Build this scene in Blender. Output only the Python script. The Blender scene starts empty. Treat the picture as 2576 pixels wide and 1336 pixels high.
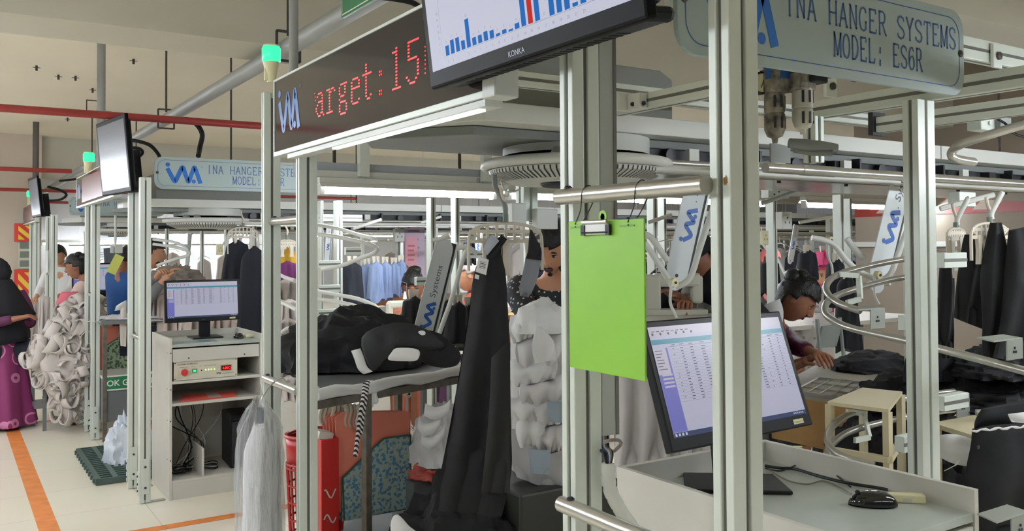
import bpy, math, random
from mathutils import Vector, Matrix, noise
PI = math.pi
SC = bpy.context.scene
COL = SC.collection

# ---------------------------------------------------------------- camera
YAW, PITCH, ROLL = math.radians(32.88), math.radians(1.206), math.radians(-0.362)
FPX, PPX, PPY, W_, H_ = 2203.0, 1288.0, 572.8, 2576.0, 1336.0
CAM = Vector((0, 0, 1.6))
_cy, _sy, _cp, _sp = math.cos(YAW), math.sin(YAW), math.cos(PITCH), math.sin(PITCH)
FWD = Vector((_sy*_cp, _cy*_cp, _sp))
_r = Vector((_cy, -_sy, 0)); _u = _r.cross(FWD)
RGT = math.cos(ROLL)*_r + math.sin(ROLL)*_u
UPV = -math.sin(ROLL)*_r + math.cos(ROLL)*_u
cd = bpy.data.cameras.new('camera'); cam = bpy.data.objects.new('camera', cd); COL.objects.link(cam)
cam.matrix_world = Matrix.Translation(CAM) @ Matrix((RGT, UPV, -FWD)).transposed().to_4x4()
cd.sensor_fit = 'HORIZONTAL'; cd.sensor_width = 36.0; cd.lens = 36.0*FPX/W_
cd.shift_y = -(H_/2-PPY)/W_
cd.clip_start = 0.05; cd.clip_end = 200
SC.camera = cam

# ---------------------------------------------------------------- world, exposure
w = bpy.data.worlds.new('world'); SC.world = w; w.use_nodes = True
w.node_tree.nodes['Background'].inputs[0].default_value = (0.93, 0.96, 1.0, 1)
w.node_tree.nodes['Background'].inputs[1].default_value = 0.07
SC.view_settings.view_transform = 'Standard'; SC.view_settings.look = 'None'
SC.view_settings.exposure = 1.02; SC.view_settings.gamma = 1.0
SC.view_settings.use_curve_mapping = False
SCREEN_K = 0.56         # screens and small lamps against the exposure
TUBE_E = 42.0          # emission of the fluorescent tubes

# ---------------------------------------------------------------- measuring helpers (a pixel of the survey photo -> a point on a plane)
def ray(x, y): return FWD + RGT*((x-PPX)/FPX) - UPV*((y-PPY)/FPX)
def at(x, y, D): return CAM + ray(x, y)*D
def atX(x, y, v): d = ray(x, y); return CAM + d*(v/d.x)
def atY(x, y, v): d = ray(x, y); return CAM + d*(v/d.y)
def atZ(x, y, v): d = ray(x, y); return CAM + d*((v-CAM.z)/d.z)
def V(*a): return Vector(a)

# ---------------------------------------------------------------- materials
def lin(c):
    c = c/255.0
    return c/12.92 if c <= 0.04045 else ((c+0.055)/1.055)**2.4
def rgb(c): return (lin(c[0]), lin(c[1]), lin(c[2]), 1)
MATS = {}
def mat(name, col, rough=0.6, metal=0.0, var=0.0, vscale=6.0, bump=0.0, bscale=40.0, emit=0.0, alpha=1.0, spec=None, coat=0.0, trans=0.0, col2=None):
    if name in MATS: return MATS[name]
    m = bpy.data.materials.new(name); m.use_nodes = True; nt = m.node_tree; b = nt.nodes['Principled BSDF']
    b.inputs['Base Color'].default_value = rgb(col); b.inputs['Roughness'].default_value = rough
    b.inputs['Metallic'].default_value = metal
    if spec is not None: b.inputs['Specular IOR Level'].default_value = spec
    if coat: b.inputs['Coat Weight'].default_value = coat
    if alpha < 1: b.inputs['Alpha'].default_value = alpha
    if trans: b.inputs['Transmission Weight'].default_value = trans
    if emit:
        if 'tube' not in name:
            emit *= SCREEN_K; b.inputs['Base Color'].default_value = tuple(v*.12 for v in rgb(col)[:3])+(1,)
        b.inputs['Emission Color'].default_value = rgb(col); b.inputs['Emission Strength'].default_value = emit
    if var or bump or col2:
        tc = nt.nodes.new('ShaderNodeTexCoord')
    if var or col2:
        n = nt.nodes.new('ShaderNodeTexNoise'); n.inputs['Scale'].default_value = vscale; n.inputs['Detail'].default_value = 5
        nt.links.new(tc.outputs['Object'], n.inputs['Vector'])
        r = nt.nodes.new('ShaderNodeValToRGB'); nt.links.new(n.outputs['Fac'], r.inputs['Fac'])
        c = rgb(col)
        r.color_ramp.elements[0].position = 0.35; r.color_ramp.elements[1].position = 0.65
        if col2:
            r.color_ramp.elements[0].color = rgb(col2); r.color_ramp.elements[1].color = c
        else:
            r.color_ramp.elements[0].color = tuple(max(0, v*(1-var)) for v in c[:3])+(1,)
            r.color_ramp.elements[1].color = tuple(min(1, v*(1+var*0.6)) for v in c[:3])+(1,)
        nt.links.new(r.outputs['Color'], b.inputs['Base Color'])
    if bump:
        n2 = nt.nodes.new('ShaderNodeTexNoise'); n2.inputs['Scale'].default_value = bscale; n2.inputs['Detail'].default_value = 4
        nt.links.new(tc.outputs['Object'], n2.inputs['Vector'])
        bp = nt.nodes.new('ShaderNodeBump'); bp.inputs['Strength'].default_value = bump; bp.inputs['Distance'].default_value = 0.01
        nt.links.new(n2.outputs['Fac'], bp.inputs['Height']); nt.links.new(bp.outputs['Normal'], b.inputs['Normal'])
    MATS[name] = m; return m

ALU = mat('anodised_aluminium', (212, 219, 210), 0.42, 0.1, var=0.06, vscale=3)
ALU_IN = mat('slot_dark_grey', (112, 112, 106), 0.5, 0.3)
STEEL = mat('satin_steel', (190, 188, 180), 0.28, 0.75, var=0.05, vscale=12)
CHROME = mat('polished_steel', (215, 216, 212), 0.14, 0.95)
WHITE = mat('white_enamel', (212, 214, 208), 0.45, var=0.04, vscale=2)
PLATE = mat('sign_panel', (158, 173, 171), 0.5, var=0.03)
LAMI = mat('grey_laminate', (206, 203, 194), 0.42, var=0.05, vscale=5)
LAMI_TOP = mat('worktop_laminate', (176, 184, 176), 0.35, var=0.06, vscale=9)
EDGE = mat('laminate_edge', (196, 190, 176), 0.5)
BLACK = mat('black_plastic', (18, 20, 23), 0.4, spec=.3)
BLACKS = mat('satin_black', (9, 10, 12), 0.5, spec=.12)
BLACKG = mat('gloss_black', (12, 13, 16), 0.08, coat=0.4)
DARK = mat('dark_machine', (52, 54, 58), 0.5, 0.3, var=0.3, vscale=30)
BLUE = mat('logo_blue', (38, 104, 184), 0.45)
NAVY = mat('letter_blue', (58, 92, 140), 0.5)
RED = mat('red_paint', (150, 52, 46), 0.4, var=0.08)
BGREEN = mat('clipboard_green', (138, 196, 58), 0.45, var=0.05, vscale=4)
CLOTH_K = mat('black_cloth', (24, 25, 28), 0.85, var=0.15, vscale=20, bump=0.15, bscale=300)
CLOTH_N = mat('navy_cloth', (34, 38, 50), 0.85, var=0.15, vscale=20)
CLOTH_W = mat('white_cloth', (222, 222, 222), 0.8, var=0.03, bump=0.1, bscale=200)
CLOTH_G = mat('grey_cloth', (188, 180, 176), 0.85, var=0.06, vscale=10, bump=0.1, bscale=200)
CLOTH_T = mat('taupe_cloth', (150, 143, 138), 0.85, var=0.1, vscale=10)
CLOTH_B = mat('blue_cloth', (146, 166, 204), 0.85, var=0.08, vscale=12)
HANGP = mat('hanger_plastic', (206, 198, 180), 0.4)
CREAM = mat('cream_plastic', (226, 220, 178), 0.4)
CEIL = mat('ceiling_paint', (242, 232, 212), 0.9, var=0.03, vscale=0.7, bump=0.1, bscale=6)
BEAM = mat('beam_paint', (192, 188, 172), 0.9, var=0.05, vscale=1.2)
WALLP = mat('wall_paint', (190, 176, 160), 0.85, var=0.05, vscale=1.0)
GREYW = mat('grey_wall_paint', (186, 186, 186), 0.85, var=0.05, vscale=1.0)
ORANGE = mat('orange_floor_tape', (214, 128, 62), 0.5, var=0.15, vscale=12)
TUBE = mat('fluorescent_tube', (240, 246, 255), 0.5, emit=TUBE_E)
SCREEN = mat('screen_glow', (176, 178, 222), 0.3, emit=0.9)
SKIN = mat('skin', (150, 100, 74), 0.5, var=0.06, vscale=30)
SKIN2 = mat('fair_skin', (190, 140, 108), 0.5, var=0.06, vscale=30)
HAIR = mat('black_hair', (14, 13, 14), 0.4, bump=0.5, bscale=120)
PLASTIC = mat('garment_bag_film', (235, 238, 242), 0.08, alpha=0.28)
WOOD = mat('plywood', (178, 138, 86), 0.6, var=0.15, vscale=5)
GREYM = mat('grey_sheet_metal', (120, 124, 126), 0.45, 0.3, var=0.1, vscale=4)
LEGM = mat('worn_steel_leg', (108, 102, 92), 0.55, 0.3, var=0.25, vscale=25)

# ---------------------------------------------------------------- mesh builder
class MB:
    def __init__(s): s.v = []; s.f = []; s.mi = []; s.m = 0
    def add(s, vs, fs):
        n = len(s.v); s.v += [Vector(p) for p in vs]
        for f in fs: s.f.append([i+n for i in f]); s.mi.append(s.m)
        return s
    def box(s, c, size, rot=None):
        hx, hy, hz = size[0]/2, size[1]/2, size[2]/2
        R = rot or Matrix.Identity(3); c = Vector(c)
        vs = [c+R@Vector((x*hx, y*hy, z*hz)) for z in (-1, 1) for y in (-1, 1) for x in (-1, 1)]
        return s.add(vs, [(0, 2, 3, 1), (4, 5, 7, 6), (0, 1, 5, 4), (2, 6, 7, 3), (0, 4, 6, 2), (1, 3, 7, 5)])
    def bb(s, x0, x1, y0, y1, z0, z1):
        return s.box(((x0+x1)/2, (y0+y1)/2, (z0+z1)/2), (abs(x1-x0), abs(y1-y0), abs(z1-z0)))
    def quad(s, a, b, c, d): return s.add([a, b, c, d], [(0, 1, 2, 3)])
    def bar(s, a, b, wdt, hgt, up=None):
        a = Vector(a); b = Vector(b); d = (b-a); L = d.length; d.normalize()
        up = Vector(up) if up else (Vector((0, 0, 1)) if abs(d.z) < 0.95 else Vector((0, 1, 0)))
        x = d.cross(up).normalized(); y = x.cross(d)
        return s.box((a+b)/2, (wdt, L, hgt), Matrix((x, d, y)).transposed())
    def tube(s, pts, r, n=8, closed=False):
        pts = [Vector(p) for p in pts]; N = len(pts)
        rr = r if isinstance(r, (list, tuple)) else [r]*N
        prev = None; vs = []
        for i, p in enumerate(pts):
            a = pts[(i-1) % N] if (closed or i > 0) else p; b = pts[(i+1) % N] if (closed or i < N-1) else p
            d = (b-a)
            if d.length < 1e-9: d = Vector((0, 0, 1))
            d.normalize()
            if prev is None:
                x = d.orthogonal().normalized()
            else:
                x = (prev - d*prev.dot(d))
                if x.length < 1e-6: x = d.orthogonal()
                x.normalize()
            prev = x; y = d.cross(x)
            for k in range(n):
                t = 2*PI*k/n; vs.append(p+(x*math.cos(t)+y*math.sin(t))*rr[i])
        fs = []
        M = N if closed else N-1
        for i in range(M):
            j = (i+1) % N
            for k in range(n):
                k2 = (k+1) % n; fs.append((i*n+k, i*n+k2, j*n+k2, j*n+k))
        if not closed: fs += [tuple(range(n-1, -1, -1)), tuple((N-1)*n+k for k in range(n))]
        return s.add(vs, fs)
    def prism(s, poly, o, u, v, wv):
        o = Vector(o); u = Vector(u); v = Vector(v); wv = Vector(wv); n = len(poly)
        vs = [o+u*p[0]+v*p[1] for p in poly]; vs += [p+wv for p in vs]
        fs = [tuple(range(n))[::-1], tuple(range(n, 2*n))]+[(i, (i+1) % n, (i+1) % n+n, i+n) for i in range(n)]
        return s.add(vs, fs)
    def lathe(s, prof, o, ax=(0, 0, 1), n=24):
        o = Vector(o); ax = Vector(ax).normalized(); x = ax.orthogonal().normalized(); y = ax.cross(x); vs = []
        for r, h in prof:
            for k in range(n):
                t = 2*PI*k/n; vs.append(o+ax*h+(x*math.cos(t)+y*math.sin(t))*r)
        fs = []
        for i in range(len(prof)-1):
            for k in range(n):
                k2 = (k+1) % n; fs.append((i*n+k, i*n+k2, (i+1)*n+k2, (i+1)*n+k))
        fs += [tuple(range(n-1, -1, -1)), tuple((len(prof)-1)*n+k for k in range(n))]
        return s.add(vs, fs)
    def ell(s, c, r, rot=None, n=12, m=8):
        c = Vector(c); R = rot or Matrix.Identity(3); vs = [c+R@Vector((0, 0, r[2]))]
        for i in range(1, m):
            a = PI*i/m
            for k in range(n):
                t = 2*PI*k/n
                vs.append(c+R@Vector((r[0]*math.sin(a)*math.cos(t), r[1]*math.sin(a)*math.sin(t), r[2]*math.cos(a))))
        vs.append(c-R@Vector((0, 0, r[2]))); fs = []
        for k in range(n): fs.append((0, 1+k, 1+(k+1) % n))
        for i in range(m-2):
            for k in range(n):
                a = 1+i*n+k; b = 1+i*n+(k+1) % n; fs.append((a, a+n, b+n, b))
        e = len(vs)-1; q = 1+(m-2)*n
        for k in range(n): fs.append((e, q+(k+1) % n, q+k))
        return s.add(vs, fs)
    def grid(s, fn, nu, nv, wrap=False):
        vs = [fn(i/(nu if wrap else nu-1), j/(nv-1)) for j in range(nv) for i in range(nu)]
        fs = []
        for j in range(nv-1):
            for i in range(nu if wrap else nu-1):
                i2 = (i+1) % nu; fs.append((j*nu+i, j*nu+i2, (j+1)*nu+i2, (j+1)*nu+i))
        return s.add(vs, fs)
    def stroke(s, pts, wd, o, u, v, th=0.0006, closed=False):
        """flat ribbon of width wd along 2D pts in the plane (o,u,v)"""
        o = Vector(o); u = Vector(u); v = Vector(v); nrm = u.cross(v).normalized()
        N = len(pts); L = []; Rr = []
        for i in range(N):
            a = pts[(i-1) % N] if (closed or i > 0) else pts[i]; b = pts[(i+1) % N] if (closed or i < N-1) else pts[i]
            dx, dy = b[0]-a[0], b[1]-a[1]; q = math.hypot(dx, dy) or 1
            nx, ny = -dy/q*wd/2, dx/q*wd/2
            L.append(o+u*(pts[i][0]+nx)+v*(pts[i][1]+ny)+nrm*th); Rr.append(o+u*(pts[i][0]-nx)+v*(pts[i][1]-ny)+nrm*th)
        vs = L+Rr; fs = []
        for i in range(N if closed else N-1):
            j = (i+1) % N; fs.append((i+N, j+N, j, i))
        return s.add(vs, fs)
    def poly(s, pts, o, u, v, th=0.0006):
        o = Vector(o); u = Vector(u); v = Vector(v); nrm = u.cross(v).normalized()
        return s.add([o+u*p[0]+v*p[1]+nrm*th for p in pts], [tuple(range(len(pts)))])
    def disc(s, c2, r, o, u, v, th=0.0006, n=16):
        return s.poly([(c2[0]+r*math.cos(2*PI*k/n), c2[1]+r*math.sin(2*PI*k/n)) for k in range(n)], o, u, v, th)

def root_loc(o):
    while o.parent: o = o.parent
    return o.location
def build(name, mb, mats, parent=None, smooth=False, bevel=0, solid=0, sub=0, label=None, angle=40):
    me = bpy.data.meshes.new(name); off = root_loc(parent) if parent else Vector((0, 0, 0))
    me.from_pydata([tuple(p-off) for p in mb.v], [], mb.f); me.update()
    mats = mats if isinstance(mats, (list, tuple)) else [mats]
    for m in mats: me.materials.append(m)
    if len(mats) > 1: me.polygons.foreach_set('material_index', mb.mi)
    if smooth:
        me.polygons.foreach_set('use_smooth', [True]*len(me.polygons))
        try: me.set_sharp_from_angle(angle=math.radians(angle))
        except Exception: pass
    o = bpy.data.objects.new(name, me); COL.objects.link(o)
    if parent: o.parent = parent
    if bevel:
        b = o.modifiers.new('bevel', 'BEVEL'); b.width = bevel; b.segments = 2; b.limit_method = 'ANGLE'; b.angle_limit = math.radians(50)
    if solid:
        b = o.modifiers.new('solid', 'SOLIDIFY'); b.thickness = solid; b.offset = 0
    if sub:
        b = o.modifiers.new('sub', 'SUBSURF'); b.levels = sub; b.render_levels = sub
    if label: o['label'] = label
    return o
def thing(name, label, cat, loc=(0, 0, 0), group=None):
    o = bpy.data.objects.new(name, None); COL.objects.link(o); o.location = loc; o.empty_display_size = 0.1
    o['label'] = label; o['category'] = cat
    if group: o['group'] = group
    return o
def tag(o, label, cat, group=None, kind=None):
    o['label'] = label; o['category'] = cat
    if group: o['group'] = group
    if kind: o['kind'] = kind
    return o
def centre(o):
    """move a one-mesh thing's origin to its base"""
    me = o.data; xs = [v.co for v in me.vertices]
    c = Vector(((min(p.x for p in xs)+max(p.x for p in xs))/2, (min(p.y for p in xs)+max(p.y for p in xs))/2, min(p.z for p in xs)))
    me.transform(Matrix.Translation(-c)); o.location = c; return o
def single(name, mb, m, label, cat, group=None, **k): return centre(tag(build(name, mb, m, **k), label, cat, group))
def struct(name, mb, m, **k):
    o = build(name, mb, m, **k); o['kind'] = 'structure'; return o
def kids(o): return list(o.children)
def dup(o, loc=None, rotz=None, label=None, group=None, parent=None, scale=None):
    ch = CH.get(o.name) or kids(o)
    CH[o.name] = ch
    c = o.copy(); COL.objects.link(c)
    if parent: c.parent = parent
    for k in ch: dup(k, parent=c)
    if loc is not None: c.location = loc
    if rotz is not None: c.rotation_euler = (0, 0, rotz)
    if scale is not None: c.scale = (scale,)*3 if not isinstance(scale, (tuple, list)) else scale
    if label: c['label'] = label
    if group: c['group'] = group
    return c
CH = {}
rnd = random.Random(7)
def cat_path(pts, n=6):
    """Catmull-Rom through pts"""
    pts = [Vector(p) for p in pts]; out = []
    for i in range(len(pts)-1):
        p0 = pts[max(i-1, 0)]; p1 = pts[i]; p2 = pts[i+1]; p3 = pts[min(i+2, len(pts)-1)]
        for k in range(n):
            t = k/n
            out.append(0.5*((2*p1)+(-p0+p2)*t+(2*p0-5*p1+4*p2-p3)*t*t+(-p0+3*p1-3*p2+p3)*t**3))
    out.append(pts[-1]); return out

# text and marks ------------------------------------------------------------
def text_into(mb, s, o, u, v, size, th=0.0007, align='LEFT', sx=1.0, bold=0.0):
    cu = bpy.data.curves.new('tmp', 'FONT'); cu.body = s; cu.size = 1.0; cu.align_x = align; cu.fill_mode = 'FRONT'; cu.offset = bold; cu.resolution_u = 3
    ob = bpy.data.objects.new('tmp', cu); COL.objects.link(ob)
    dg = bpy.context.evaluated_depsgraph_get(); me = bpy.data.meshes.new_from_object(ob.evaluated_get(dg))
    o = Vector(o); u = Vector(u); v = Vector(v); nrm = u.cross(v).normalized()
    mb.add([o+u*(p.co.x*size*sx)+v*(p.co.y*size)+nrm*th for p in me.vertices], [tuple(p.vertices) for p in me.polygons])
    bpy.data.objects.remove(ob); bpy.data.curves.remove(cu); bpy.data.meshes.remove(me)
    return mb
# thin slab-serif capitals drawn as strokes in a 0..1 box: list of polylines, then serif points
def arc(cx, cy, rx, ry, a0, a1, n=8): return [(cx+rx*math.cos(math.radians(a0+(a1-a0)*k/n)), cy+ry*math.sin(math.radians(a0+(a1-a0)*k/n))) for k in range(n+1)]
S_CURVE = [(.86, .78), (.8, .93), (.5, 1), (.22, .93), (.12, .76), (.25, .6), (.5, .5), (.78, .4), (.9, .23), (.78, .06), (.5, 0), (.2, .07), (.12, .22)]
GLY = {
 'I': ([[(.5, 0), (.5, 1)]], [(.5, 0), (.5, 1)]),
 'N': ([[(.18, 0), (.18, 1)], [(.18, 1), (.82, 0)], [(.82, 0), (.82, 1)]], [(.18, 0), (.15, 1), (.82, 1)]),
 'A': ([[(.12, 0), (.5, 1)], [(.5, 1), (.88, 0)], [(.26, .35), (.74, .35)]], [(.12, 0), (.88, 0)]),
 'H': ([[(.15, 0), (.15, 1)], [(.85, 0), (.85, 1)], [(.15, .5), (.85, .5)]], [(.15, 0), (.15, 1), (.85, 0), (.85, 1)]),
 'G': ([[(.82, .78), (.75, .93), (.52, 1), (.28, .92), (.13, .7), (.1, .5), (.13, .28), (.28, .07), (.52, 0), (.78, .08), (.8, .4)]], [(.8, .4)]),
 'E': ([[(.18, 0), (.18, 1)], [(.18, 1), (.8, 1), (.82, .82)], [(.18, .52), (.62, .52)], [(.18, 0), (.84, 0), (.87, .18)]], [(.18, 0), (.18, 1)]),
 'R': ([[(.18, 0), (.18, 1)], [(.18, 1), (.55, 1), (.78, .9), (.8, .72), (.72, .56), (.5, .5), (.18, .5)], [(.5, .5), (.88, 0)]], [(.18, 0), (.18, 1), (.88, 0)]),
 'S': ([S_CURVE], []),
 'Y': ([[(.12, 1), (.5, .5)], [(.88, 1), (.5, .5)], [(.5, .5), (.5, 0)]], [(.5, 0), (.12, 1), (.88, 1)]),
 'T': ([[(.1, .84), (.12, 1), (.88, 1), (.9, .84)], [(.5, 1), (.5, 0)]], [(.5, 0)]),
 'M': ([[(.12, 0), (.12, 1)], [(.12, 1), (.5, .05)], [(.5, .05), (.88, 1)], [(.88, 1), (.88, 0)]], [(.12, 0), (.88, 0), (.1, 1), (.9, 1)]),
 'O': ([arc(.5, .5, .4, .5, 0, 360, 16)], []),
 'D': ([[(.18, 0), (.18, 1)], [(.18, 1), (.5, .98), (.78, .8), (.86, .5), (.78, .2), (.5, .02), (.18, 0)]], [(.18, 0), (.18, 1)]),
 'L': ([[(.18, 0), (.18, 1)], [(.18, 0), (.82, 0), (.87, .2)]], [(.18, 1), (.18, 0)]),
 '6': ([[(.78, .82), (.6, 1), (.4, .97), (.2, .75), (.13, .4), (.18, .15), (.4, 0), (.65, .02), (.85, .2), (.83, .45), (.62, .6), (.35, .55), (.16, .35)]], []),
 ':': ([[(.42, .05), (.58, .05)], [(.42, .6), (.58, .6)]], []), ' ': ([], []),
}
def serif_text(mb, s, o, u, v, cw, ch, wd, th=0.0008):
    """fixed pitch cw, cap height ch, stroke width wd"""
    o = Vector(o)
    for i, c in enumerate(s):
        if c not in GLY: continue
        st, se = GLY[c]
        for pl in st:
            k = wd*(3.2 if c == ':' else 1)
            pl2 = [(p[0]*cw*.92, p[1]*ch) for p in pl]
            mb.stroke(pl2, k, o+Vector(u)*(i*cw), u, v, th)
        for (x, y) in se:
            mb.stroke([((x-.1)*cw*.92, y*ch), ((x+.1)*cw*.92, y*ch)], wd*.9, o+Vector(u)*(i*cw), u, v, th)
def round_path(pts, r, n=6):
    out = [pts[0]]
    for i in range(1, len(pts)-1):
        a, b, c = [Vector((p[0], p[1])) for p in pts[i-1:i+2]]
        d1 = (a-b).normalized(); d2 = (c-b).normalized()
        ra = min(r, (a-b).length*.45, (c-b).length*.45)
        s = b+d1*ra; e = b+d2*ra
        for k in range(n+1):
            t = k/n; q = s*(1-t)**2+b*2*t*(1-t)+e*t*t; out.append((q.x, q.y))
    out.append(pts[-1]); return out
def logo(mb, o, u, v, w_, h_, th=0.0009):
    """blue zigzag mark in a box w_ x h_ ; o is its lower left corner"""
    def q(x, y): return ((x-.0)*w_, y*h_)
    pts = round_path([q(.03, .74), q(.25, .0), q(.47, .9), q(.64, .0), q(.82, .92), q(1.0, .0)], .11*w_, 8)
    mb.stroke(pts, .125*w_, o, u, v, th)
    mb.disc(q(.04, .93), .065*w_, o, u, v, th); mb.disc(q(.80, .1), .062*w_, o, u, v, th)
# ================================================================ the hall
def floor_mat():
    m = bpy.data.materials.new('floor_tiles'); m.use_nodes = True; nt = m.node_tree; b = nt.nodes['Principled BSDF']
    tc = nt.nodes.new('ShaderNodeTexCoord'); br = nt.nodes.new('ShaderNodeTexBrick'); mp = nt.nodes.new('ShaderNodeMapping')
    mp.inputs['Location'].default_value = (0.14, 0.08, 0)
    nt.links.new(tc.outputs['Object'], mp.inputs['Vector']); nt.links.new(mp.outputs['Vector'], br.inputs['Vector'])
    br.offset = 0; br.inputs['Color1'].default_value = rgb((236, 229, 210)); br.inputs['Color2'].default_value = rgb((233, 226, 208))
    br.inputs['Mortar'].default_value = rgb((196, 190, 172)); br.inputs['Scale'].default_value = 1.0
    br.inputs['Mortar Size'].default_value = 0.0025; br.inputs['Brick Width'].default_value = 0.6; br.inputs['Row Height'].default_value = 0.6
    n = nt.nodes.new('ShaderNodeTexNoise'); n.inputs['Scale'].default_value = 2.2; n.inputs['Detail'].default_value = 6
    nt.links.new(tc.outputs['Object'], n.inputs['Vector'])
    mx = nt.nodes.new('ShaderNodeMix'); mx.data_type = 'RGBA'; mx.blend_type = 'MULTIPLY'; mx.inputs[0].default_value = 0.12
    nt.links.new(br.outputs['Color'], mx.inputs[6]); nt.links.new(n.outputs['Color'], mx.inputs[7])
    nt.links.new(mx.outputs[2], b.inputs['Base Color']); b.inputs['Roughness'].default_value = 0.3
    return m
struct('floor', MB().bb(-6, 32, -6, 30, -0.1, 0), floor_mat())
struct('ceiling', MB().bb(-6, 32, -6, 30, 3.38, 3.5), CEIL)
struct('trim_1', MB().bb(-6, 32, 4.67, 5.12, 2.7, 3.38), BEAM)
struct('trim_2', MB().bb(-6, 32, 15.7, 16.15, 2.72, 3.38), BEAM)
struct('trim_3', MB().bb(2.2, 32, 2.3, 2.62, 2.68, 2.98), BEAM)
struct('wall_left', MB().bb(-0.75, 1.32, 18.3, 18.6, 0, 3.38), WALLP)
struct('wall_back', MB().bb(1.32, 6.4, 19.6, 19.8, 0, 3.38), GREYW)
struct('wall_far', MB().bb(6.4, 32, 26, 26.2, 0, 3.38), GREYW)
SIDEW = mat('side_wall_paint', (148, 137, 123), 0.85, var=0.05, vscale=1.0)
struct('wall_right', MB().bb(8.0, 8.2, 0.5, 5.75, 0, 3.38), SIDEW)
struct('wall_side', MB().bb(8.2, 12.0, 5.55, 5.75, 0, 3.38), WALLP)
# painted marks
def mark(x0, x1, y0, y1): return MB().bb(x0, x1, y0, y1, 0.0005, 0.0018)
mk = MB(); mk.bb(0.452, 0.556, 3.2, 9.25, 0.0005, 0.0018); o = struct('trim_4', mk, ORANGE)
struct('trim_5', mark(0.556, 2.2, 5.29, 5.375), ORANGE)
struct('trim_6', mark(0.556, 1.9, 9.19, 9.25), ORANGE)
# red painted band with pale arrows on the side wall
struct('trim_7', MB().bb(7.992, 8.0, 0.8, 5.75, 1.88, 2.32), RED)
mb = MB()
for i in range(9):
    y = 5.5-i*0.5
    mb.m = 0
    mb.prism([(0, 1.91), (.2, 1.91), (.42, 2.1), (.2, 2.29), (0, 2.29), (.2, 2.1)], (7.99, y, 0), (0, -1, 0), (0, 0, 1), (0.002, 0, 0))
struct('trim_8', mb, WALLP)
struct('trim_9', MB().bb(7.96, 8.0, 2.0, 5.75, 1.57, 1.62), WHITE)

# ---- pipes under the ceiling
def hpipe(name, a, b, r, m, label, cat, group=None):
    return single(name, MB().tube([a, b], r, 14), m, label, cat, group, smooth=True)
GX = 1.46
gp0 = V(GX, -1, 2.62); gp1 = V(GX, 17.5, 2.62)
t = thing('conduit_pipe', 'long grey conduit pipe running under the ceiling down the aisle', 'pipe', (GX, 8, 2.62))
GPIPE = mat('grey_pipe', (150, 152, 148), 0.5, var=0.06, vscale=2)
build('pipe', MB().tube([gp0, gp1], 0.045, 16), GPIPE, t, smooth=True)
IRON = mat('rusty_iron', (70, 64, 58), 0.7, var=0.3, vscale=30)
for y in (4.35, 7.3, 11.5):
    mb = MB()
    zt = 2.7 if 4.6 < y < 5.2 else 3.38
    for s in (-1, 1): mb.bar((GX+s*.06, y, 2.55), (GX+s*.06, y, 2.70), .012, .012)
    mb.bar((GX-.06, y, 2.55), (GX+.06, y, 2.55), .012, .012); mb.bar((GX-.06, y, 2.70), (GX+.06, y, 2.70), .012, .012)
    mb.tube([(GX, y, 2.68), (GX, y, zt-.13)], .008, 6)
    for s in (-1, 1): mb.bar((GX+s*.06, y, zt-.15), (GX+s*.06, y, zt), .012, .012)
    mb.bar((GX-.06, y, zt-.15), (GX+.06, y, zt-.15), .012, .012); mb.bar((GX-.06, y, zt-.006), (GX+.06, y, zt-.006), .014, .012)
    build('pipe_hanger', mb, IRON, t)
for i, (y, lab) in enumerate([(6.43, 'red pipe across the aisle, the nearest and thickest of the red pipes'), (11.3, 'red pipe across the aisle at the green beacon of the second line'),
                   (15.2, 'red pipe across the aisle passing behind the small far television'), (19.0, 'thin dark red pipe across the aisle, the farthest one')]):
    hpipe('sprinkler_pipe', (-6, y, 2.5), ([1.95, 1.22, 6.4, 6.4][i], y, 2.5), .026, RED, lab, 'pipe', 'red sprinkler pipes')
# grey vertical rods under the ceiling (cable drops beside the beacons)
hpipe('cable_drop_pipe', (1.10, 8.12, 2.3), (1.10, 8.12, 3.38), .034, GPIPE, 'grey vertical cable pipe above the second green beacon', 'pipe')
hpipe('cable_drop_pipe', (1.17, 3.42, 2.0), (1.17, 3.42, 3.38), .019, GPIPE, 'grey vertical cable pipe rising behind the near green beacon', 'pipe')
hpipe('cable_drop_pipe', (1.05, 13.9, 2.3), (1.05, 13.9, 3.38), .04, mat('dark_pipe', (90, 86, 80), 0.6), 'dark vertical cable pipe above the far small television', 'pipe')
# two chains with a hanging glass tag
for i, (a, b) in enumerate([((263, 193), (280, 300)), ((256, 208), (267, 300))]):
    p0 = atZ(a[0], a[1], 3.38); p1 = V(p0.x, p0.y, 2.45); mb = MB()
    n = 26
    for k in range(n):
        c = p0.lerp(p1, (k+.5)/n); q = (p0.z-p1.z)/n*.62; a2 = k*1.2
        mb.ell(c, (.012 if k % 2 else .005, .005 if k % 2 else .012, q), n=6, m=4)
    single('chain', mb, IRON, 'rusty chain hanging from the ceiling above the red pipe, '+('the right one of two' if i == 0 else 'the left one of two'), 'chain', 'chains over the red pipe')
g = at(270, 298, 8.2)
single('plastic_strip', MB().box(g-V(0, 0, .06), (.07, .004, .26)), mat('clear_strip', (170, 180, 150), 0.2, alpha=0.6), 'crumpled clear plastic strip hanging on the two chains', 'strip', smooth=False)
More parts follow.
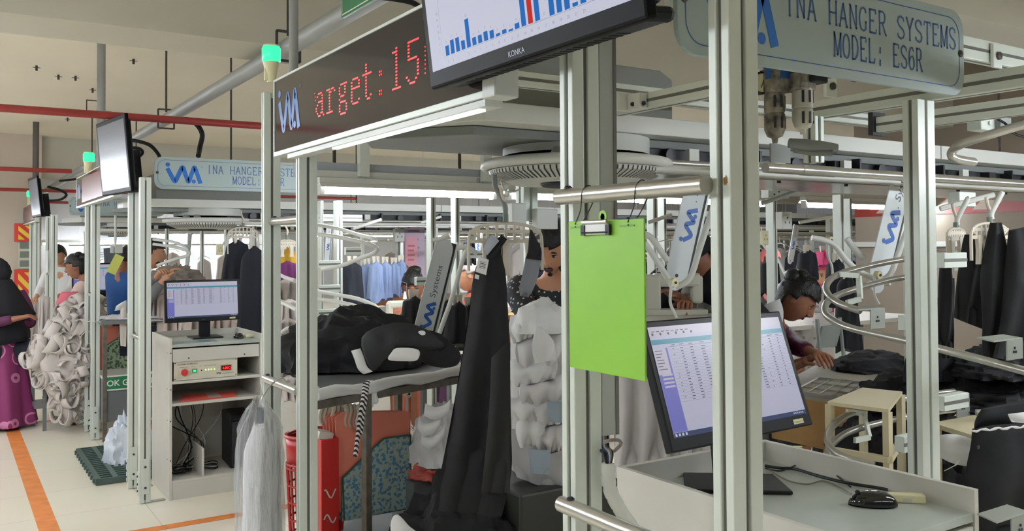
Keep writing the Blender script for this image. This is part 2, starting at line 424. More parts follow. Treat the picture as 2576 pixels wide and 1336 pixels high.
# ceiling anchor bolts
for i, (x, y) in enumerate([(147, 188), (190, 191), (336, 148), (170, 296), (233, 222), (520, 248), (92, 165)]):
    p = atZ(x, y, 3.38); b = MB().tube([p, p-V(0, 0, .05)], .011, 6).ell(p-V(0, 0, .02), (.04, .006, .004), n=6, m=4)
    single('anchor_bolt', b, IRON, ['rusty anchor bolt in the ceiling, left of the pair', 'rusty anchor bolt in the ceiling, right of the pair', 'rusty anchor bolt beside the square pipe hanger', 'small anchor bolt in the ceiling below the red pipe', 'short anchor bolt just left of the chains', 'small anchor bolt between the grey pipe and the near beacon', 'faint anchor bolt at the upper left of the ceiling'][i], 'bolt', 'ceiling anchor bolts')

# ---- fluorescent batten lights
def light(name_pos, L, label, deep=False, wires=True):
    p = Vector(name_pos)
    t = thing('batten_light', label, 'light', p, 'fluorescent batten lights')
    e = -.030 if deep else .022
    mb = MB().prism([(-.055, e), (-.03, .05), (-.03, .08), (.03, .08), (.03, .05), (.055, e), (.05, e), (.028, .045), (-.028, .045), (-.05, e)], (p.x-L/2, p.y, p.z), (0, 1, 0), (0, 0, 1), (L, 0, 0))
    build('housing', mb, WHITE, t, bevel=.004)
    build('tube', MB().tube([(p.x-L/2+.03, p.y, p.z), (p.x+L/2-.03, p.y, p.z)], .017, 10), TUBE, t, smooth=True)
    mb = MB()
    for s in (-1, 1): mb.bb(p.x+s*(L/2-.02)-.014, p.x+s*(L/2-.02)+.014, p.y-.026, p.y+.026, p.z-.024, p.z+.04)
    build('lamp_holder', mb, WHITE, t, bevel=.003)
    if wires:
        for s in (-1, 1): build('suspension_wire', MB().tube([(p.x+s*L*.38, p.y, p.z+.07), (p.x+s*L*.38, p.y, 3.385)], .0025, 5), STEEL, t)
    return t
def tubes(y, z, xs, L, what, deep=False, wires=True):
    for i, x in enumerate(xs):
        light((x, y, z), L, what+', ' + ['first', 'second', 'third', 'fourth', 'fifth', 'sixth', 'seventh', 'eighth', 'ninth', 'tenth'][i]+' from the left', deep, wires)
A0 = 1.79+.62
tubes(4.9, 1.93, [A0+.02, A0+1.32, A0+2.62, 6.72, 8.2], 1.22, 'long bright white tube light of the nearest row', wires=False)
tubes(9.1, 1.93, [6.02, 7.45, 9.0, 11.4, 14.0], 1.2, 'white tube light of the second row behind the machines')
tubes(12.6, 1.95, [6.9, 8.2, 9.9, 12.5, 15.5], 1.2, 'white tube light of the third row in the hall')
tubes(18.4, 1.95, [2.9, 4.14, 5.5, 7.4, 9.4, 11.6, 14.6, 18.0], 1.2, 'white tube light of the fourth row near the grey wall')
tubes(18.9, 1.70, [1.9, 2.75, 3.9, 5.1], .75, 'small low white tube light along the grey wall')
tubes(22.5, 1.9, [8.6, 10.4, 12.4, 14.6, 17.2, 20.0, 23.2], 1.3, 'far white tube light at the end of the hall')
tubes(16.4, 2.02, [.3], 1.5, 'white tube light over the aisle beside the pale wall')
tubes(.75, 1.93, [3.1, 4.4, 5.7], 1.22, 'white fill tube added beside the camera, outside the view')  # unseen row added to brighten the lift arms and workstations
tubes(-.95, 1.93, [.7, 2.0, 3.3], 1.22, 'white fill tube added behind the camera, outside the view', deep=True)  # unseen row added to light the near posts; deep housings spare the sign
for i_, y_ in enumerate((1.2, 2.7, 4.2, 5.7, 7.2, 8.7, 10.4, 12.4, 14.4)):
    tubes(y_, 2.25, [-2.25, -.9], 1.22, 'white fill tube added along the aisle, outside the view, '+['first', 'second', 'third', 'fourth', 'fifth', 'sixth', 'seventh', 'eighth', 'ninth'][i_]+' row')  # unseen tubes added to brighten the floor, ceiling and post sides
# ================================================================ aluminium frames
def groove_post(mb, x0, x1, y0, y1, z0, z1):
    """upright with a T-slot in the middle of each face"""
    g = .010; d = .009; cx = (x0+x1)/2; cy = (y0+y1)/2; e = .0018
    def side(p, q):
        return p, q
    P = [(x0, y0), (cx-g/2, y0), (cx-g/2, y0+d), (cx+g/2, y0+d), (cx+g/2, y0), (x1, y0),
         (x1, cy-g/2), (x1-d, cy-g/2), (x1-d, cy+g/2), (x1, cy+g/2), (x1, y1),
         (cx+g/2, y1), (cx+g/2, y1-d), (cx-g/2, y1-d), (cx-g/2, y1), (x0, y1),
         (x0, cy+g/2), (x0+d, cy+g/2), (x0+d, cy-g/2), (x0, cy-g/2)]
    mb.prism(P, (0, 0, z0), (1, 0, 0), (0, 1, 0), (0, 0, z1-z0))
    return mb
PX0, PX1 = 1.025, 1.091
def frame_post(y0, y1, z1, label, foot=True):
    t = thing('frame_post', label, 'post', (1.058, (y0+y1)/2, 0), 'aluminium end posts')
    build('upright', groove_post(MB(), PX0, PX1, y0, y1, 0 if not foot else .004, z1), ALU, t, bevel=.0022)
    cy = (y0+y1)/2
    # darker strips: the dark depth of the slots put into the colour
    mb = MB().bb(PX0+.0065, PX0+.009, cy-.0048, cy+.0048, .02, z1-.02).bb((PX0+PX1)/2-.0048, (PX0+PX1)/2+.0048, y0+.0065, y0+.009, .02, z1-.02)
    build('slot_dark', mb, ALU_IN, t)
    if foot:
        mb = MB().bb(PX0+.012, PX1-.010, y0-.007, y0, .06, .28).bb(PX0-.006, PX0, y0+.006, y1-.006, .05, .20)
        build('foot_bracket', mb, ALU, t, bevel=.002)
        mb = MB()
        for z in (.1, .23): mb.lathe([(.0, 0), (.007, 0), (.007, .004), (.003, .006)], ((PX0+PX1)/2, y0-.007, z), (0, -1, 0), 10)
        for z in (.08, .12, .17): mb.lathe([(.0, 0), (.007, 0), (.007, .004), (.003, .006)], (PX0-.006, cy, z), (-1, 0, 0), 10)
        build('bolts', mb, DARK, t)
        build('foot_plate', MB().bb(PX1, PX1+.09, cy-.02, cy+.02, .001, .006), STEEL, t)
    return t
frame_post(.958, 1.003, 3.1, 'nearest aluminium frame post with rust spot, in front of the desk monitor', True)
frame_post(1.365, 1.409, 2.3, 'tall aluminium frame post with grey cable duct, behind the green clipboard')
frame_post(2.940, 2.976, 2.06, 'aluminium frame post under the red LED display, with the black clothes cart behind')
frame_post(3.340, 3.372, 2.2, 'aluminium frame post just left of the plastic garment bag')
frame_post(5.892, 5.945, 2.05, 'aluminium frame post beside the white computer cabinet')
frame_post(6.300, 6.345, 2.05, 'aluminium frame post with white cloth hung on it, left of the cabinet post')
frame_post(8.075, 8.115, 2.0, 'aluminium frame post under the second LED display, in front of the green box')
frame_post(8.470, 8.510, 2.0, 'aluminium frame post at the heap of pale garments')
frame_post(11.42, 11.47, 2.0, 'aluminium frame post right under the small far television')
frame_post(12.10, 12.15, 2.0, 'thin far aluminium frame post left of the small far television post')
frame_post(13.75, 13.8, 2.0, 'far aluminium frame post under the third LED display')
frame_post(14.6, 14.65, 2.0, 'farthest aluminium frame post of the third line, beside the fire point column')
# rust spot on the nearest post
p = atX(1822, 455, 1.0248)
mb = MB(); rr = random.Random(3)
pts = [(.0045*math.cos(a)*(.6+rr.random()*.7), .008*math.sin(a)*(.6+rr.random()*.7)) for a in [2*PI*k/14 for k in range(14)]]
mb.poly(pts, (p.x, .968, p.z), (0, -1, 0), (0, 0, 1), .0004)
o = build('rust_stain', mb, mat('rust', (150, 112, 60), .8), None); o.parent = bpy.data.objects['frame_post']
o.data.transform(Matrix.Translation(-o.parent.location))
# cable duct on the second post
t = thing('cable_duct', 'grey plastic cable duct fixed beside the tall post behind the clipboard', 'duct', (1.111, 1.38, 1.22))
build('duct_cover', MB().bb(1.0925, 1.131, 1.366, 1.406, 1.222, 2.3), mat('duct_grey', (168, 172, 168), .5), t, bevel=.002)
build('duct_rib', MB().bb(1.127, 1.1345, 1.364, 1.366, 1.222, 2.3), ALU_IN, t)
# cables leaving the duct, into a white spiral wrap
t = thing('wrapped_cable_bundle', 'bundle of cables in white spiral wrap curving down from the duct', 'cable', (1.11, 1.39, .9))
rr = random.Random(5)
wpts = cat_path([at(x, y, d) for x, y, d in [(1531, 1165, 1.70), (1530, 1200, 1.70), (1536, 1235, 1.71), (1550, 1265, 1.72), (1568, 1295, 1.74), (1590, 1325, 1.77), (1620, 1370, 1.8)]], 6)
mb = MB(); rad = []
build('spiral_wrap', MB().tube(wpts, [.0135+.0007*(1 if i % 5 else -2.5) for i in range(len(wpts))], 14), WHITE, t, smooth=True, angle=60)
for k, (dx, c) in enumerate([(-.012, BLACK), (-.006, mat('cable_blue', (30, 60, 120), .5)), (0, mat('cable_white', (200, 200, 195), .5)), (.006, mat('cable_grey', (120, 110, 100), .5)), (.011, BLACK)]):
    p0 = V(1.111+dx, 1.386, 1.26); mid = at(1531, 1140, 1.70)
    build('cable', MB().tube(cat_path([p0, p0-V(0, 0, .06), mid+V(dx*.8, 0, 0), wpts[1]+V(dx*.3, 0, 0)], 5), .0032, 6), c, t, smooth=True)
lp = cat_path([at(x, y, d) for x, y, d in [(1520, 1112, 1.66), (1535, 1108, 1.65), (1556, 1108, 1.66), (1562, 1118, 1.68), (1545, 1135, 1.7)]], 6)
build('cable', MB().tube(lp, .0035, 6), mat('cable_grey', (120, 110, 100), .5), t, smooth=True)

# push rails between post pairs
def rail(y0, y1, z, label, x=1.03, r=.0155):
    t = thing('tie_rail', label, 'rail', (x, (y0+y1)/2, z), 'round tie rails between posts')
    build('tube', MB().tube([(x, y0, z), (x, y1, z)], r, 16), STEEL, t, smooth=True)
    build('end_bolt', MB().lathe([(0, 0), (.008, 0), (.008, .003), (.004, .006)], (x, y1-.03, z+r-.001), (0, 0, 1), 10), DARK, t)
rail(.99, 1.365+.02, 1.695, 'round steel tie rail from which the green clipboard hangs', 1.005)
rail(.99, 1.365+.02, 1.10, 'round steel tie rail low beside the desk, under the clipboard', 1.005)
rail(2.97, 3.34, 1.70, 'upper round tie rail above the plastic garment bag', 1.058)
rail(2.97, 3.34, 1.10, 'lower round tie rail above the plastic garment bag', 1.03)
rail(5.94, 6.30, 1.02, 'round tie rail between the two posts left of the computer cabinet', 1.058)
rail(8.11, 8.47, 1.20, 'small round tie rail between the posts at the pale garment heap', 1.058)

# corner brackets on top of post A, horizontal members over the near line
def beam(name, a, b, w_, h_, label, m=ALU):
    """grooved horizontal extrusion"""
    t = thing(name, label, 'beam', (Vector(a)+Vector(b))/2, 'horizontal aluminium beams')
    build('profile', MB().bar(a, b, w_, h_), m, t, bevel=.002)
    a = Vector(a); b = Vector(b); d = (b-a).normalized(); x = d.cross(V(0, 0, 1)).normalized()
    mb = MB()
    for s in (-1, 1):
        mb.bar(a+x*s*(w_/2), b+x*s*(w_/2), .0012, .010)
    mb.bar(a-V(0, 0, h_/2), b-V(0, 0, h_/2), .010, .0012)
    build('slot_dark', mb, ALU_IN, t); return t  # dark strips draw the slots on the flat faces
# right hand frame R
def rpost(x0, x1, y0, y1, z0, z1, label):
    t = thing('frame_post', label, 'post', ((x0+x1)/2, (y0+y1)/2, z0), 'inner aluminium posts')
    build('upright', groove_post(MB(), x0, x1, y0, y1, z0, z1), ALU, t, bevel=.002)
    cx = (x0+x1)/2; cy = (y0+y1)/2
    build('slot_dark', MB().bb(x0+.0065, x0+.009, cy-.0048, cy+.0048, z0, z1).bb(cx-.0048, cx+.0048, y0+.0065, y0+.009, z0, z1), ALU_IN, t)  # darker strips set into the slots of the post
    return t
# ================================================================ signs, displays, televisions, beacons
def line_sign(y, x0, x1, z0, z1, label):
    t = thing('line_sign', label, 'sign', ((x0+x1)/2, y, z0), 'hanger system signs')
    R = .055; W = x1-x0; Hh = z1-z0
    poly = []
    for cx, cz, a in ((W-R, R, -90), (W-R, Hh-R, 0), (R, Hh-R, 90), (R, R, 180)):
        poly += [(cx+R*math.cos(math.radians(a+90*k/8)), cz+R*math.sin(math.radians(a+90*k/8))) for k in range(9)]
    build('board', MB().prism(poly, (x0, y, z0), (1, 0, 0), (0, 0, 1), (0, .012, 0)), PLATE, t, bevel=.0015)
    u = V(1, 0, 0); v = V(0, 0, 1); o = V(x0, y, z0)
    mb = MB(); r2 = R-.008; i_ = .022; pl = []
    for cx, cz, a in ((W-i_-r2, i_+r2, -90), (W-i_-r2, Hh-i_-r2, 0), (i_+r2, Hh-i_-r2, 90), (i_+r2, i_+r2, 180)):
        pl += [(cx+r2*math.cos(math.radians(a+90*k/8)), cz+r2*math.sin(math.radians(a+90*k/8))) for k in range(9)]
    mb.stroke(pl, .0022, o, u, v, .0007, closed=True)
    build('border_line', mb, NAVY, t)
    mb = MB(); logo(mb, o+V(.075, 0, Hh*.20), u, v, W*.205, Hh*.60); build('logo', mb, BLUE, t)
    mb = MB(); mb.stroke(arc(W*.285, Hh*.72, .006, .006, 0, 360, 14), .0012, o, u, v, .0009, closed=True)
    s = W*.655/18
    serif_text(mb, 'INA HANGER SYSTEMS', o+V(W*.312, 0, Hh*.535), u, v, s, Hh*.245, .0048)
    serif_text(mb, 'MODEL: ES6R', o+V(W*.475, 0, Hh*.215), u, v, s*.86, Hh*.245, .0048)
    build('lettering', mb, NAVY, t)
    mb = MB()
    for xx in (.018, W-.018): mb.lathe([(0, 0), (.009, 0), (.009, .003), (.005, .006)], (x0+xx, y, z0+Hh*.5), (0, -1, 0), 12)
    build('screws', mb, mat('dull_screw', (84, 80, 72), .5, .6), t)
    mb = MB()
    for xx in (.06, W-.06): mb.bar((x0+xx, y+.012, z0+Hh*.55), (x0+xx, y+.09, z0+Hh*.55), .02, .02)
    build('mounting_arm', mb, ALU, t)
    return t
line_sign(1.25, 1.195, 2.195, 1.975, 2.195, 'large pale hanger systems sign at the upper right, nearest the camera')
line_sign(6.1, 1.147, 2.215, 1.992, 2.207, 'pale hanger systems sign above the computer cabinet, whole logo visible')
line_sign(11.2, 1.18, 2.22, 1.985, 2.20, 'small far hanger systems sign seen behind the second LED display')

BIT = {
 'a': ["........", "........", "........", "........", "........", "..xxx...", ".x...x..", ".....x..", "..xxxx..", ".x...x..", "x....x..", "x....x..", ".x..xx..", "..xx..x.", "........", "........"],
 'r': ["........"]*5 + ["xxx.xx..", "..xx..x.", "..x.....", "..x.....", "..x.....", "..x.....", "..x.....", "..x.....", "xxxxx...", "........", "........"],
 'g': ["........"]*5 + ["..xxxxx.", ".x...x..", ".x...x..", ".x...x..", "..xxx...", ".x......", "..xxxx..", ".x....x.", ".x....x.", ".x....x.", "..xxxx.."],
 'e': ["........"]*5 + ["..xxxx..", ".x....x.", ".x....x.", ".xxxxxx.", ".x......", ".x......", ".x......", ".x....x.", "..xxxx..", "........", "........"],
 't': ["........", "........", "..x.....", "..x.....", "..x.....", "xxxxxx..", "..x.....", "..x.....", "..x.....", "..x.....", "..x.....", "..x.....", "..x..x..", "...xx...", "........", "........"],
 ':': ["........"]*6 + ["..xx....", "..xx....", "........", "........", "........", "........", "..xx....", "..xx....", "........", "........"],
 '1': ["........", "...x....", ".xxx....", "...x....", "...x....", "...x....", "...x....", "...x....", "...x....", "...x....", "...x....", "...x....", "...x....", ".xxxxx..", "........", "........"],
 '5': ["........", ".xxxxxx.", ".x......", ".x......", ".x......", ".x......", ".xxxxx..", "......x.", "......x.", "......x.", "......x.", "x.....x.", ".x...x..", "..xxx...", "........", "........"],
 'q': ["x......."]+["........"]*15,
}
LEDR = mat('red_led', (255, 36, 40), .4, emit=3.4)
PANEL = mat('smoked_display_glass', (40, 34, 36), .09)
def led_panel(y0, y1, z0, z1, label, lit=True, x=1.0):
    """display facing the aisle (-X), y0 near end, y1 far end"""
    t = thing('led_display', label, 'display', (x, (y0+y1)/2, z0), 'LED displays along the aisle')
    build('glass_front', MB().bb(x, x+.006, y0, y1, z0, z1), PANEL, t)
    mb = MB()
    mb.bb(x-.004, x+.05, y0, y1, z1, z1+.008); mb.bb(x-.004, x+.05, y0, y1, z0-.016, z0)
    mb.bb(x-.004, x+.05, y1, y1+.008, z0-.016, z1+.008); mb.bb(x-.004, x+.05, y0-.008, y0, z0-.016, z1+.008); mb.bb(x+.006, x+.05, y0, y1, z0, z1)
    build('frame', mb, ALU, t, bevel=.001)
    o = V(x, y1, z0); u = V(0, -1, 0); v = V(0, 0, 1); Hh = z1-z0; L = y1-y0
    mb = MB(); logo(mb, o+u*.045+v*(Hh*.24), u, v, .21, Hh*.60)
    build('logo', mb, mat('display_logo_blue', (60, 116, 190), .3), t)
    mb = MB(); mb.stroke(arc(.272, Hh*.80, .008, .012, 0, 360, 12), .0015, o, u, v, closed=True); text_into(mb, 'R', o+u*.268+v*(Hh*.775), u, v, .014)
    build('registered_mark', mb, mat('display_grey', (120, 118, 120), .4), t)
    if lit:
        p = .0076; pv = .0096
        # message pieces with measured starts (metres from the far end)
        s = 'arget:15'; xo = .42
        for ci, ch in enumerate(s):
            mb = MB()
            for r_, row in enumerate(BIT[ch]):
                for c_, k in enumerate(row):
                    if k == 'x':
                        wds = [(0, 0)] if ch == ':' else [(0, 0), (.5, 0)]
                        for dx, _ in wds:
                            yy = xo+ci*p*12.4+(c_+dx)*p*1.40; zz = Hh*.765-(r_+0.5)*pv*.93
                            mb.disc((yy, zz), .0029, o, u, v, .0008, 6)
            build('led_character', mb, LEDR, t)
        mb = MB()
        for k in range(3): mb.disc((xo-.012+k*.004, Hh*.60-k*.012), .0023, o, u, v, .0008, 6)
        for k in range(7): mb.disc((xo+8*p*12.4+.012, Hh*.60-k*.011), .0023, o, u, v, .0008, 6)
        build('led_fragments', mb, LEDR, t)
    else:
        mb = MB(); mb.poly([(.36, .02), (L-.2, .02), (L-.2, Hh-.02), (.36, Hh-.02)], o, u, v, .0006)
        build('red_filter', mb, mat('red_filter', (120, 66, 62), .25), t)
    return t
led_panel(1.655, 3.125, 1.945, 2.2, 'near LED display with red glowing digits beside the television')
led_panel(6.75, 8.86, 1.985, 2.235, 'second LED display with pinkish panel behind the tilted television', False)
led_panel(13.3, 15.6, 1.985, 2.235, 'small third LED display at the far end behind the far television', False)
# clear batten under the near display
t = thing('display_lamp', 'thin bright lamp strip under the near LED display', 'light', (1.03, 2.3, 1.92))
build('profile', MB().bb(1.004, 1.05, 1.66, 3.0, 1.912, 1.927), WHITE, t)
build('diffuser', MB().bb(1.012, 1.03, 1.7, 2.6, 1.906, 1.9118), mat('display_lamp_glow', (225, 240, 235), .4, emit=1.3), t)
build('end_bracket', MB().bb(.992, 1.055, 1.60, 1.654, 1.925, 2.03), WHITE, t, bevel=.003)

SCR_W = mat('screen_white', (196, 198, 216), .5, emit=.72, spec=.1)
SCR_BLUE = mat('screen_blue', (30, 112, 200), .6, emit=.62, spec=.05)
SCR_RED = mat('screen_red', (205, 45, 40), .6, emit=.62, spec=.05)
SCR_DK = mat('screen_ink', (60, 62, 80), .3, emit=.2)
SCR_DIM = mat('dim_screen', (120, 122, 130), .35, emit=.30)
def television(pos, wd, ht, yaw, tilt, label, screen, near=True):
    """pos = bottom edge, centre of the front; normal points towards -X turned by yaw, tipped forward by tilt"""
    R = Matrix.Rotation(yaw, 3, 'Z') @ Matrix.Rotation(-PI/2, 3, 'Z') @ Matrix.Rotation(tilt, 3, 'X')
    # local: x right across the screen, z up, -y towards the viewer
    t = thing('television', label, 'television', pos, 'aisle televisions'); pos = Vector(pos)
    def L(x, y, z): return pos+R@V(x, y, z)
    b = .022 if near else .03
    mb = MB().box(L(0, .012, ht/2), (wd, .024, ht), R)
    build('bezel', mb, BLACKS, t, bevel=.006)
    mb = MB().box(L(0, .040 if near else .032, ht*.5), (wd*.93, .05 if near else .025, ht*.86), R)
    mb.box(L(0, .042, .014), (wd*.96, .075, .026), R)
    build('back_shell', mb, BLACK, t, bevel=.012)
    u = R@V(1, 0, 0); v = R@V(0, 0, 1); nb = .036 if near else b
    o = L(-wd/2+b, 0, nb); sw = wd-2*b; sh = ht-nb-b
    build('screen', MB().poly([(0, 0), (sw, 0), (sw, sh), (0, sh)], o, u, v, .0008), screen, t)
    if near:
        o2 = o
        vals = [8, 11, 11, 7, 22, 6, 6, 7, 6, 2, 3, 1.5, 4, 40, 28, 32, 0, 14, 13, 12, 2.5, 2.5]
        mb = MB(); x0 = sw*.10; dx = sw*.715/21.5; k = sh*.0070; base = sh*.062
        mr = MB()
        for i, q in enumerate(vals):
            if q <= 0: continue
            tgt = mr if i == 14 else mb
            tgt.poly([(x0+i*dx, base), (x0+i*dx+dx*.68, base), (x0+i*dx+dx*.68, base+q*k), (x0+i*dx, base+q*k)], o2, u, v, .0014)
        # upper chart
        for i, q in enumerate([20, 30, 44, 38, 30, 12]):
            a = sw*.08+i*sw*.04; mb.poly([(a, sh*.47), (a+sw*.03, sh*.47), (a+sw*.03, sh*.47+q*k), (a, sh*.47+q*k)], o2, u, v, .0014)
        build('chart_bars', mb, SCR_BLUE, t); build('chart_bar_red', mr, SCR_RED, t)
        mb = MB()
        mb.stroke([(x0-.012, sh*.5), (x0-.012, base-.002), (sw*.86, base-.002)], .0009, o2, u, v, .0016)
        mb.stroke([(x0-.02, sh*.92), (x0-.02, sh*.47), (sw*.5, sh*.47)], .0009, o2, u, v, .0016)
        for i, q in enumerate(vals):
            text_into(mb, str(i+1), o2+u*(x0+i*dx+dx*.18)+v*(base-.016), u, v, .008, .0016)
            text_into(mb, str(int(q)), o2+u*(x0+i*dx+dx*.2)+v*(base+q*k+.005), u, v, .007, .0016)
        for i in range(8): text_into(mb, str(i*5), o2+u*(x0-.026)+v*(base+i*5*k*1.0), u, v, .007, .0016)
        text_into(mb, 'BUNDLE...', o2+u*(sw*.09)+v*(sh*.445), u, v, .009, .0016)
        build('chart_axis', mb, SCR_DK, t)
        mb = MB(); text_into(mb, 'KONKA', L(-.035, 0, .012), u, v, .016, .001); build('maker_badge', mb, mat('badge_grey', (90, 92, 96), .3, .5), t)
        mb = MB()
        for i in range(26): mb.box(L(-wd*.36+i*wd*.028, .05, .0005), (.004, .03, .001), R)
        build('vent_slots', mb, mat('vent_black', (6, 6, 6), .6), t)
        mb = MB().box(L(.03, .09, ht*.4), (.18, .05, .2), R).bar(L(.03, .10, ht*.35), V(1.06, 1.38, pos.z+ht*.3), .05, .05)
        build('wall_bracket', mb, DARK, t, bevel=.003)
    else:
        mb = MB()
        for i, q in enumerate([3, 5, 9, 14, 20, 12, 24, 16, 10, 5, 3]):
            a = sw*.25+i*sw*.035; mb.poly([(a, sh*.13), (a+sw*.026, sh*.13), (a+sw*.026, sh*(.13+q*.012)), (a, sh*(.13+q*.012))], o, u, v, .0014)
        build('chart_bars', mb, mat('dim_chart_blue', (70, 90, 150), .3, emit=.3), t)
        mb = MB()
        for r_ in range(5):
            mb.stroke([(sw*.12, sh*(.9-.07*r_)), (sw*(.6+.05*(r_ % 3)), sh*(.9-.07*r_))], .003, o, u, v, .0014)
        build('chart_lines', mb, mat('dim_chart_line', (120, 122, 135), .3, emit=.25), t)
        build('wall_bracket', MB().box(L(0, .10, ht*.3), (.22, .09, .26), R).box(L(wd*.3, .06, .03), (.1, .1, .07), R), BLACK, t, bevel=.004)
    return t
TV1 = atX(1083, 215, .92); TV1b = atX(1630, 62, .92)  # dark strip draws the slot on the flat front
mid = (TV1+TV1b)/2; wv = (TV1b-TV1); wd = wv.length
television((mid.x, mid.y, mid.z), wd, wd*.6, 0, math.radians(7), 'large black television with bar charts hung at the top, nearest the camera', SCR_W)
# second: narrow in view
a = atX(255, 487, .93); b = atX(335, 480, .93)
a = atX(292, 484, .95)
television((a.x, a.y, 1.965), .66, .50, math.radians(7), math.radians(5), 'grey tilted television beside the second LED display', SCR_DIM, False)
a = atX(78, 562, .93); b = atX(110, 550, .93)
a = atX(92, 556, .95)
television((a.x, a.y, 2.0), .68, .50, math.radians(4), math.radians(6), 'small far television reflecting a lamp at the far left', SCR_DIM, False)

BEAC = mat('beacon_green', (50, 220, 150), .3, emit=1.5)
def beacon(p, s, label):
    t = thing('beacon_lamp', label, 'lamp', p, 'green beacon lamps'); p = Vector(p)
    mb = MB().lathe([(.016*s, 0), (.02*s, .03*s), (.03*s, .07*s), (.031*s, .075*s)], p, n=20); build('holder', mb, CREAM, t, smooth=True)
    mb = MB().lathe([(.030*s, .075*s), (.034*s, .08*s), (.035*s, .125*s), (.030*s, .134*s)], p, n=20); build('lens', mb, BEAC, t, smooth=True)
    mb = MB().lathe([(.031*s, .134*s), (.030*s, .139*s), (.006*s, .141*s)], p, n=20); build('cap', mb, CREAM, t, smooth=True)
    mb = MB().tube([p+V(-.02*s, 0, .005), p+V(-.02*s, 0, .05*s)], .008*s, 8); build('hook', mb, CREAM, t)
    return t
beacon((1.01, 3.20, 2.212), 1.0, 'lit green beacon lamp on the far corner of the near LED display')
beacon((1.03, 8.3, 2.245), 1.35, 'lit green beacon lamp above the second LED display')
beacon((1.03, 14.5, 2.245), 1.5, 'tiny lit green beacon lamp beside the far small television')
# green hanging board at the top
t = thing('hanging_board', 'green framed hanging board cut by the top edge of the picture', 'sign', atX(860, 40, 1.0))
o = atX(859, 46, 1.0); u = V(0, -1, 0); v = V(0, 0, 1)
BOARDG = mat('board_green', (30, 110, 66), .4)
build('board', MB().prism([(0, 0), (.36, 0), (.36, .16), (0, .16)], o, u, v, (.01, 0, 0)), BOARDG, t)
mb = MB(); mb.stroke([(.008, .008), (.352, .008), (.352, .152), (.008, .152)], .004, o, u, v, .0007, closed=True)
text_into(mb, 'GENERAL', o+u*.022+v*.045, u, v, .075, .0009, bold=.01); build('lettering', mb, mat('board_cream', (220, 220, 190), .5), t)
build('chain', MB().tube([o+u*.05+v*.16, o+u*.05+v*1.2], .004, 6).tube([o+u*.3+v*.16, o+u*.3+v*1.2], .004, 6), IRON, t)
# black cable loops behind the displays
def cable(name, pts, r, m, label, group=None, n=8):
    return single(name, MB().tube(cat_path(pts, n), r, 8), m, label, 'cable', group, smooth=True)
cable('black_hose', [at(*p) for p in [(405, 304, 6.8), (450, 300, 6.9), (485, 305, 6.9), (508, 335, 6.9), (503, 370, 6.9), (499, 392, 6.8)]], .02, BLACK, 'thick black cable hose arching down behind the cabinet sign')
cable('black_hose', [at(*p) for p in [(322, 352, 6.6), (350, 356, 6.6), (378, 366, 6.6), (398, 388, 6.6), (404, 404, 6.6)]], .014, BLACK, 'black cable arching from the second television to the cabinet sign')
cable('black_hose', [at(*p) for p in [(328, 372, 6.5), (350, 374, 6.5), (358, 384, 6.5), (345, 396, 6.5), (328, 398, 6.5)]], .013, BLACK, 'short black cable loop behind the second television')
cable('black_hose', [at(*p) for p in [(120, 470, 12.5), (150, 478, 12.5), (167, 490, 12.5), (150, 503, 12.5), (120, 505, 12.5)]], .018, BLACK, 'black cable loop behind the far small television')
cable('black_hose', [at(*p) for p in [(150, 455, 12), (180, 452, 12), (200, 450, 12)]], .016, BLACK, 'black cable along the grey pipe at the far left')
cable('black_hose', [at(*p) for p in [(950, -8, 3.0), (1010, 0, 3.0), (1040, 8, 3.0), (1062, 22, 3.0)]], .010, BLACK, 'black cable above the red LED digits')
cable('black_hose', [at(*p) for p in [(1628, 35, 1.9), (1650, 48, 1.9), (1680, 50, 1.9), (1694, 34, 1.9), (1690, 20, 1.9), (1715, -10, 1.9)]], .006, BLACK, 'black cable looping behind the corner of the big television')
